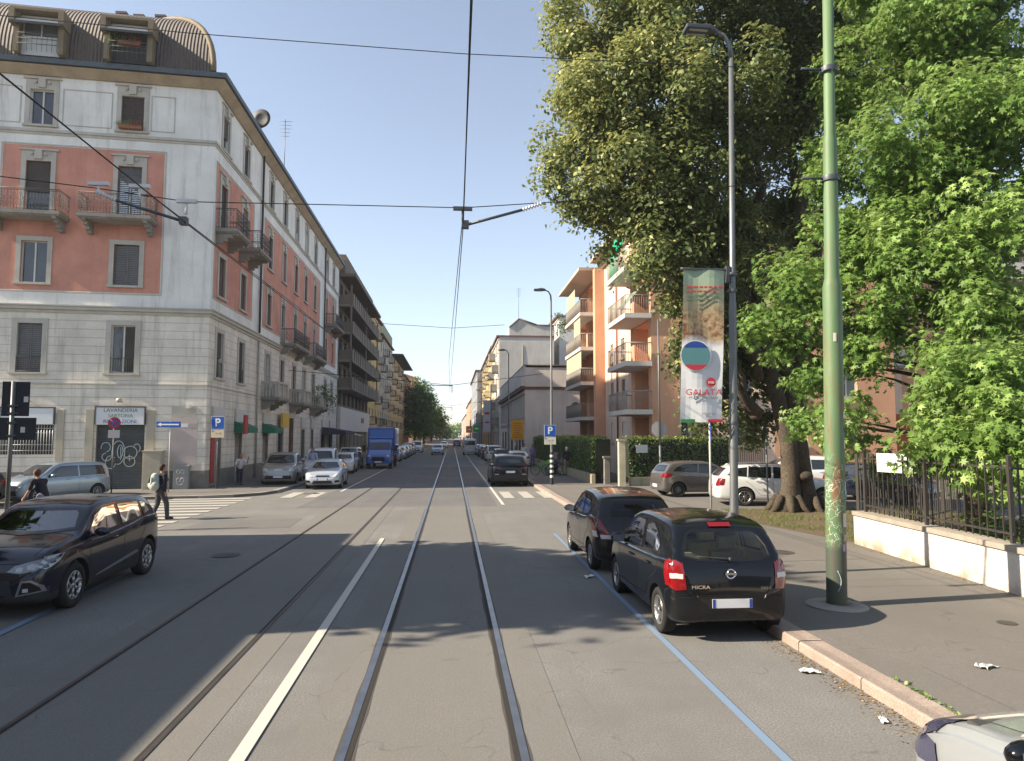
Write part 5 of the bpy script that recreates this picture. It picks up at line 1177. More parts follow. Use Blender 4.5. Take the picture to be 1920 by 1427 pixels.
# plain hatchback used for several parked cars
polo = base_spec(3.97, 1.68, 1.46, 2.47, .68, .30,
  [(-1.985, .46), (-1.98, .66), (-1.96, .80), (-1.91, .92), (-1.82, 1.03), (-1.66, 1.24), (-1.54, 1.34), (-1.3, 1.39), (-.6, 1.43), (-.1, 1.42), (.3, 1.35), (.65, 1.18), (.98, .98), (1.4, .92), (1.75, .80), (1.9, .68), (1.985, .48)],
  [(-1.985, .60), (-1.8, .98), (-1.2, .96), (.5, .90), (1.2, .85), (1.75, .70), (1.985, .52)], tum=.17,
  sideglass=[[(-1.5, 1.06), (-.46, 1.0), (-.42, 1.34), (-1.0, 1.32), (-1.32, 1.22)], [(-.38, .99), (.70, .95), (.74, 1.0), (.36, 1.24), (.02, 1.33), (-.35, 1.34)]],
  rearglass=[(-.56, 1.04), (0, 1.02), (.56, 1.04), (.48, 1.28), (-.48, 1.28)], frontglass=[(-.64, 1.03), (0, 1.0), (.64, 1.03), (.5, 1.30), (-.5, 1.30)],
  lines=[[(-.40, .36), (-.40, .98)], [(.74, .36), (.78, .90)], [(-.40, .36), (.74, .36)], [(-.40, .37), (-.8, .4), (-1.0, .7), (-1.3, .9)]], rlines=[[(-.62, .98), (-.55, .6), (.55, .6), (.62, .98)]], flines=[[(-.6, .74), (.6, .74)]],
  patches=[('tail_lamp', [(.56, .80), (.80, .80), (.82, .97), (.60, .98)], 'end', 'both', TAIL, .008), ('tail_lamp', [(-1.88, .80), (-1.62, .80), (-1.58, .96), (-1.84, .97)], 'side', 'both', TAIL, .008),
           ('head_lamp', [(.36, .64), (.70, .62), (.80, .72), (.74, .80), (.45, .74)], 'front', 'both', HEADL, .008), ('grille', [(-.32, .63), (.32, .63), (.34, .71), (-.34, .71)], 'front', 1, FRIT, .008), ('lower_grille', [(-.5, .32), (.5, .32), (.45, .45), (-.45, .45)], 'front', 1, PLAST, .008)],
  handles=[(.0, .84), (-.85, .87)], mirror=(.62, .94), plate=(.45, .5), rim='steel', ww=.19)
PO, _ = build_car(polo, GREYC, 'parked_car', 'dusty grey-brown hatchback with black steel wheels parked in front of the hedge', (10.42, 29.35, .115), R(6), glassm=CARGL2)
# long estate
wag = base_spec(4.65, 1.78, 1.48, 2.73, .98, .325,
  [(-2.325, .52), (-2.32, .70), (-2.29, .86), (-2.22, .98), (-2.10, 1.12), (-1.88, 1.32), (-1.72, 1.40), (-1.3, 1.44), (-.4, 1.46), (.1, 1.42), (.5, 1.26), (.98, .99), (1.5, .93), (2.0, .80), (2.2, .68), (2.325, .5)],
  [(-2.325, .62), (-2.1, .98), (-1.4, .97), (.5, .90), (1.2, .87), (2.0, .72), (2.325, .54)], tum=.20,
  sideglass=[[(-1.92, 1.09), (-1.25, 1.03), (-1.2, 1.37), (-1.62, 1.32)], [(-1.2, 1.02), (-.40, .99), (-.36, 1.38), (-1.15, 1.375)], [(-.32, .985), (.76, .95), (.80, .99), (.36, 1.26), (.02, 1.36), (-.29, 1.38)]],
  rearglass=[(-.58, 1.05), (0, 1.03), (.58, 1.05), (.5, 1.33), (-.5, 1.33)], frontglass=[(-.66, 1.03), (0, 1.0), (.66, 1.03), (.5, 1.32), (-.5, 1.32)],
  lines=[[(-.34, .36), (-.34, .98)], [(.8, .36), (.84, .90)], [(-.34, .36), (.8, .36)], [(-.34, .37), (-.8, .4), (-1.05, .7), (-1.3, .9)]], rlines=[[(-.62, .98), (-.55, .6), (.55, .6), (.62, .98)], [(-.3, .66), (.3, .66), (.3, .80), (-.3, .80), (-.3, .66)]],
  patches=[('tail_lamp', [(.62, .70), (.84, .70), (.86, .98), (.70, .98)], 'end', 'both', TAIL, .008), ('tail_lamp', [(-2.22, .72), (-2.06, .74), (-2.0, .96), (-2.18, .98)], 'side', 'both', TAIL, .008), ('head_lamp', [(.36, .64), (.76, .64), (.84, .76), (.45, .74)], 'front', 'both', HEADL, .008)],
  handles=[(.05, .85), (-.85, .88)], handlem=CHROME, mirror=(.68, .94), plate=(.73, .45), rim='eight', ww=.21, rails=(-1.7, .1), seat=.0)
build_car(wag, WHITEC, 'parked_car', 'white estate car with dark roof rails parked just behind the trunk of the big tree', (11.85, 25.3, .115), R(-9), glassm=CARGL2)
# people carrier, tall van and the rest of the models
mpv = base_spec(4.15, 1.78, 1.66, 2.61, .72, .32,
  [(-2.07, .5), (-2.065, .75), (-2.04, .98), (-1.98, 1.2), (-1.9, 1.42), (-1.78, 1.56), (-1.4, 1.62), (-.4, 1.65), (.2, 1.62), (.6, 1.48), (1.0, 1.2), (1.25, 1.08), (1.6, 1.02), (1.85, .92), (2.0, .76), (2.07, .52)],
  [(-2.07, .62), (-1.95, 1.0), (-1.2, 1.0), (.8, .96), (1.4, .93), (1.8, .80), (2.07, .56)], tum=.16,
  sideglass=[[(-1.75, 1.08), (-.55, 1.04), (-.52, 1.50), (-1.6, 1.48)], [(-.48, 1.04), (.80, 1.02), (.85, 1.1), (.5, 1.4), (.25, 1.50), (-.45, 1.50)]],
  rearglass=[(-.62, 1.08), (.62, 1.08), (.55, 1.5), (-.55, 1.5)], frontglass=[(-.70, 1.14), (0, 1.11), (.70, 1.14), (.60, 1.50), (.52, 1.54), (-.52, 1.54), (-.60, 1.50)],
  lines=[[(-.5, .38), (-.5, 1.0)], [(.9, .38), (.9, .95)], [(-.5, .38), (.9, .38)]], flines=[[(-.62, .83), (0, .80), (.62, .83)]],
  patches=[('head_lamp', [(.50, .76), (.62, .72), (.76, .76), (.78, .86), (.66, .90), (.54, .86)], 'front', 'both', HEADL, .012), ('lower_grille', [(-.66, .34), (.66, .34), (.62, .52), (-.62, .52)], 'front', 1, PLAST, .008), ('fog_lamp', [(.62, .55), (.72, .55), (.72, .63), (.62, .63)], 'front', 'both', HEADL, .008), ('grille', [(-.2, .78), (.2, .78), (.2, .82), (-.2, .82)], 'front', 1, CHROME, .008), ('tail_lamp', [(.66, .8), (.82, .8), (.82, 1.1), (.7, 1.1)], 'end', 'both', TAIL, .008)],
  handles=[(.0, .92), (-.9, .94)], mirror=(.75, 1.05), plate=(.6, .46), rim='eight', ww=.2)
G_L = 'cars parked in front of the corner building'
MP, _ = build_car(mpv, BEIGEC, 'parked_car', 'beige silver people carrier parked half on the pavement by the corner building', (-9.02, 39.3, .06), R(-84), G_L, glassm=CARGL2)
astra = base_spec(4.25, 1.79, 1.42, 2.6, .78, .32,
  [(-2.12, .5), (-2.11, .72), (-2.07, .88), (-1.98, .98), (-1.7, 1.16), (-1.4, 1.31), (-1.0, 1.38), (-.4, 1.40), (0, 1.37), (.4, 1.22), (.9, .98), (1.4, .90), (1.8, .79), (2.0, .68), (2.12, .48)],
  [(-2.12, .62), (-1.9, .97), (-1.2, .96), (.5, .88), (1.3, .83), (1.85, .70), (2.12, .52)], tum=.24,
  sideglass=[[(-1.55, 1.05), (-.4, .96), (-.36, 1.31), (-.9, 1.31), (-1.3, 1.22)], [(-.32, .955), (.75, .91), (.35, 1.17), (.0, 1.29), (-.3, 1.31)]],
  rearglass=[(-.55, 1.02), (.55, 1.02), (.45, 1.25), (-.45, 1.25)], frontglass=[(-.68, 1.0), (0, .97), (.68, 1.0), (.52, 1.27), (-.52, 1.27)],
  lines=[[(-.42, .36), (-.42, .94)], [(.82, .36), (.85, .88)], [(-.42, .36), (.82, .36)]], flines=[[(-.6, .74), (.6, .74)]],
  patches=[('head_lamp', [(.40, .60), (.66, .58), (.86, .70), (.86, .80), (.6, .74)], 'front', 'both', HEADL, .012), ('grille', [(-.36, .585), (.36, .585), (.30, .70), (-.30, .70)], 'front', 1, CHROME, .008), ('grille_mesh', [(-.32, .60), (.32, .60), (.28, .655), (-.28, .655)], 'front', 1, FRIT, .014), ('lower_grille', [(-.5, .28), (.5, .28), (.42, .42), (-.42, .42)], 'front', 1, PLAST, .008), ('fog_recess', [(.56, .32), (.82, .36), (.74, .45), (.6, .43)], 'front', 'both', ARCHM, .008), ('tail_lamp', [(.56, .8), (.82, .8), (.84, .97), (.6, .98)], 'end', 'both', TAIL, .008)],
  handles=[(.0, .8)], mirror=(.66, .9), plate=(.5, .49), rim='five', ww=.21)
AS, _ = build_car(astra, LBLUE, 'parked_car', 'pale blue-white low hatchback with chrome grille at the left kerb, nearest of that row', (-6.38, 37.6, 0), R(-87), G_L, glassm=CARGL2)
van = base_spec(4.3, 1.8, 1.82, 2.7, .72, .31,
  [(-2.15, .5), (-2.145, .9), (-2.13, 1.3), (-2.09, 1.62), (-2.0, 1.76), (-1.6, 1.80), (-.3, 1.82), (.3, 1.78), (.62, 1.62), (1.05, 1.25), (1.3, 1.10), (1.65, 1.02), (1.95, .90), (2.08, .74), (2.15, .5)],
  [(-2.15, .62), (-2.05, 1.05), (-1.2, 1.06), (.8, 1.02), (1.4, .96), (1.9, .80), (2.15, .56)], tum=.12,
  sideglass=[[(-.4, 1.1), (.85, 1.08), (.9, 1.14), (.5, 1.52), (.25, 1.62), (-.36, 1.62)]],
  rearglass=[(-.62, 1.12), (.62, 1.12), (.6, 1.6), (-.6, 1.6)], frontglass=[(-.74, 1.18), (0, 1.15), (.74, 1.18), (.64, 1.60), (.56, 1.66), (-.56, 1.66), (-.64, 1.60)],
  lines=[[(-.45, .38), (-.45, 1.7)], [(.95, .38), (.95, 1.0)], [(-.45, .38), (.95, .38)]], flines=[[(-.62, .85), (.62, .85)]], rlines=[[(0, .5), (0, 1.7)]],
  patches=[('head_lamp', [(.56, .72), (.80, .74), (.84, .94), (.68, .92)], 'front', 'both', HEADL, .012), ('grille', [(-.4, .66), (.4, .66), (.42, .78), (-.42, .78)], 'front', 1, PLAST, .008), ('lower_grille', [(-.6, .32), (.6, .32), (.55, .5), (-.55, .5)], 'front', 1, PLAST, .008), ('tail_lamp', [(.76, .8), (.86, .8), (.86, 1.4), (.78, 1.4)], 'end', 'both', TAIL, .008)],
  handles=[(-.1, .98)], mirror=(.8, 1.12), plate=(.6, .5), rim='steel', ww=.2)
VA, _ = build_car(van, WHITEC, 'parked_van', 'white small van parked right behind the pale blue-white hatchback', (-7.75, 43.6, .05), R(-86), G_L, 'van', glassm=CARGL2)
GR = 'cars parked along the left kerb further on'
# further cars share these models
dark_l = carpaint('dark_grey_car_paint', (.03, .032, .036), .25); red_c = carpaint('dark_red_car_paint', (.15, .02, .02), .25)
def repaint(T, m, old):
    for ch in T.children_recursive:
        if ch.type == 'MESH' and any(s.material is old for s in ch.material_slots):
            ch.data = ch.data.copy()
            for i, mm in enumerate(ch.data.materials):
                if mm is old: ch.data.materials[i] = m
    return T
polow = [('white compact car parked behind the small white van', PO, GREYC, WHITEC, (-7.6, 51.5), -88, 'L'),
 ('dark grey compact car just in front of the blue truck', PO, GREYC, dark_l, (-7.9, 56.6), -90, 'L'),
 ('white people carrier partly hidden by the blue truck cab', MP, BEIGEC, WHITEC, (-8.6, 61.5), -90, 'L'),
 ('silver car just behind the blue truck', PO, GREYC, SILV, (-5.9, 73), -90, 'L'), ('pale blue car in the far left row, second behind the truck', AS, LBLUE, LBLUE, (-5.9, 80.5), -90, 'L'),
 ('dark car in the far left row, third behind the truck', AS, LBLUE, dark_l, (-5.9, 86.5), -90, 'L'), ('silver car in the far left row, fourth behind the truck', PO, GREYC, SILV, (-5.9, 93), -90, 'L'),
 ('beige people carrier in the far left row, before the white far van', MP, BEIGEC, BEIGEC, (-5.9, 99.5), -90, 'L'), ('white van standing far off in the left row', VA, WHITEC, WHITEC, (-5.4, 112), -90, 'L'),
 ('dark grey car at the far end of the left row', PO, GREYC, dark_l, (-5.6, 121), -90, 'L'),
 ('white hatchback parked beyond the black sport utility car', AS, LBLUE, WHITEC, (5.35, 58.5), 90, 'R'), ('dark grey car two places beyond the black sport utility car', PO, GREYC, dark_l, (4.6, 66), 90, 'R'),
 ('white people carrier in the right row under the far banner', MP, BEIGEC, WHITEC, (4.3, 73.5), 90, 'R'), ('dark red-black car in the right row beyond the far banner', PO, GREYC, red_c, (4.2, 81), 90, 'R'),
 ('dark car near the far end of the right row', AS, LBLUE, dark_l, (4.1, 89), 90, 'R'), ('silver car at the far end of the right row', PO, GREYC, SILV, (4.0, 98), 90, 'R')]
GLF = 'cars in the far left parking row'; GRF = 'cars in the far right parking row'
for lb, T, old, new, (x, y), rz, sd_ in polow:
    o = car_copy(T, lb, (x, y, .0), R(rz), GLF if sd_ == 'L' else GRF); o['category'] = 'van' if 'van' in lb.split(' ')[:2] else 'car'
    if new is not old: repaint(o, new, old)
for lb, T, old, new, (x, y), rz, nm in (('silver blue car driving towards us on the left tram track', PO, GREYC, LBLUE, (-1.95, 99), -90, 'moving_car'), ('white car driving far away in the middle of the street', AS, LBLUE, WHITEC, (-1.6, 150), -90, 'moving_car'), ('white delivery van driving away from us on the right lane', VA, WHITEC, WHITEC, (2.5, 99), 90, 'moving_van'), ('dark car driving far away beyond the white delivery van', PO, GREYC, dark_l, (1.2, 165), 90, 'moving_car')):
    o = car_copy(T, lb, (x, y, 0), R(rz)); o.name = nm; o['category'] = 'van' if 'van' in nm else 'car'; 
    if 'group' in o: del o['group']
    if 'delivery' in lb: o.scale = (1.1, 1.05, 1.2)
    if new is not old: repaint(o, new, old)
# silver blue hatchback by the facade, dark car ahead of it, others on the right behind the tree
o = car_copy(MP, 'silver blue small people carrier standing before the grilled window of the corner building', (-16.15, 30.75, .0), R(-120)); o['category'] = 'car'; repaint(o, SBLUE, BEIGEC); o.scale = (.93, .95, .93); del o['group']
o = car_copy(PO, 'very dark car cut off by the left picture edge', (-18.3, 27.3, 0), R(-118)); repaint(o, NIGHT, GREYC)
o = car_copy(MP, 'white car parked farther back between the tree trunk and the green pole', (15.6, 31.5, .115), R(170)); repaint(o, WHITEC, BEIGEC); del o['group']; o.scale = (1.05, 1, .95)
o = car_copy(PO, 'dark blue car parked behind the iron fence', (16.4, 26.2, .115), R(-60)); repaint(o, NIGHT, GREYC)
# silver car at the bottom right edge, fender and headlamp visible
NLAMP = glassy('dark_headlamp_lens', (.05, .05, .09), .06)
near = base_spec(3.57, 1.63, 1.49, 2.3, .60, .29,
  [(-1.78, .5), (-1.77, .75), (-1.73, .92), (-1.6, 1.2), (-1.45, 1.38), (-1.1, 1.45), (-.3, 1.49), (.1, 1.42), (.45, 1.2), (.78, .98), (1.1, .92), (1.4, .83), (1.6, .72), (1.72, .58), (1.78, .46)],
  [(-1.78, .60), (-1.6, .98), (-1.2, .98), (.5, .90), (1.1, .84), (1.5, .70), (1.78, .5)], tum=.18,
  sideglass=[[(-1.2, 1.04), (-.46, 1.0), (-.42, 1.36), (-.95, 1.34)], [(-.38, .99), (.55, .95), (.25, 1.22), (-.02, 1.34), (-.35, 1.36)]],
  rearglass=[(-.55, 1.04), (.55, 1.04), (.46, 1.32), (-.46, 1.32)], frontglass=[(-.62, 1.03), (.62, 1.03), (.5, 1.34), (-.5, 1.34)],
  lines=[[(-.40, .36), (-.40, .98)], [(.62, .36), (.66, .90)]], tlines=[[(.75, .60), (1.2, .585), (1.45, .54), (1.62, .40), (1.64, 0), (1.62, -.40), (1.45, -.54), (1.2, -.585), (.75, -.60)]],
  patches=[('head_lamp', [(1.16, .60), (1.38, .47), (1.60, .46), (1.65, .54), (1.58, .66), (1.40, .725), (1.22, .72)], 'top', 'both', NLAMP, .012), ('head_lamp', [(1.26, .60), (1.5, .56), (1.62, .60), (1.60, .68), (1.45, .725), (1.3, .73)], 'side', 'both', NLAMP, .012), ('head_lamp', [(.50, .58), (.72, .58), (.76, .66), (.72, .74), (.56, .72)], 'front', 'both', NLAMP, .010)],
  handles=[(.0, .84)], mirror=(.5, .95), mirrorm=BLACKP, plate=(.5, .45), rim='five', ww=.19)
build_car(near, SILV, 'parked_car', 'silver car of which only fender, bonnet and headlamp show in the bottom right corner', (3.76, 2.98, 0), R(90))
# blue truck
TR = thing('box_truck', 'bright blue box truck parked on the left with its cab facing us', 'truck', (-5.75, 60.0, 0), R(-90))
b = MB(); b.box(-3.4, .8, -1.1, 1.1, .95, 3.25); b.build('cargo_box', BLUEC, TR, bevel=.05)
b = MB(); b.box(-3.3, .6, -.9, .9, .55, .94); b.build('chassis', PLAST, TR)
b = MB(); cs = [(.85, .55, 2.35, 1.0), (1.6, .5, 2.32, 1.0), (1.95, .48, 2.1, .99), (2.35, .46, 1.52, .98), (2.9, .44, 1.22, .96), (3.1, .42, 1.08, .93), (3.18, .45, .85, .88)]
rows = []
for x, z0, z1, h in cs:
    pts = [(-h, z0), (-h*1.0, z0+(z1-z0)*.55), (-h*.93, z1-.08), (-h*.82, z1), (h*.82, z1), (h*.93, z1-.08), (h, z0+(z1-z0)*.55), (h, z0)]; rows.append([(x, y, z) for y, z in pts])
for i in range(len(rows)-1):
    for k in range(8): b.quad(rows[i][k], rows[i+1][k], rows[i+1][(k+1) % 8], rows[i][(k+1) % 8], 0, False)
b.poly(rows[-1]); b.poly(rows[0][::-1]); b.build('cab', BLUEC, TR, bevel=.03)
b = MB(); b.quad((1.99, -.78, 2.06), (1.99, .78, 2.06), (2.37, .86, 1.55), (2.37, -.86, 1.55)); b.build('windscreen', GLASS, TR)
b = MB(); b.quad((.82, -1.0, 2.55), (.82, 1.0, 2.55), (1.5, .92, 2.4), (1.5, -.92, 2.4)); b.box(.8, .86, -.95, .95, 2.4, 3.1); b.build('wind_deflector', flat((.1, .22, .6), .4), TR)
b = MB()
for s_ in (-1, 1): b.quad((1.2, s_*1.015, 1.5), (2.2, s_*1.0, 1.45), (1.9, s_*.97, 1.95), (1.2, s_*.98, 2.1))
b.build('side_window', GLASS, TR)
b = MB(); b.box(3.12, 3.2, -.5, .5, .62, .95); b.build('grille', PLAST, TR)
for s_ in (-1, 1):
    b = MB(); b.ball((3.05, s_*.72, .98), .17, 0, 10, 6, (.6, 1, .8)); b.build('head_lamp', HEADL, TR)
    b = MB(); b.box(1.9, 2.0, s_*1.25-.13, s_*1.25+.13, 1.35, 1.85); b.bar((1.95, s_*1.0, 1.5), (1.95, s_*1.2, 1.6), .02); b.build('mirror', PLAST, TR)
b = MB(); b.box(3.2, 3.215, -.26, .26, .5, .61); b.build('number_plate', PLATE, TR)
for x in (-2.3, 2.2):
    for s_ in (-1, 1): put(wheel_t(.36, .24, 'steel'), TR, (x, s_*.88, .36), 0 if s_ > 0 else math.pi)
# ------------------------------------------------------------------ vegetation
def rot_frames(nrm, rng):
    n = nrm/np.linalg.norm(nrm, axis=1, keepdims=True); r = rng.normal(size=n.shape); t = r-(r*n).sum(1, keepdims=True)*n
    t /= np.linalg.norm(t, axis=1, keepdims=True)+1e-9; return n, t, np.cross(n, t)
SHAPES = {'oval': np.array([(0, 0, 0), (.30, .35, .06), (.22, .8, .02), (0, 1.05, -.08), (-.22, .8, .02), (-.30, .35, .06)]),
          'star': np.array([(0, 0, 0), (.16, .22, .02), (.52, .18, -.06), (.24, .46, .03), (.48, .80, -.08), (.13, .66, .02), (0, 1.1, -.12), (-.13, .66, .02), (-.48, .80, -.08), (-.24, .46, .03), (-.52, .18, -.06), (-.16, .22, .02)]),
          'quad': np.array([(0, 0, 0), (.35, .5, .05), (0, 1, -.05), (-.35, .5, .05)])}
def leaves(P, Nn, size, shape, rng, droop=.35):
    n, t, b_ = rot_frames(Nn, rng); t = t+np.array([0, 0, -droop]); t -= (t*n).sum(1, keepdims=True)*n*.7; t /= np.linalg.norm(t, axis=1, keepdims=True)
    b_ = np.cross(n, t); S = SHAPES[shape]; sz = size*rng.uniform(.65, 1.25, len(P))[:, None, None]
    V = P[:, None, :]+sz*(S[None, :, 0:1]*b_[:, None, :]+S[None, :, 1:2]*t[:, None, :]+S[None, :, 2:3]*n[:, None, :])
    k = len(S); F = np.arange(len(P)*k).reshape(-1, k); return V.reshape(-1, 3), F
def sublobes(lobes, rng, k=5.0, f=(.30, .48)):
    out = []
    for (x, y, z, r) in lobes:
        n = max(3, int(k*r*r/(.4*r+.35)**2*.9)); u = rng.normal(size=(n, 3)); u /= np.linalg.norm(u, axis=1, keepdims=True); q = rng.uniform(.62, .95, n)*r; rr = rng.uniform(*f, n)*(.5*r+.6)
        out += [(x+u[i, 0]*q[i], y+u[i, 1]*q[i], z+u[i, 2]*q[i]*.95, rr[i]) for i in range(n)]
    return out
def crown(name, lobes, rng, size, shape, mat_, dens=26, per=26, spray=.42, bias=None, inner=.25, parent=None, origin=(0, 0, 0), ysq=1.0, droop=.35, hang=0., rough=1.0):
    Ps, Ns, Ts = [], [], []
    for (x, y, z, r) in lobes:
        lt = rng.normal(0, .10)
        ns = max(3, int(dens*r*r)); u = rng.normal(size=(ns, 3)); u /= np.linalg.norm(u, axis=1, keepdims=True)
        rad = np.where(rng.random(ns) < inner, rng.uniform(.25, .75, ns), rng.uniform(.78, 1.12, ns))
        c = np.array([x, y, z])+u*rad[:, None]*r*np.array([1, ysq, 1]); c[:, 2] -= rng.random(ns)*.25*r*hang
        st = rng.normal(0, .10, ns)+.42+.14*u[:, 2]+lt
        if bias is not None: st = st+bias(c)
        m = per; sp = spray*rng.uniform(.6, 1.3, ns)
        off = rng.normal(size=(ns, m, 3))*np.array([1, 1, .6])*sp[:, None, None]*.55; off[:, :, 2] -= (np.linalg.norm(off[:, :, :2], axis=2)*.35)
        P = c[:, None, :]+off; Nn = u[:, None, :]*(.5+.5*(1-min(rough, 1)))+np.array([0, 0, .75])*(.4+.6*min(rough, 1))+rng.normal(size=(ns, m, 3))*.55*rough
        Ps.append(P.reshape(-1, 3)); Ns.append(Nn.reshape(-1, 3)); Ts.append((st[:, None]+rng.normal(0, .13, (ns, m))).ravel())
    P = np.concatenate(Ps); Nn = np.concatenate(Ns); T = np.clip(np.concatenate(Ts), 0, 1)
    V, F = leaves(P-np.array(origin), Nn, size, shape, rng, droop); me = leaf_mesh(name, V, F, [mat_], T)
    o = bpy.data.objects.new(name, me); COL.objects.link(o); o.parent = parent; return o
BARK = pmat('tree_bark', (.105, .085, .062), .95, .4, 1.5, .9, 18, fine=.5, streak=.5); 
def wig(a, c, n, amp, rn):
    a, c = Vector(a), Vector(c); return [a+(c-a)*i/n+(Vector((rn.uniform(-1, 1), rn.uniform(-1, 1), rn.uniform(-.5, .5)))*amp if 0 < i < n else Vector((0, 0, 0))) for i in range(n+1)]
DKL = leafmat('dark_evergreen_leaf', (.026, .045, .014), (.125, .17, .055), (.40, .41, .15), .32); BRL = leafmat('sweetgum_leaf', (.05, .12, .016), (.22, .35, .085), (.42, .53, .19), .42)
MIDL = leafmat('street_tree_leaf', (.03, .06, .015), (.10, .18, .035), (.22, .30, .07), .35); HEDL = leafmat('hedge_leaf', (.025, .055, .012), (.11, .19, .035), (.36, .42, .10), .3)
rng = np.random.default_rng(7); rn = random.Random(4)
dark = [(5.1,23.0,16.6,1.9),(6.9,22.0,16.5,2.3),(9.2,23.0,17.4,2.8),(12.3,24.0,18.2,2.8),(15.4,25.0,19.2,2.6),(17.5,25.0,18.2,2.0),(3.9,22.0,13.0,1.4),(5.5,21.0,12.8,2.0),(7.2,20.5,13.2,2.4),(10.0,22.6,14.4,2.2),(13.0,24.0,14.6,2.4),(4.4,22.0,11.0,1.5),(5.8,21.0,10.6,2.0),(7.8,21.0,10.9,2.3),(12.2,24.5,11.5,1.5),(5.3,22.0,9.4,1.15),(6.6,21.0,8.9,1.5),(8.1,21.5,8.5,1.7),(11.2,24.0,8.8,1.6),(7.6,22.5,7.2,1.0),(8.4,22.5,6.6,1.2),(10.5,24.0,6.3,1.4),(8.2,24.0,5.6,0.7),(8.4,24.0,4.3,0.6),(9.1,24.0,3.6,0.8),(10.5,24.5,4.8,1.1),(10.8,24.5,3.1,0.7),(5.8,22.0,19.8,2.0),(8.0,22.0,20.1,2.6),(11.3,23.0,21.5,2.8),(15.5,25.0,22.7,2.4)]
TD = thing('evergreen_tree', 'huge dark evergreen tree, yellowish new leaves, painted sunlit side, overhanging the street lamp and banner', 'tree', (11.5, 23.0, .115))
crown('crown', sublobes(dark, rng, 7.6), rng, .15, 'oval', DKL, dens=62, per=18, spray=.36, rough=.62, inner=.1, bias=lambda c: np.clip((10.0-c[:, 0])*.05+(c[:, 2]-12)*.012, -.12, .32)+np.where(rng.random(len(c)) < .10, .35, 0), parent=TD, origin=(11.5, 23.0, .115), hang=.3)  # sunlight painted into left and upper sprays; random yellow ones are new leaves
b = MB(); O = Vector((11.5, 23.0, .115))
b.tube([(-.35, 0, -.1), (-.3, 0, .25), (-.22, 0, .8), (-.25, .0, 2.2), (-.5, .1, 3.6), (-.9, .1, 5.2), (-1.5, .0, 7.5), (-2.0, -.3, 10), (-2.2, -.5, 13)], [.52, .39, .31, .28, .26, .23, .19, .14, .07], 0, 14)
b.tube([(.45, .25, -.1), (.42, .25, .3), (.35, .25, 1.0), (.2, .2, 2.4), (.25, .2, 4.5), (.4, .3, 7), (.5, .2, 10), (.2, .3, 14), (0, 0, 18)], [.56, .40, .32, .28, .25, .22, .19, .13, .06], 0, 14)
b.tube([(.1, .1, 1.2), (.05, .15, 3), (-.1, .3, 5), (1.2, .8, 8), (2.2, 1.2, 12), (3.2, 1.6, 16)], [.3, .28, .25, .2, .14, .06], 0, 10)
b.ball((.2, -.15, 1.15), .26, 0, 12, 8, (1.1, .8, .7)); 
for k in range(7): a = k*.9; b.tube([(-.35+.3*math.cos(a), .3*math.sin(a), .5), (-.35+.55*math.cos(a), .5*math.sin(a), .12), (-.35+.85*math.cos(a), .75*math.sin(a), -.08)], [.14, .13, .05], 0, 7)
for k in range(7): a = k*.9+.4; b.tube([(.45+.3*math.cos(a), .25+.3*math.sin(a), .5), (.45+.58*math.cos(a), .25+.52*math.sin(a), .12), (.45+.9*math.cos(a), .25+.8*math.sin(a), -.08)], [.15, .13, .05], 0, 7)
b.build('trunk', BARK, TD)
b = MB()
for (x, y, z, r) in dark:
    p = Vector((x, y, z))-O; s0 = Vector((-1.2, 0, min(max(3.2, p.z-4), 11))) if p.x < -1 else Vector((.4, .2, min(max(3.5, p.z-4), 13)))
    L_ = wig(s0, p, 5, .3, rn); b.tube(L_, [.17, .13, .1, .07, .05, .02], 0, 7)
    for k in range(4):
        q = p+Vector((rn.uniform(-1, 1), rn.uniform(-1, 1), rn.uniform(-.6, .8)))*r*.8; b.tube(wig(L_[3], q, 3, .15, rn), [.06, .04, .03, .01], 0, 5)
b.build('limb', BARK, TD)['kind'] = 'stuff'
bright = [(12.2,19.0,13.3,1.7),(13.2,17.5,13.6,2.0),(14.8,17.0,13.7,2.2),(10.9,18.0,10.1,1.1),(11.7,17.0,10.0,1.6),(12.7,16.0,10.1,1.9),(13.8,15.5,9.8,1.8),(10.2,18.0,7.6,1.0),(8.8,18.0,6.5,0.9),(8.6,18.5,5.2,0.7),(10.9,17.0,7.8,1.3),(11.9,16.0,7.5,1.7),(12.9,15.0,7.3,1.8),(9.3,18.0,4.8,0.8),(10.0,17.0,5.7,1.0),(10.3,17.0,4.2,0.6),(9.8,17.0,3.0,0.7),(9.1,18.0,3.1,0.4),(11.1,16.5,6.0,1.0),(11.6,15.2,5.3,1.1),(12.3,14.5,4.9,1.3),(11.2,14.0,3.4,0.9),(10.4,14.0,2.6,0.6),(11.2,13.6,2.1,0.6),(10.5,14.5,3.4,0.5),(11.9,13.6,3.0,0.9),(12.7,18.0,16.4,2.2),(14.8,17.0,16.1,2.4),(11.0,17.5,2.0,0.3),(9.5,12.5,2.3,0.5),(9.75,12.0,2.0,0.42),(9.9,11.5,2.1,0.5),(10.1,12.0,2.8,0.70),(9.9,12.5,2.8,0.60),(9.6,13.5,2.6,0.5),(10.6,12.5,3.6,0.80),(10.1,13.0,3.8,0.80),(10.6,11.6,2.9,.7)]
TBt = thing('leafy_tree', 'bright green star-leaved tree drooping over the iron fence behind the green pole', 'tree', (13.2, 17.0, .1))
crown('crown', sublobes(bright, rng, 6.6), rng, .155, 'star', BRL, dens=80, per=14, spray=.28, rough=.7, bias=lambda c: np.clip((16.5-c[:, 1])*.03, -.1, .12), parent=TBt, origin=(13.2, 17.0, .1), droop=.8, hang=.6, inner=.12)
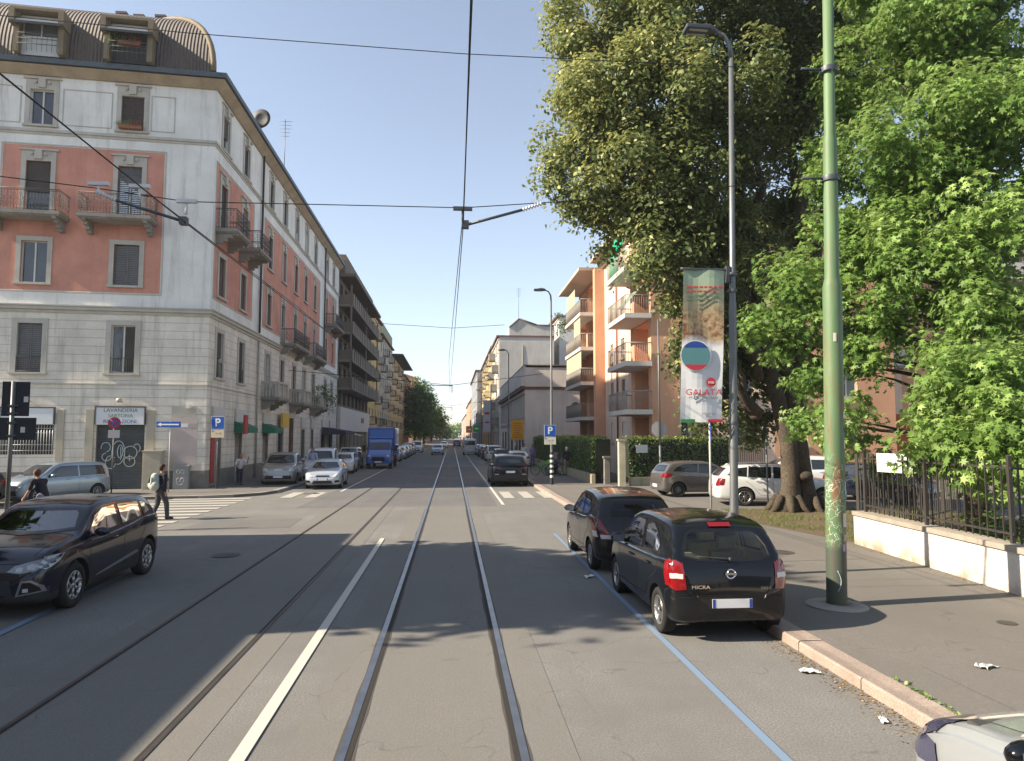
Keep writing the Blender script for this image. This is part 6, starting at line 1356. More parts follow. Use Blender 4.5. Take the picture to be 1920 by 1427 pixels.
b = MB(); b.tube([(0, 0, 0), (0, 0, 1.5), (-.1, 0, 4), (-.1, .1, 8), (.1, 0, 12), (.2, 0, 16)], [.3, .24, .21, .17, .11, .04], 0, 12); b.build('trunk', BARK, TBt)
b = MB(); O = Vector((13.2, 17, .1))
for (x, y, z, r) in bright:
    p = Vector((x, y, z))-O; s0 = Vector((-.1, 0, max(1.6, p.z*.85-.2))); L_ = wig(s0, p, 4, .15, rn); b.tube(L_, [.08, .06, .045, .03, .01], 0, 6)
b.build('limb', BARK, TBt)['kind'] = 'stuff'
def small_tree(name, label, base, lobes, mt, size, trunk_r, cat='tree', shape='quad', dens=14, per=22, spray=.7, group=None):
    T = thing(name, label, cat, base, 0, group); crown('crown', lobes, rng, size, shape, mt, dens=dens, per=per, spray=spray, parent=T, origin=base, rough=1.2)
    b = MB(); zt = max(l[2] for l in lobes)-base[2]; b.tube([(0, 0, 0), (.05, 0, zt*.3), (0, .1, zt*.65), (0, 0, zt*.9)], [trunk_r, trunk_r*.8, trunk_r*.5, .03], 0, 8)
    for l in lobes: b.tube([(0, 0, zt*.25), tuple((Vector(l[:3])-Vector(base))*.8)], [trunk_r*.5, .03], 0, 5)
    b.build('trunk', BARK, T); return T
GT = 'street trees far down the left side'
small_tree('street_tree', 'tall green street tree, nearest of the left side trees, before the orange brick house', (-9.3, 180, .1), [(-9.3, 180, 8, 3.4), (-9.6, 180, 11, 3.4), (-9.0, 180, 14.5, 3.0), (-7.2, 182, 9, 3), (-10.0, 179, 5.5, 2.8), (-7.4, 181, 5.2, 2.6), (-6.4, 183, 11.5, 2.6), (-7.0, 184, 14, 2.0)], MIDL, .55, .35, dens=8, per=18, spray=1.3, group=GT)
small_tree('street_tree', 'darker street tree just beyond the tall green one on the left', (-8.0, 205, .1), [(-8.6, 205, 7, 3.6), (-6.0, 205, 9, 3.4), (-7.5, 206, 12.5, 3.0), (-4.6, 206, 7.4, 2.6), (-10, 204, 6, 3)], MIDL, .6, .35, dens=8, per=16, spray=1.3, group=GT)
small_tree('street_tree', 'dark rounded street tree far down the left side', (-8.5, 300, .1), [(-8.5, 300, 7, 4.5), (-6, 300, 10, 4.2), (-9.5, 300, 12, 4.2), (-5.2, 302, 6, 3)], HEDL, .8, .4, dens=3.4, per=16, spray=1.8, group=GT)
small_tree('street_tree', 'smallest looking street tree at the far end of the left side', (-6.5, 400, .1), [(-6.5, 400, 7, 5), (-4.5, 402, 5, 3.5), (-8.5, 400, 9, 5)], MIDL, 1.0, .4, dens=2.6, per=16, spray=2.2, group=GT)
small_tree('distant_tree', 'pale green tree closing the view at the end of the street', (1.5, 560, 0), [(1.5, 560, 6, 5), (-4, 565, 7, 5), (-9, 560, 8, 6), (6, 560, 8, 5)], BRL, 1.3, .5, dens=2, per=16, spray=2.6)
small_tree('roof_garden_shrub', 'small green tree behind the low pink house, under the white rear block', (12.5, 101, .1), [(12.3, 101, 10.2, 1.5), (13.2, 101, 9.2, 1.3)], MIDL, .3, .12, dens=14, per=14, spray=.7)
small_tree('balcony_plant', 'leafy plants hanging over the top balcony corner of the orange building', (9.75, 60.4, 12.0), [(9.6, 60.4, 12.6, .75), (9.5, 60.1, 11.9, .6)], MIDL, .16, .04, 'plant', dens=40, per=12, spray=.35)
small_tree('balcony_plant', 'bushy green and purple plants spilling over the third stone balcony', (-10.9, 61.2, 5.1), [(-10.8, 60.6, 6.1, .7), (-10.6, 61.8, 6.0, .75), (-10.5, 62.3, 5.2, .5), (-10.9, 61.2, 6.6, .5)], MIDL, .13, .04, 'plant', dens=50, per=14, spray=.3)
FLW = leafmat('flower_petal', (.3, .02, .05), (.5, .03, .08), (.7, .1, .2), .3)
for (F_, s, z, lb) in (('A', 3.85, 17.4, 'window box of green plants and pink flowers on the top floor'), ('A', 3.85, 21.3, 'green and red flower boxes in the open roof dormer')):
    p = C0+uA*s+nA*(.22 if z < 20 else .75); T = thing('flower_box', lb, 'flower box', (p.x, p.y, z)); b = MB(); b.box(-.5, .5, -.1, .1, -.02, .16); b.build('planter', flat((.3, .12, .07), .8), T, rz=nrot(nA))
    crown('foliage', [(p.x+k*.22, p.y, z+.22, .17) for k in (-2, -1, 0, 1)], rng, .06, 'oval', BRL, dens=700, per=6, spray=.12, parent=T, origin=(p.x, p.y, z)); crown('flowers', [(p.x+k*.2, p.y-.05, z+.25, .13) for k in (.6, 1.4, 2.0)], rng, .05, 'oval', FLW, dens=700, per=5, spray=.1, parent=T, origin=(p.x, p.y, z))
p = C0+uA*4.5+nA*.6; small_tree('balcony_plant', 'pale green bush growing out of the roof dormer at its left', (p.x, p.y, 21.0), [(p.x, p.y, 21.6, .42), (p.x-.2, p.y, 21.3, .35)], BRL, .09, .02, 'plant', dens=120, per=8, spray=.2)
# hedges: leaf skin over a dense core
def hedge(label, a, c, z0, z1, th, lit=.0):
    a, c = Vector((*a, 0)), Vector((*c, 0)); d = (c-a); L = d.length; d.normalize(); nn = Vector((d.y, -d.x, 0)); T = thing('hedge', label, 'hedge', (a.x, a.y, z0), math.atan2(d.y, d.x))
    n = int(L*(z1-z0)*150+L*th*120); s = rng.uniform(0, L, n); f = rng.random(n); hgt = z1-z0
    side = rng.random(n) < hgt*1/(hgt+th*.7); y = np.where(side, -th/2+rng.normal(0, .05, n)-.04*np.sin(s*1.9), rng.uniform(-th/2, th/2, n)); z = np.where(side, rng.uniform(0, hgt, n), hgt+rng.normal(0, .05, n)+.05*np.sin(s*2.3))
    P = np.stack([s, y, z], 1); Nn = np.where(side[:, None], np.array([0, -1, .5]), np.array([0, -.2, 1]))+rng.normal(size=(n, 3))*.5
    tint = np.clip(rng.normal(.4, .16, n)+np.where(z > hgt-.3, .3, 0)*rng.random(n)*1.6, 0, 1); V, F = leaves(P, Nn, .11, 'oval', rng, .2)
    o = bpy.data.objects.new('foliage', leaf_mesh('foliage', V, F, [HEDL], tint)); COL.objects.link(o); o.parent = T
    b = MB(); b.box(.05, L-.05, -th/2+.1, th/2, .02, hgt-.08); b.build('stems', flat((.012, .018, .008), .9), T); return T
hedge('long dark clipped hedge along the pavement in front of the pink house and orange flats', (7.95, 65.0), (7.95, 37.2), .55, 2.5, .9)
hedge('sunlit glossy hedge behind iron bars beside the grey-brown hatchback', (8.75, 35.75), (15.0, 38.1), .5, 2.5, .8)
STW = pmat('rendered_low_wall', (.40, .36, .25), .9, .2, 1.5, .2, 25, streak=.5)
def lowwall(name, label, a, c, h, th, m, coping=None, z=.1):
    a, c = Vector((*a, 0)), Vector((*c, 0)); d = (c-a); L = d.length; T = thing(name, label, 'wall', (a.x, a.y, z), math.atan2(d.y, d.x)); b = MB(); b.box(0, L, -th/2, th/2, 0, h); b.build('wall', m, T)
    if coping:
        b = MB(); x = 0; k = 0
        while x < L-.01: e = min(L, x+1.5); b.box(x+.003, e-.003, -th/2-.04, th/2+.04, h, h+.09); x = e
        b.build('coping', coping, T)
    return T
lowwall('garden_wall', 'low shaded retaining wall under the long dark hedge', (7.4, 65.2), (7.4, 36.9), .5, .2, STW); lowwall('garden_wall', 'low sunlit buff wall under the glossy hedge', (8.9, 35.15), (15.2, 37.5), .42, .2, STW)
def fence_bars(label, a, c, z0, z1, pitch, m, post=2.0, r=.012, name='iron_fence', rails=(.08, .85), pr=.03):
    a, c = Vector((*a, 0)), Vector((*c, 0)); d = (c-a); L = d.length; T = thing(name, label, 'fence', (a.x, a.y, z0), math.atan2(d.y, d.x)); h = z1-z0; b = MB()
    x = pitch
    while x < L: b.box(x-r, x+r, -r, r, .02, h); x += pitch
    for f in rails: b.box(0, L, -.02, .02, h*f, h*f+.035)
    b.build('bar_panel', m, T); x = 0
    while x <= L+.01: q = MB(); q.box(x-pr, x+pr, -pr, pr, 0, h+.08); q.build('post', m, T); x += post
    return T
FEN = flat((.045, .04, .036), .6, .2)
fence_bars('dark bars half grown over by the sunlit hedge', (8.95, 35.48), (15.1, 37.8), .52, 2.3, .2, BLACKM, 3)
fence_bars('brown barred gate between the hedge and the red pillar', (15.4, 37.6), (19.5, 38.5), .12, 2.6, .14, pmat('brown_gate', (.16, .09, .05), .8, .2, 3, .1), 2)
for x, y, h, w_, lb, c in ((8.45, 35.0, 2.25, .32, 'tall cream gate pillar at the near end of the sunlit hedge', (.50, .45, .33)), (8.0, 36.4, 1.35, .28, 'short grey concrete gate post beside the cream pillar', (.22, .21, .19)), (7.85, 38.4, 2.0, .45, 'grey concrete pillar in front of the long dark hedge', (.2, .195, .18))):
    T = thing('gate_pillar', lb, 'pillar', (x, y, .1)); b = MB(); b.box(-w_/2, w_/2, -w_/2, w_/2, 0, h); b.build('shaft', pmat('pillar_render', c, .9, .2, 1.5, .2, 25, streak=.4), T); b = MB(); b.box(-w_/2-.05, w_/2+.05, -w_/2-.05, w_/2+.05, h, h+.1); b.build('cap', pmat('pillar_cap', mulc(c, .8)[:3], .9), T)
T = thing('blank_plate', 'blank white plate fixed on the bars of the sunlit hedge', 'sign', (9.55, 35.3, 1.75), math.atan2(2.35, 6.25)); b = MB(); b.box(-.35, .35, -.04, -.02, 0, .4); b.build('panel', flat((.5, .52, .52), .6), T)
# white wall with coping and iron fence at the right
def wallX(y): return 9.02+.088*(y-10.8)
WWM = pmat('worn_white_wall', (.62, .585, .53), .9, .12, 1.2, .35, 22, streak=.25)
m, nt_, bs = WWM, WWM.node_tree, WWM.node_tree.nodes['Principled BSDF']; l = bs.inputs['Base Color'].links[0].from_socket; co_ = nt_.nodes.new('ShaderNodeTexCoord').outputs['Object']; sx_ = nt_.nodes.new('ShaderNodeSeparateXYZ'); nt_.links.new(co_, sx_.inputs[0])
dm = math_(nt_, 'MULTIPLY', ramp(nt_, sx_.outputs[2], .42, .0), ramp(nt_, noise(nt_, co_, 1.4, 5, .7), .42, .62)); nt_.links.new(mixc(nt_, math_(nt_, 'MINIMUM', dm, .85), l, (.25, .18, .11, 1)), bs.inputs['Base Color'])
lowwall('white_wall', 'low worn white wall with grey stone coping at the right pavement edge', (wallX(15.95), 15.95), (wallX(-4), -4), .68, .3, WWM, pmat('coping_stone', (.34, .30, .25), .9, .2, 2, .3, 30))
fence_bars('dark iron fence standing on the white wall under the bright green tree', (wallX(15.7)+.03, 15.7), (wallX(-4)+.03, -4), .87, 2.2, .2, FEN, 2.4, .011, rails=(.1, .9))
fence_bars('dark iron fence running back from the corner of the white wall', (wallX(15.9), 16.0), (16.5, 22.0), .12, 2.1, .2, FEN, 2.4, .011)
T = thing('fence_sign', 'white rectangular board wired on the iron fence, dappled by leaf shade', 'sign', (9.30, 14.85, 1.85), R(-80)); b = MB(); b.box(-.0, 1.0, -.06, -.03, -.02, .38); b.build('panel', flat((.6, .61, .58), .6), T)
for i, (x, y, h) in enumerate(((11.3, 12.6, .8), (11.0, 10.8, .9), (12.6, 11.2, 1.4), (11.9, 14.2, 1.0), (12.2, 9.0, 1.5), (14, 13, 1.8))):
    lb = ['low dark shrub right behind the fence under the drooping tree', 'dark shrub behind the fence near the right picture edge', 'rounded shrub deep behind the iron fence', 'small shrub behind the fence next to its white board', 'tall shrub behind the fence at the right picture edge', 'large dark shrub filling the garden behind the fence'][i]
    small_tree('shrub', lb, (x, y, .1), [(x, y, .1+h*.6, h*.6), (x+.4, y-.5, .1+h*.5, h*.5), (x-.3, y+.6, .1+h*.45, h*.45)], MIDL if i % 2 else HEDL, .12, .04, 'shrub', 'oval', 60, 14, .3, 'shrubs behind the iron fence')
# dry grass verge round the tree
sheet('grass_verge', [(8.55, 20.6), (9.35, 16.3), (16.5, 16.3), (16.5, 23.6), (13, 24.0), (9.0, 23.4)], .119, asphalt('verge_soil', (.17, .125, .08), .4, .35, False))
n = 26000; gx = rng.uniform(8.6, 16, n); gy = rng.uniform(16.3, 23.6, n); keep = ((gx-8.55)*4.3+(gy-20.6)*.8 > .2)
cl = np.sin(gx*2.1+np.sin(gy*1.7)*2)+np.sin(gy*2.9+gx)+rng.normal(0, .6, n); keep &= (cl > -.1) & (np.hypot(gx-11.5, gy-23) > .8); gx, gy = gx[keep], gy[keep]; n = len(gx)
hh = rng.uniform(.03, .11, n); an = rng.uniform(0, 6.28, n); wd_ = .006; dx, dy = np.cos(an), np.sin(an); ln = rng.normal(0, .04, (n, 2))
V = np.stack([np.stack([gx-dx*wd_, gy-dy*wd_, np.full(n, .118)], 1), np.stack([gx+dx*wd_, gy+dy*wd_, np.full(n, .118)], 1), np.stack([gx+ln[:, 0], gy+ln[:, 1], .118+hh], 1)], 1).reshape(-1, 3)
GRL = leafmat('grass_blade', (.09, .10, .03), (.14, .19, .05), (.30, .25, .12), .3); o = bpy.data.objects.new('grass', leaf_mesh('grass', V, np.arange(3*n).reshape(-1, 3), [GRL], np.clip(rng.normal(.5, .25, n), 0, 1))); COL.objects.link(o); tag(o, kind='stuff')
# dead leaves and crumbs along the foot of the wall and the kerb
n = 900; yy = rng.uniform(4, 15.8, n); xx = 9.02-.15+.088*(yy-10.8)-np.abs(rng.normal(0, .12, n)); P = np.stack([xx, yy, np.full(n, .121)], 1); yy2 = rng.uniform(4, 9.2, n); P2 = np.stack([4.2-np.abs(rng.normal(0, .12, n)), yy2, np.full(n, .006)], 1)
V, F = leaves(np.concatenate([P, P2]), np.tile(np.array([0, 0, 1.]), (2*n, 1))+rng.normal(size=(2*n, 3))*.15, .03, 'quad', rng, 0); o = bpy.data.objects.new('fallen_leaves', leaf_mesh('fallen_leaves', V, F, [leafmat('dry_leaf', (.12, .07, .03), (.25, .17, .08), (.4, .3, .15), .1)], rng.random(2*n))); COL.objects.link(o); tag(o, kind='stuff')
n = 500; yy = rng.uniform(5, 20, n); P = np.stack([4.52+np.abs(rng.normal(0, .02, n)), yy, np.full(n, .12)], 1); keep = np.sin(yy*3)+np.sin(yy*1.3) > .6; P = P[keep]; V, F = leaves(P, rng.normal(size=P.shape), .05, 'quad', rng, -1.0); o = bpy.data.objects.new('kerb_weeds', leaf_mesh('kerb_weeds', V, F, [BRL], rng.random(len(P)))); COL.objects.link(o); tag(o, kind='stuff')
# tree outside the picture on the left whose crown shades the road
sh = [(-14.2, 12.2, 9.6, 1.9), (-13.0, 10.6, 9.3, 1.9), (-14.0, 9.9, 10.4, 1.9), (-12.6, 11.6, 8.4, 1.6), (-15, 11.4, 11.6, 1.9), (-15.4, 10.4, 12.6, 1.7), (-12.2, 14.6, 7.6, 1.3), (-12.0, 13.2, 7.8, 1.3)]
small_tree('roadside_tree', 'leafy tree before the low cream house, outside the picture on the left', (-12.4, 11.0, .1), sh, MIDL, .42, .2, dens=44, per=20, spray=.7)
# ------------------------------------------------------------------ street furniture
GALV = pmat('galvanised_steel', (.16, .17, .175), .5, .2, 2, .05, 40, .4, .5); GALVD = flat((.08, .09, .10), .5, .4)
gm_, nt_, bs = newmat('green_pole_paint'); co_ = nt_.nodes.new('ShaderNodeTexCoord').outputs['Object']; sx_ = nt_.nodes.new('ShaderNodeSeparateXYZ'); nt_.links.new(co_, sx_.inputs[0]); z_ = sx_.outputs[2]
mp = nt_.nodes.new('ShaderNodeMapping'); mp.inputs['Scale'].default_value = (4, 4, .5); nt_.links.new(co_, mp.inputs[0])
g = mixc(nt_, ramp(nt_, noise(nt_, mp.outputs[0], 1.2, 4), .3, .7), (.075, .14, .065, 1), (.12, .20, .09, 1)); rust = math_(nt_, 'MULTIPLY', ramp(nt_, noise(nt_, mp.outputs[0], 2.2, 6, .7), .50, .64), math_(nt_, 'ADD', ramp(nt_, z_, 5.5, 1.5), .15))
g = mixc(nt_, math_(nt_, 'MINIMUM', rust, 1), g, (.17, .08, .04, 1)); vor = nt_.nodes.new('ShaderNodeTexVoronoi'); vor.feature = 'DISTANCE_TO_EDGE'; vor.inputs['Scale'].default_value = 7; mp2 = nt_.nodes.new('ShaderNodeMapping'); mp2.inputs['Scale'].default_value = (1, 1, .35); nt_.links.new(co_, mp2.inputs[0])
wv = nt_.nodes.new('ShaderNodeVectorMath'); nz = nt_.nodes.new('ShaderNodeTexNoise'); nz.inputs['Scale'].default_value = 3; nt_.links.new(co_, nz.inputs['Vector']); nt_.links.new(mp2.outputs[0], wv.inputs[0]); nt_.links.new(nz.outputs['Color'], wv.inputs[1]); nt_.links.new(wv.outputs[0], vor.inputs['Vector'])
scr = math_(nt_, 'MULTIPLY', math_(nt_, 'LESS_THAN', vor.outputs[0], .022), math_(nt_, 'MULTIPLY', ramp(nt_, z_, 2.3, 1.9), ramp(nt_, z_, .7, 1.0))); g = mixc(nt_, math_(nt_, 'MULTIPLY', scr, math_(nt_, 'MULTIPLY', ramp(nt_, noise(nt_, co_, 3.5, 2), .42, .5), .8)), g, (.5, .55, .48, 1))
g = mixc(nt_, math_(nt_, 'MULTIPLY', ramp(nt_, z_, .95, .80), .8), g, (.05, .055, .05, 1)); nt_.links.new(g, bs.inputs['Base Color']); bs.inputs['Roughness'].default_value = .6  # bottom band darkened in the colour to stand for shade
GP = thing('catenary_pole', 'thick rusty green steel pole with stickers and scratched graffiti standing on the right pavement', 'pole', (5.68, 10.25, .12))
GP.rotation_euler.y = .021; b = MB(); b.lathe([(.144, 0), (.142, 2.5), (.138, 4.75), (.125, 4.82), (.108, 4.9), (.104, 7.0), (.1, 7.08), (.084, 7.15), (.074, 11.3), (.001, 11.32)], seg=28); b.build('shaft', gm_, GP)
b = MB(); b.lathe([(.44, -.004), (.42, .012), (.16, .03), (.15, .0)], seg=28); b.build('concrete_collar', CONC, GP)
def sticker(z, a0, a1, h, c, r=.1455):
    b = MB(); n = 5
    for k in range(n):
        t0, t1 = R(a0+(a1-a0)*k/n), R(a0+(a1-a0)*(k+1)/n); b.quad((r*math.cos(t0), r*math.sin(t0), z), (r*math.cos(t1), r*math.sin(t1), z), (r*math.cos(t1), r*math.sin(t1), z+h), (r*math.cos(t0), r*math.sin(t0), z+h))
    b.build('sticker', flat(c, .6), GP)
for a in ((1.62, -55, -28, .2, (.32, .42, .5)), (2.75, -60, -32, .10, (.55, .57, .55)), (2.55, -55, -30, .06, (.03, .03, .04)), (2.30, -60, -35, .13, (.5, .4, .33)), (1.15, -75, -45, .2, (.55, .56, .52)), (.95, -70, -50, .09, (.5, .35, .35)), (3.9, -118, -100, .13, (.5, .45, .42)), (.80, -80, -60, .1, (.35, .3, .5))): sticker(*a)
b = MB(); pts = [(.148*math.cos(R(-112+18*math.sin(t))), .148*math.sin(R(-112+18*math.sin(t))), .22+.30*t/3.2) for t in np.linspace(0, 3.2, 14)]; b.tube(pts, .006, 0, 4); b.build('graffiti', flat((.35, .45, .5), .7), GP)
for z in (6.45, 8.2):
    b = MB(); b.lathe([(.13, z-.04), (.135, z), (.13, z+.04)], seg=20); b.bar((-.12, 0, z), (-.45, 0, z+.0), .02, 0, 6); b.build('clamp', GALVD, GP)
def street_lamp(label, x, y, h=9.9, reach=.85, seg=12, group='grey street lamps along the right kerb', r=.075):
    T = thing('street_lamp', label, 'street lamp', (x, y, .12), 0, group); b = MB(); b.tube([(0, 0, 0), (0, 0, 1.2), (0, 0, 1.25), (0, 0, 4.9), (0, 0, 5.0), (0, 0, h-.35)], [r*1.15, r*1.1, r, r*.9, r*.75, r*.6], 0, seg)
    b.tube([(0, 0, h-.36), (-.02, 0, h-.1), (-.14, 0, h+.1), (-.34, 0, h+.18)], [r*.6, r*.55, r*.5, r*.5], 0, seg); b.build('pole', GALV, T)
    b = MB(); b.tube([(-.28, 0, h+.18), (-.36, 0, h+.19), (-.5, 0, h+.2), (-reach, 0, h+.16)], [.05, .075, .1, .07], 0, 8); b.box(-reach-.05, -.42, -.14, .14, h+.13, h+.22); o = b.build('lamp_head', GALVD, T, bevel=.02)
    b = MB(); b.box(-reach+.02, -.48, -.1, .1, h+.115, h+.128); b.build('lens', flat((.4, .4, .38), .3), o); return T
L1 = street_lamp('nearest tall grey street lamp, carrying the museum banner', 5.04, 12.5, 9.95); L1.rotation_euler.y = .018
b = MB(); 
for z in (5.45, 5.15, 2.72): b.lathe([(.082, z-.03), (.086, z), (.082, z+.03)], seg=16)
b.bar((-.03, 0, 5.53), (-.98, 0, 5.53), .022, 0, 6); b.box(-.13, -.06, -.05, .05, 5.3, 5.6); b.build('banner_bracket', GALVD, L1)
L2 = street_lamp('street lamp with the blue parking sign and black and white striped foot', 5.12, 36.3)
b = MB()
for k in range(5): z = .35+k*.26; b.lathe([(.091, z), (.091, z+.13)], seg=14)
b.build('stripe', flat((.6, .6, .55), .7), L2)
b = MB(); b.lathe([(.089, 0), (.089, 1.65)], seg=14); b.build('stripe_ground', flat((.02, .02, .022), .7), L2)
street_lamp('street lamp by the low pink house, third from the camera', 5.0, 62.5); street_lamp('street lamp far off with the distant white banner', 4.95, 90); street_lamp('farthest street lamp of the right side', 4.9, 118)
# banner
BN = thing('banner', 'tall museum banner with round photo and red lettering hung from the nearest lamp', 'banner', (4.57, 12.42, 2.85), R(-2)); bw, bh = .76, 2.78
bm_, nt_, bs = newmat('banner_print'); co_ = nt_.nodes.new('ShaderNodeTexCoord').outputs['Object']; sx_ = nt_.nodes.new('ShaderNodeSeparateXYZ'); nt_.links.new(co_, sx_.inputs[0]); z_ = sx_.outputs[2]
ship = noise(nt_, co_, 9, 5, .7); base = mixc(nt_, ramp(nt_, z_, 1.9, 2.6), (.36, .27, .15, 1), (.27, .36, .26, 1)); base = mixc(nt_, math_(nt_, 'MULTIPLY', ramp(nt_, ship, .45, .6), ramp(nt_, z_, 2.2, 1.9)), base, (.16, .07, .04, 1))
wav = math_(nt_, 'ADD', z_, math_(nt_, 'MULTIPLY', math_(nt_, 'SINE', math_(nt_, 'MULTIPLY', sx_.outputs[0], 8)), .05)); base = mixc(nt_, ramp(nt_, wav, 1.55, 1.40), base, (.60, .62, .64, 1)); nt_.links.new(base, bs.inputs['Base Color']); bs.inputs['Roughness'].default_value = .6
b = MB()
for i in range(8):
    for j in range(18):
        f = lambda i_, j_: (-bw/2+bw*i_/8-.11*(1-j_/18), .02*math.sin(i_*.9+j_*.35)-.0, bh*j_/18)
        b.quad(f(i, j), f(i+1, j), f(i+1, j+1), f(i, j+1), 0, True)
b.build('cloth', bm_, BN); xo = lambda z: -.11*(1-z/bh)
def disc(cx, cz, r, a0, a1, m, y, name, n=24, chord=False):
    b = MB(); P = [(cx+r*math.cos(R(a0+(a1-a0)*k/n)), y, cz+r*math.sin(R(a0+(a1-a0)*k/n))) for k in range(n+1)]
    if not chord: P = P[:-1]
    b.poly(P[::-1]); b.build(name, m, BN)
cx, cz = -.13+xo(1.2), 1.20
disc(cx, cz, .285, 0, 360, flat((.7, .7, .7), .6), -.028, 'picture_ring'); disc(cx, cz, .265, 0, 360, flat((.10, .25, .27), .6), -.031, 'round_picture'); disc(cx, cz, .264, 35, 145, flat((.02, .07, .3), .6), -.034, 'picture_sky', chord=True); disc(cx, cz, .264, 218, 322, flat((.5, .04, .06), .6), -.034, 'caption_strip', chord=True)
disc(.16+xo(.75), .72, .085, 0, 360, flat((.5, .04, .05), .6), -.028, 'museum_roundel')
REDT = flat((.5, .035, .05), .6); GRYT = flat((.2, .22, .24), .6)
text('mu', .085, WHITEP, BN, (.16+xo(.75), -.033, .72), (R(90), 0, 0)); text('GALATA', .15, REDT, BN, (.03+xo(.55), -.03, .535), (R(90), 0, 0), sx=1.15); text('MUSEO DEL MARE', .062, GRYT, BN, (.03+xo(.45), -.03, .44), (R(90), 0, 0), sx=1.08); text('GENOVA', .06, GRYT, BN, (.13+xo(.2), -.03, .15), (R(90), 0, 0))
b = MB(); b.box(-.38+xo(0), -.12+xo(0), -.03, -.02, -.0, .055); b.build('green_strip', flat((.03, .25, .08), .6), BN); b = MB(); b.box(.12+xo(0), .38+xo(0), -.03, -.02, -.0, .055); b.build('red_strip', REDT, BN)
b = MB()
for j, (z, m_) in enumerate(((2.44, 0), (2.36, 0), (2.28, 1), (2.21, 1))):
    x = -.33; q = random.Random(j)
    while x < .28-.1*(j % 2): w_ = q.uniform(.04, .11); b.box(x, x+w_, -.03, -.024, z, z+.03, m_); x += w_+.02
b.build('small_print', [REDT, flat((.12, .2, .13), .6)], BN)
b = MB(); b.box(-bw/2-.02, bw/2+.02, -.02, .02, bh, bh+.03); b.build('top_bar', GALVD, BN)
# road signs
SBL = flat((.01, .09, .42), .4); SWH = flat((.72, .73, .72), .45)
def parking_sign(label, x, y, z, pole=None, sub=(.62, .6, .5), size=.6):
    T = thing('parking_sign', label, 'sign', (x, y, .12)); z -= .12
    if pole: b = MB(); b.bar((0, .05, 0), (0, .05, z+size), .03, 0, 8); b.build('post', GALV, T)
    b = MB(); b.box(-size/2, size/2, -.02, 0, z, z+size); b.build('border', SWH, T); b = MB(); b.box(-size/2+.015, size/2-.015, -.026, -.018, z+.015, z+size-.015); b.build('blue_field', SBL, T)
    text('P', size*.85, SWH, T, (0, -.03, z+size*.5), (R(90), 0, 0), bold=.012)
    b = MB(); b.box(-size/2, size/2, -.02, 0, z-.4, z-.02); b.build('panel', flat(sub, .6), T)
    b = MB(); b.box(-size*.42, -size*.32, -.026, -.018, z-.12, z-.06); b.build('mark', SBL, T); text('8 - 19', .1, GRYT, T, (.04, -.024, z-.2), (R(90), 0, 0)); return T
parking_sign('white on blue parking sign fixed to the striped lamp post', 5.02, 36.18, 2.56); parking_sign('white on blue parking sign on its own post at the corner of the pavement', -11.05, 34.75, 2.92, True, (.55, .48, .33))
T = thing('no_parking_sign', 'small round no-parking sign with a plate on a thin post before the laundry shutter', 'sign', (-14.6, 32.2, .115), R(25)); b = MB(); b.bar((0, .04, 0), (0, .04, 3.3), .03, 0, 8); b.build('post', GALV, T)
b = MB(); b.lathe([(.001, 0), (.25, 0), (.25, .015), (.001, .015)], (0, -.02, 3.05), 'y', 24, sm=False); b.build('red_ring', RED, T); b = MB(); b.lathe([(.001, 0), (.17, 0)], (0, -.028, 3.05), 'y', 24, sm=False); b.build('blue_disc', SBL, T)
b = MB(); b.bar((-.16, -.032, 3.21), (.16, -.032, 2.89), .022, 0, 4); b.bar((.16, -.034, 3.21), (-.16, -.034, 2.89), .022, 0, 4); b.build('cross_bar', RED, T); b = MB(); b.box(-.22, .22, -.02, 0, 2.4, 2.74); b.build('plate', flat((.55, .5, .5), .5), T)
T = thing('one_way_sign', 'long blue one-way sign with a white arrow pointing left', 'sign', (-12.45, 32.7, .115)); b = MB(); b.bar((0, .05, 0), (0, .05, 3.15), .03, 0, 8); b.build('post', flat((.42, .41, .36), .6), T)
b = MB(); b.box(-.58, .45, -.015, .015, 2.86, 3.12); b.build('panel', SBL, T); b = MB(); b.box(-.40, .38, -.022, -.014, 2.96, 3.02); b.poly([(-.54, -.02, 2.99), (-.38, -.02, 2.90), (-.38, -.02, 3.08)]); b.build('arrow', SWH, T)
T = thing('traffic_signs', 'backs of two dark square traffic signs on a grey post at the left edge', 'sign', (-11.75, 20.1, .115), R(14)); b = MB(); b.bar((0, .0, 0), (0, 0, 3.95), .055, 0, 10); b.build('post', GALV, T)
SD = flat((.025, .032, .045), .5)
b = MB(); b.box(-.27, .37, .05, .07, 3.02, 3.95); b.build('sign_plate', SD, T); b = MB(); b.box(-.42, .55, .05, .07, 2.38, 2.98); b.build('sign_plate', SD, T)
for x, z in ((.24, 3.40), (.2, 2.58)): b = MB(); b.box(x, x+.1, .035, .05, z, z+.15); b.build('label', WHITEP, T)
b = MB()
for z in (2.5, 2.85, 3.1, 3.3): b.box(-.09, .12, -.07, .05, z-.02, z+.02)
b.build('clamp', GALV, T)
T = thing('thin_post', 'thin bare whitish post in front of the dark sign backs', 'post', (-11.45, 18.9, .115)); b = MB(); b.tube([(0, 0, 0), (.0, 0, 1.2), (.01, 0, 2.55)], [.035, .033, .03], 0, 8); b.build('shaft', flat((.5, .48, .42), .6), T)
T = thing('stop_sign', 'grey back of an octagonal sign on a tall thin pole before the sunlit hedge', 'sign', (10.6, 35.6, .115)); b = MB(); b.bar((0, 0, 0), (0, 0, 2.0), .06, 0, 8); b.bar((0, 0, 2.0), (0, 0, 8.5), .05, 0, 8); b.build('pole', GALV, T)
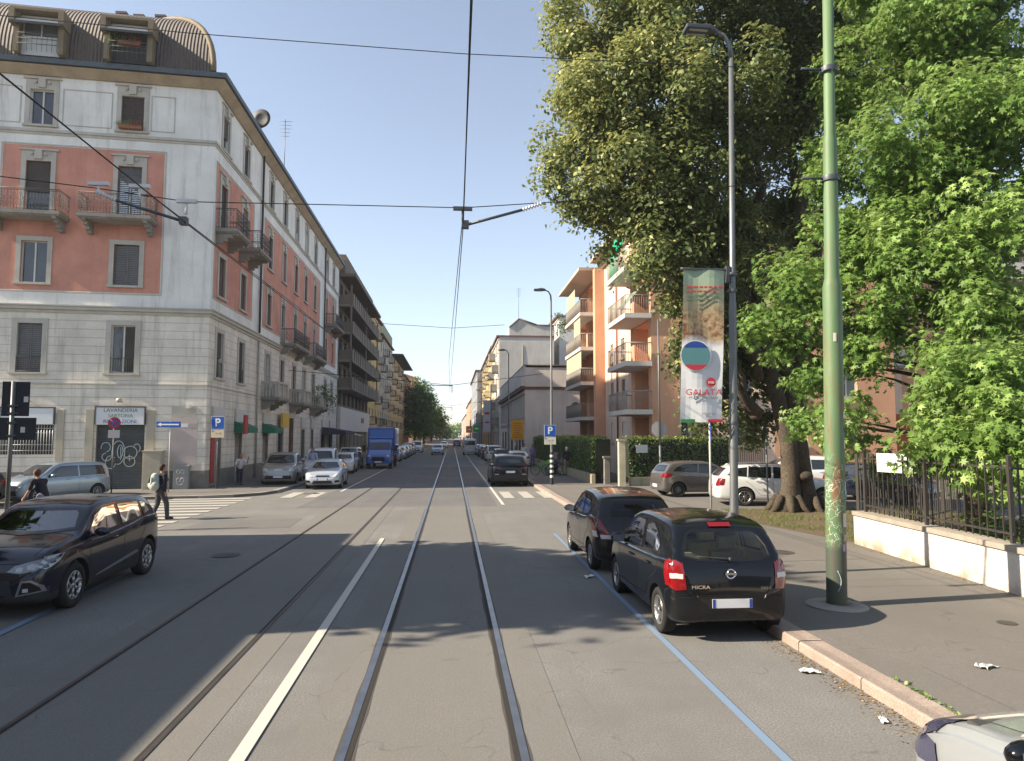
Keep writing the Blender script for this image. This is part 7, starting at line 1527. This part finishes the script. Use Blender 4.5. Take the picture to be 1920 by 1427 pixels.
b = MB(); P = [(.42*math.cos(R(22.5+45*k)), .06, 2.82+.42*math.sin(R(22.5+45*k))) for k in range(8)]; b.poly(P); b.poly([(x, y+.02, z) for x, y, z in P][::-1])
for k in range(8): a, c = P[k], P[(k+1) % 8]; b.quad(a, c, (c[0], .08, c[2]), (a[0], .08, a[2]))
b.build('sign_plate', flat((.36, .37, .37), .5), T)
T = thing('direction_sign', 'narrow blue sign seen almost edge-on on a pale post before the white estate car', 'sign', (8.72, 23.4, .115), R(68)); b = MB(); b.bar((0, .03, 0), (0, .03, 2.95), .035, 0, 8); b.build('post', flat((.5, .5, .47), .5, .3), T); b = MB(); b.box(-.3, .3, -.02, .0, 2.32, 2.92); b.build('panel', SBL, T); b = MB(); b.box(-.07, .07, -.026, -.018, 2.4, 2.84); b.build('mark', SWH, T)
T = thing('thin_post', 'thin grey post standing in front of the white estate car door', 'post', (10.75, 23.6, .115)); b = MB(); b.bar((0, 0, 0), (0, 0, 2.9), .03, 0, 8); b.build('shaft', GALV, T)
T = thing('yellow_sign', 'square yellow works sign with red lines standing in front of the low pink house', 'sign', (5.72, 62.0, .115)); b = MB(); b.bar((0, .05, 0), (0, .05, 3.9), .05, 0, 8); b.build('post', GALV, T); b = MB(); b.box(-.56, .56, -.02, .02, 2.15, 3.85); b.build('panel', flat((.62, .32, .01), .5), T)
b = MB(); q = random.Random(2)
for k in range(7): w_ = q.uniform(.25, .42); b.box(-w_, w_, -.03, -.022, 2.32+k*.2, 2.38+k*.2)
b.build('print', flat((.4, .12, .02), .6), T)
T = thing('banner', 'distant white banner with red print on a far street lamp', 'banner', (4.6, 90, 3.1)); b = MB(); b.box(-.62, .3, -.02, .02, 0, 4.0); b.build('cloth', flat((.55, .53, .55), .6), T); b = MB(); b.box(-.4, .1, -.03, -.022, 1.1, 1.3); b.box(-.45, .15, -.03, -.022, 2.2, 2.5); b.build('print', REDT, T)
for i, (x, y, z, c, lb, nm) in enumerate(((2.9, 118, 3.2, (.6, .25, .02), 'small orange sign hanging over the far right pavement', 'hanging_sign'), (4.2, 121, 3.4, (.02, .35, .08), 'small green sign next to the far orange one', 'hanging_sign'), (5.5, 116, 3.0, (.55, .3, .25), 'small reddish sign right of the green one, far off', 'hanging_sign'))):
    T = thing(nm, lb, 'sign', (x, y, .1)); b = MB(); b.bar((.5, .05, 0), (.5, .05, z+.8), .05); b.build('post', GALV, T); b = MB(); b.box(-.55, .55, -.1, .0, z-.2, z+.9); b.build('panel', flat(c, .5), T); b = MB(); b.box(-.3, .3, -.11, -.1, z+.2, z+.45); b.build('print', WHITEP, T)
# cabinets by the facade
def cabinet(label, s, w_, d, h, m, face=False):
    p = C0+uA*s+nA*.05; T = thing('utility_cabinet', label, 'cabinet', (p.x, p.y, .115), nrot(nA)); b = MB(); b.box(-w_/2, w_/2, -d, 0, 0, h); b.build('body', m, T, bevel=.01); b = MB(); b.box(-w_/2-.04, w_/2+.04, -d-.04, .0, h, h+.06); b.build('lid', m, T); b = MB(); b.box(-w_/2+.06, w_/2-.06, -d-.012, -d-.002, .12, h-.1); b.build('door', m, T)
    if face:
        b = MB()
        for z in (.8, .42):
            for sx in (-1, 1): b.tube([(sx*.09+x, -d-.02, z+zz) for x, zz in loop(0, 0, .07, .1, 0, 360, 12)], .013, 0, 4)
        b.tube([(x, -d-.02, .3+zz) for x, zz in loop(0, 0, .13, .1, 180, 360, 10)], .013, 0, 4); b.build('graffiti', flat((.6, .6, .58), .7), T)
cabinet('tall beige cabinet right of the shuttered laundry door', 2.2, .82, .45, 1.75, BEIGE); cabinet('small grey cabinet with white sprayed loops near the corner', .95, .66, .4, 1.05, flat((.3, .31, .3), .7), True)
T = thing('waste_bin', 'green waste bin behind the tree trunk beside the green pole', 'bin', (15.1, 26.9, .115)); b = MB(); b.lathe([(.001, 0), (.26, 0), (.32, .95), (.36, 1.0), (.34, 1.08), (.001, 1.12)], seg=16); b.build('body', flat((.12, .25, .06), .6), T)
b = MB(); b.box(-.36, .36, -.37, -.30, .98, 1.12); b.build('lid', flat((.07, .14, .04), .6), T)
# ------------------------------------------------------------------ overhead line
WIRE = flat((.03, .032, .035), .5, .5); INSU = flat((.6, .6, .6), .4)
def wire(label, pts, r, sag=0.0, name='overhead_wire', cat='wire', group=None):
    P = []
    for i in range(len(pts)-1):
        a, c = Vector(pts[i]), Vector(pts[i+1]); n = max(2, int((c-a).length/2)); n = min(n, 16)
        P += [a+(c-a)*k/n-Vector((0, 0, sag*4*(k/n)*(1-k/n))) for k in range(n)]
    P.append(Vector(pts[-1])); T = thing(name, label, cat, tuple(P[0]), 0, group); b = MB(); b.tube([p-P[0] for p in P], r, 0, 5); b.build('strand', WIRE, T); return T
Yp = 10.25
wire('thick tram contact wire running overhead along the right track', [(.05, -6, 5.75), (.15, Yp, 5.72), (-.16, 52, 5.75), (.1, 92, 5.75), (-.1, 132, 5.75), (0, 260, 5.75)], .008, .0)
wire('upper feeder wire just above the right contact wire', [(.09, -6, 5.95), (.15, Yp, 5.93), (-.14, 30, 5.80), (-.16, 52, 5.77)], .008)
wire('tram contact wire above the left track, crossing the corner building', [(-3.6, -6, 5.5), (-3.78, Yp, 5.62), (-3.3, 52, 5.7), (-3.2, 132, 5.7)], .009)
wire('thin suspension wire beside the left contact wire', [(-4.44, Yp, 6.14), (-3.9, 18, 5.85), (-3.7, 26, 5.7)], .008)
wire('lower span wire from the green pole across the street', [(5.55, Yp, 6.57), (1.67, Yp, 6.10), (.15, Yp, 5.96), (-2.15, Yp, 5.95), (-3.79, Yp, 5.94), (-5.03, Yp, 6.1), (-12.9, Yp, 6.9)], .0075)
wire('upper span wire high across the street from the green pole', [(5.6, Yp, 8.3), (.13, Yp, 8.32), (-3.7, Yp, 8.44), (-12.9, Yp, 8.9)], .0065)
for i, (y, z) in enumerate(((52, 6.9), (92, 7.1), (132, 7.1), (90, 16.5))): wire(['span wire across the middle of the street over the parked cars', 'span wire farther off, second after the camera crossing', 'farthest span wire crossing the street', 'very thin cable strung high between the roofs'][i], [(6.7, y, z+.3), (0, y, z-.6 if z < 9 else z-.2), (-11.7, y, z+.4)], .02 if z < 9 else .03, 0)
def arm(label, a, c, ins):
    T = thing('bracket_arm', label, 'bracket', a); A, Cc = Vector(a), Vector(c); d = Cc-A; b = MB(); b.bar((0, 0, 0), d, .022, 0, 8); b.build('tube', GALVD, T)
    b = MB(); n = 7
    for k in range(n): q = d+Vector(ins)*(k+.5)/n; b.ball(q, .035, 0, 8, 5, (.5, 1, 1))
    b.bar(d, d+Vector(ins), .015, 0, 6); b.build('insulator', INSU, T); b = MB(); b.box(-.05, .05, -.05, .05, -.05, .06); b.build('clamp', GALVD, T)
arm('steady arm holding the right contact wire, with a row of insulator discs', (.18, Yp, 5.70), (1.02, Yp, 5.95), (.30, 0, .11)); arm('steady arm holding the left contact wire, with white insulators', (-3.82, Yp, 5.65), (-4.75, Yp, 5.93), (-.28, 0, .12))
for i, (x, z) in enumerate(((-3.79, 5.9), (-4.44, 6.1), (-5.0, 6.12), (.14, 5.9))):
    T = thing('insulator', ['white insulator where the lower span meets the left contact wire', 'small white insulator above the left steady arm', 'long white insulator at the left end of the span over the salmon wall', 'insulator block where the lower span crosses the right wire'][i], 'insulator', (x, Yp, z)); b = MB(); b.box(-.14, .14, -.03, .03, .02, .07); b.bar((0, 0, .02), (0, 0, -.15), .02, 0, 6); b.build('body', INSU if i < 3 else GALVD, T)
for i, y in enumerate((52, 92, 132)):
    T = thing('suspension_arm', ['short arm under the mid-street span over the right wire', 'short arm under the second span over the right wire', 'short arm under the farthest span over the right wire'][i], 'bracket', (0, y, 5.75)); b = MB(); b.bar((-1.6, 0, .55), (0, 0, .5), .03, 0, 5); b.bar((0, 0, .6), (0, 0, 0), .03, 0, 5); b.build('tube', GALVD, T)
# roof aerials and dish
def aerial(label, x, y, z, h):
    T = thing('roof_aerial', label, 'aerial', (x, y, z)); b = MB(); b.bar((0, 0, 0), (0, 0, h), .03, 0, 5)
    for k in range(5): b.bar((-.5+.05*k, 0, h-.15-k*.28), (.5-.05*k, 0, h-.15-k*.28), .015, 0, 4)
    b.build('mast', GALV, T)
aerial('thin aerial on the stepped gable of the tall white house', 9.9, 105, 19.8, 5); aerial('thin aerial above the long roof edge of the corner building', -12.4, 52, 20.7, 5.2)
T = thing('satellite_dish', 'dark round satellite dish standing out over the roof edge of the corner building', 'satellite dish', (-12.2, 44.6, 20.5)); b = MB(); b.bar((0, 0, 0), (.1, 0, 1.9), .04, 0, 6); b.build('mast', GALVD, T); b = MB(); b.lathe([(.001, .12), (.35, .08), (.6, -.02), (.62, -.04), (.35, .05), (.001, .09)], (.15, -.15, 2.0), 'y', 20); b.build('dish', flat((.06, .06, .065), .6), T, rz=R(-10))
# scraps of paper
for i, (x, y, z, lb) in enumerate(((3.95, 7.75, .006, 'crumpled white paper on the road by the granite kerb'), (5.75, 7.4, .125, 'white paper scrap on the right pavement'), (2.55, 13.2, .006, 'flat white scrap by the blue line beside the black hatchback'), (3.95, 6.4, .006, 'small white scrap near the kerb close to the camera'))):
    b = MB(); q = random.Random(i); N_ = 5; H_ = [[q.uniform(0, .035) for _ in range(N_+1)] for _ in range(N_+1)]; sz = (.2, .22, .24, .12)[i]
    for u_i in range(N_):
        for v_i in range(N_): f = lambda a, c: ((a/N_-.5)*sz, (c/N_-.5)*sz*.6+.1*sz*math.sin(a), H_[a][c]); b.quad(f(u_i, v_i), f(u_i+1, v_i), f(u_i+1, v_i+1), f(u_i, v_i+1))
    o = b.build('paper_scrap', flat((.5, .5, .49), .8), None, (x, y, z), .5*i); tag(o, lb, 'litter', 'scraps of paper on the ground')
# ------------------------------------------------------------------ bicycles
def bicycle(label, loc, rz, frame):
    T = thing('bicycle', label, 'bicycle', loc, rz, 'bicycles parked on the right pavement')
    for x in (-.52, .52):
        b = MB(); b.tube([(x+.33*math.cos(t), 0, .34+.33*math.sin(t)) for t in np.linspace(0, 6.283, 25)], .02, 0, 6); w_ = b.build('wheel', TYRE, T); b = MB()
        for k in range(10): b.bar((x, 0, .34), (x+.32*math.cos(k*.628), 0, .34+.32*math.sin(k*.628)), .004, 0, 3)
        b.build('spokes', GALV, w_)
    b = MB()
    for a, c in (((-.52, .34), (-.15, .34)), ((-.52, .34), (-.22, .72)), ((-.15, .34), (-.24, .86)), ((-.15, .34), (.36, .74)), ((-.22, .72), (.34, .80)), ((.52, .34), (.34, .82)), ((.34, .82), (.30, 1.0))): b.bar((a[0], 0, a[1]), (c[0], 0, c[1]), .022, 0, 6)
    b.build('frame', frame, T); b = MB(); b.ball((-.26, 0, .9), .12, 0, 8, 5, (1, .6, .35)); b.build('saddle', BLACKM, T); b = MB(); b.tube([(.22, -.28, 1.03), (.3, -.2, 1.05), (.3, 0, 1.0), (.3, .2, 1.05), (.22, .28, 1.03)], .014, 0, 6); b.build('handlebar', BLACKM, T)
    b = MB(); b.box(.38, .62, -.14, .14, .78, .98); b.build('basket', frame, T)
bicycle('bright green shared bicycle with basket, left of the striped lamp post', (5.7, 44.6, .12), R(-35), flat((.10, .5, .03), .5)); bicycle('grey bicycle just behind the striped lamp post', (6.5, 44.9, .12), R(12), flat((.2, .2, .22), .5)); bicycle('black bicycle nearest to the people by the hedge', (6.9, 45.6, .12), R(-10), flat((.03, .03, .035), .5))
# ------------------------------------------------------------------ people
SKIN = pmat('skin', (.42, .24, .17), .6, .08, 6, 0, fine=0)
def remeshed(name, m, caps, vox, parent, smooth=2):
    """capsules fused into one continuous skin"""
    b = MB()
    for a, c, r0, r1 in caps:
        a, c = Vector(a), Vector(c); b.ball(a, r0, 0, 10, 7); b.ball(c, r1, 0, 10, 7)
        if (c-a).length > 1e-4: b.bar(a, c, r0, 0, 12, r1)
    o = b.build(name, m, parent); md = o.modifiers.new('r', 'REMESH'); md.mode = 'VOXEL'; md.voxel_size = vox; md.use_smooth_shade = True
    s_ = o.modifiers.new('s', 'SMOOTH'); s_.iterations = smooth; s_.factor = .5
    dg = bpy.context.evaluated_depsgraph_get(); me = bpy.data.meshes.new_from_object(o.evaluated_get(dg)); o.modifiers.clear(); o.data = me; me.name = name
    for p in me.polygons: p.use_smooth = True
    return o
def person(label, loc, rz, h=1.7, lean=0, stride=.25, arms=((.1, .0), (-.1, 0)), top=(.03, .03, .035), legs=(.03, .035, .05), hair=(.03, .02, .015), shorts=False, sleeves=.5, armup=None, hairlong=False, cap=None, cat='person', knee=.0):
    """faces +y; lean tips the trunk forward (radians)"""
    k = h/1.7; T = thing('person', label, cat, loc, rz); V = Vector; hip = V((0, 0, .90*k))
    up = V((0, math.sin(lean), math.cos(lean))); ch = hip+up*.30*k; nk = hip+up*.53*k; hd = nk+V((0, math.sin(lean*.7), math.cos(lean*.7)))*.19*k+V((0, .02, 0)); sh = [nk+V((s*.185*k, 0, 0))-up*.05*k for s in (-1, 1)]
    body, shirt, trs, shoe = [], [], [], []
    body += [(hip, ch, .125*k, .12*k), (ch, nk-up*.05*k, .125*k, .09*k), (nk-up*.04*k, hd-V((0, 0, .06*k)), .055*k, .05*k), (hd-V((0, -.01, .055*k)), hd+V((0, 0, .03*k)), .068*k, .088*k), (sh[0], sh[1], .065*k, .065*k)]
    body += [(hd+V((0, .085*k, -.01)), hd+V((0, .098*k, -.025*k)), .012*k, .014*k), (hd+V((0, .07*k, -.075*k)), hd+V((0, .074*k, -.07*k)), .025*k, .02*k)] + [(hd+V((s*.088*k, 0, -.02*k)), hd+V((s*.09*k, -.01, .01*k)), .012*k, .016*k) for s in (-1, 1)]
    shirt += [(hip+V((0, 0, .02)), ch, .15*k, .15*k), (ch, nk-up*.06*k, .15*k, .105*k), (sh[0], sh[1], .08*k, .08*k)]
    for i, s in enumerate((-1, 1)):
        st = stride*(1 if i else -1); hp = hip+V((s*.09*k, 0, -.02*k)); an = V((s*.10*k, st*.62, .09*k+(.06*max(0, -st)))); kn = (hp+an)/2+V((0, .05+knee+.05*abs(st), .01)); toe = an+V((s*.02, .16*k, -.055*k))
        body += [(hp, kn, .088*k, .055*k), (kn, an, .055*k, .038*k), (an, toe, .04*k, .028*k)]
        if shorts: trs += [(hp+V((0, 0, .03)), hp+(kn-hp)*.8, .115*k, .09*k)]
        else: trs += [(hp+V((0, 0, .03)), kn, .112*k, .078*k), (kn, an+V((0, 0, .02)), .078*k, .062*k)]
        shoe += [(an+V((0, -.03, -.03*k)), toe, .05*k, .04*k)]
        up_ = sh[i]; fw, out = arms[i]; el = up_+V((s*(.05+out), .27*k*math.sin(fw), -.27*k*math.cos(fw))); wr = el+V((s*.01, .24*k*math.sin(fw+.3), -.24*k*math.cos(fw+.3)))
        if armup and armup[i]: el, wr = up_+V(armup[i][0]), up_+V(armup[i][1])
        body += [(up_, el, .05*k, .038*k), (el, wr, .037*k, .026*k)]; d = (wr-el).normalized(); pm = wr+d*.07*k; body += [(wr, pm, .028*k, .032*k)]
        for f, ln in ((-.024, .062), (-.008, .072), (.008, .068), (.024, .052)): q0 = pm+V((0, f, 0)); q1 = q0+d*ln*.55; body += [(q0, q1, .0095, .009), (q1, q1+(d+V((-s*.45, 0, 0))).normalized()*ln*.5, .009, .0075)]
        body += [(wr+d*.03+V((0, .02, 0)), wr+d*.06+V((0, .055, 0)), .011, .009)]
        shirt += [(up_, up_+(el-up_)*min(1, sleeves*1.6), .066*k, .058*k)] + ([(el, el+(wr-el)*.9, .05*k, .04*k)] if sleeves > .9 else [])
    trs += [(hip, hip+V((0, 0, .03)), .145*k, .145*k)]
    remeshed('body', SKIN, body, .0085, T); remeshed('shirt', flat(top, .85, name='cloth'), shirt, .013, T, 4); remeshed('shorts' if shorts else 'trousers', flat(legs, .85, name='cloth'), trs, .013, T, 4); remeshed('shoes', flat((.06, .05, .045), .7), shoe, .011, T)
    hc = [(hd+V((0, -.02, .03*k)), hd+V((0, -.015, .045*k)), .098*k, .094*k), (hd+V((0, -.045, -.02*k)), hd+V((0, -.03, .02)), .075*k, .09*k)] + ([(hd+V((0, -.05, 0)), hd+V((0, -.07, -.17*k)), .08*k, .06*k)] if hairlong else [])
    remeshed('cap' if cap else 'hair', flat(cap or hair, .8), hc, .011, T, 3)
    b = MB(); [b.ball(hd+V((s*.032*k, .083*k, .008*k)), .011*k, 0, 8, 5) for s in (-1, 1)]; b.build('eyes', flat((.05, .03, .02), .3), T); return T, nk, hip, up
P1, nk, hip, up = person('woman in dark clothes with a light patterned backpack walking over the zebra crossing', (-9.05, 23.2, .005), R(-40), 1.68, .04, .30, ((.2, .02), (-.15, .02)), (.012, .014, .03), (.05, .055, .06), (.05, .02, .015), sleeves=1)
T = thing('backpack', 'light patterned backpack on the back of the woman on the crossing', 'backpack', (-9.05, 23.2, .0), R(-40)); q = (nk+hip)/2+Vector((0, -.24, .05)); remeshed('bag', flat((.42, .46, .42), .8), [(q+Vector((0, .03, -.16)), q+Vector((0, .04, .14)), .15, .12), (q+Vector((-.08, 0, -.12)), q+Vector((.08, 0, -.12)), .13, .13)], .013, T)
b = MB()
for s in (-1, 1): b.tube([q+Vector((s*.1, .1, .2)), nk+Vector((s*.12, .06, .02)), nk+Vector((s*.13, .15, -.18)), q+Vector((s*.14, .18, -.15))], .02, 0, 5)
b.tube([q+Vector((.0, -.13, .15)), q+Vector((.02, -.16, -.05))], .03, 0, 5); b.build('strap', flat((.08, .1, .09), .8), T)
person('person in a black T-shirt and pale trousers bending behind the dark crossover', (-11.0, 20.4, .1), R(70), 1.62, .42, .2, ((.35, -.02), (.2, -.02)), (.02, .02, .025), (.30, .26, .42), (.10, .05, .03))
person('woman in a white top leaning forward in front of the shop with green awning', (-10.75, 37.4, .115), R(-150), 1.62, .5, .12, ((.3, .05), (.2, .05)), (.62, .6, .62), (.02, .025, .05), (.35, .18, .08), armup=((( -.1, .1, -.15), (-.12, .28, .1)), None))
person('man in a pale blue shirt standing between the beige people carrier and the white van', (-8.05, 42.4, .115), R(170), 1.76, .1, .05, ((.1, .03), (.1, .03)), (.38, .42, .58), (.03, .05, .14), sleeves=1)
person('man in dark top and cap with tan shorts standing by the low hedge wall', (7.25, 44.6, .115), R(10), 1.75, .03, .08, ((.1, .05), (.1, .05)), (.02, .025, .04), (.28, .22, .14), shorts=True, cap=(.6, .6, .6))
PW, *_ = person('woman in a grey patterned dress beside the man in tan shorts', (6.75, 45.8, .115), R(30), 1.62, .12, .1, ((.3, .02), (.3, .02)), (.28, .25, .28), (.30, .28, .30), (.06, .03, .02))
T = thing('pushchair', 'dark pushchair held by the woman in the grey dress', 'pushchair', (6.55, 45.2, .115), R(20)); b = MB()
for x in (-.22, .22):
    for y in (-.25, .3): b.tube([(x, y+.13*math.cos(t), .14+.13*math.sin(t)) for t in np.linspace(0, 6.283, 13)], .02, 0, 5)
b.build('wheels', TYRE, T); b = MB()
for x in (-.2, .2): b.bar((x, .3, .14), (x, -.3, 1.0), .015); b.bar((x, -.25, .14), (x, .1, .6), .015)
b.bar((-.2, -.3, 1.0), (.2, -.3, 1.0), .015); b.build('frame', GALVD, T); remeshed('seat', flat((.03, .035, .06), .85), [(( -.1, .1, .42), (.1, .1, .42), .12, .12), ((-.1, -.1, .6), (.1, -.1, .6), .13, .13), ((0, -.1, .75), (0, 0, .85), .14, .14)], .015, T)
person('distant man in a white shirt by the arched doorway', (6.15, 60.5, .115), R(180), 1.75, 0, .2, top=(.6, .6, .58), legs=(.1, .1, .12)); person('distant person in violet clothes next to the man in the white shirt', (6.75, 59.3, .115), R(160), 1.68, 0, .2, top=(.2, .16, .4), legs=(.16, .14, .33))
person('person in tan trousers walking behind the blue truck', (-5.35, 69.5, 0), R(-170), 1.72, 0, .3, top=(.1, .06, .06), legs=(.35, .28, .2))
HZ = .0004
b = MB(); b.box(-250, 260, -40, 720, -1.02, 60); hz = b.build('haze', None); 
hm = bpy.data.materials.new('street_haze'); hm.use_nodes = True; nt_ = hm.node_tree; nt_.nodes.clear(); out = nt_.nodes.new('ShaderNodeOutputMaterial'); pv = nt_.nodes.new('ShaderNodeVolumePrincipled'); pv.inputs['Color'].default_value = (.86, .91, 1, 1); pv.inputs['Density'].default_value = HZ; pv.inputs['Anisotropy'].default_value = .3
nt_.links.new(pv.outputs[0], out.inputs['Volume']); hz.data.materials.clear(); hz.data.materials.append(hm); tag(hz, kind='stuff')
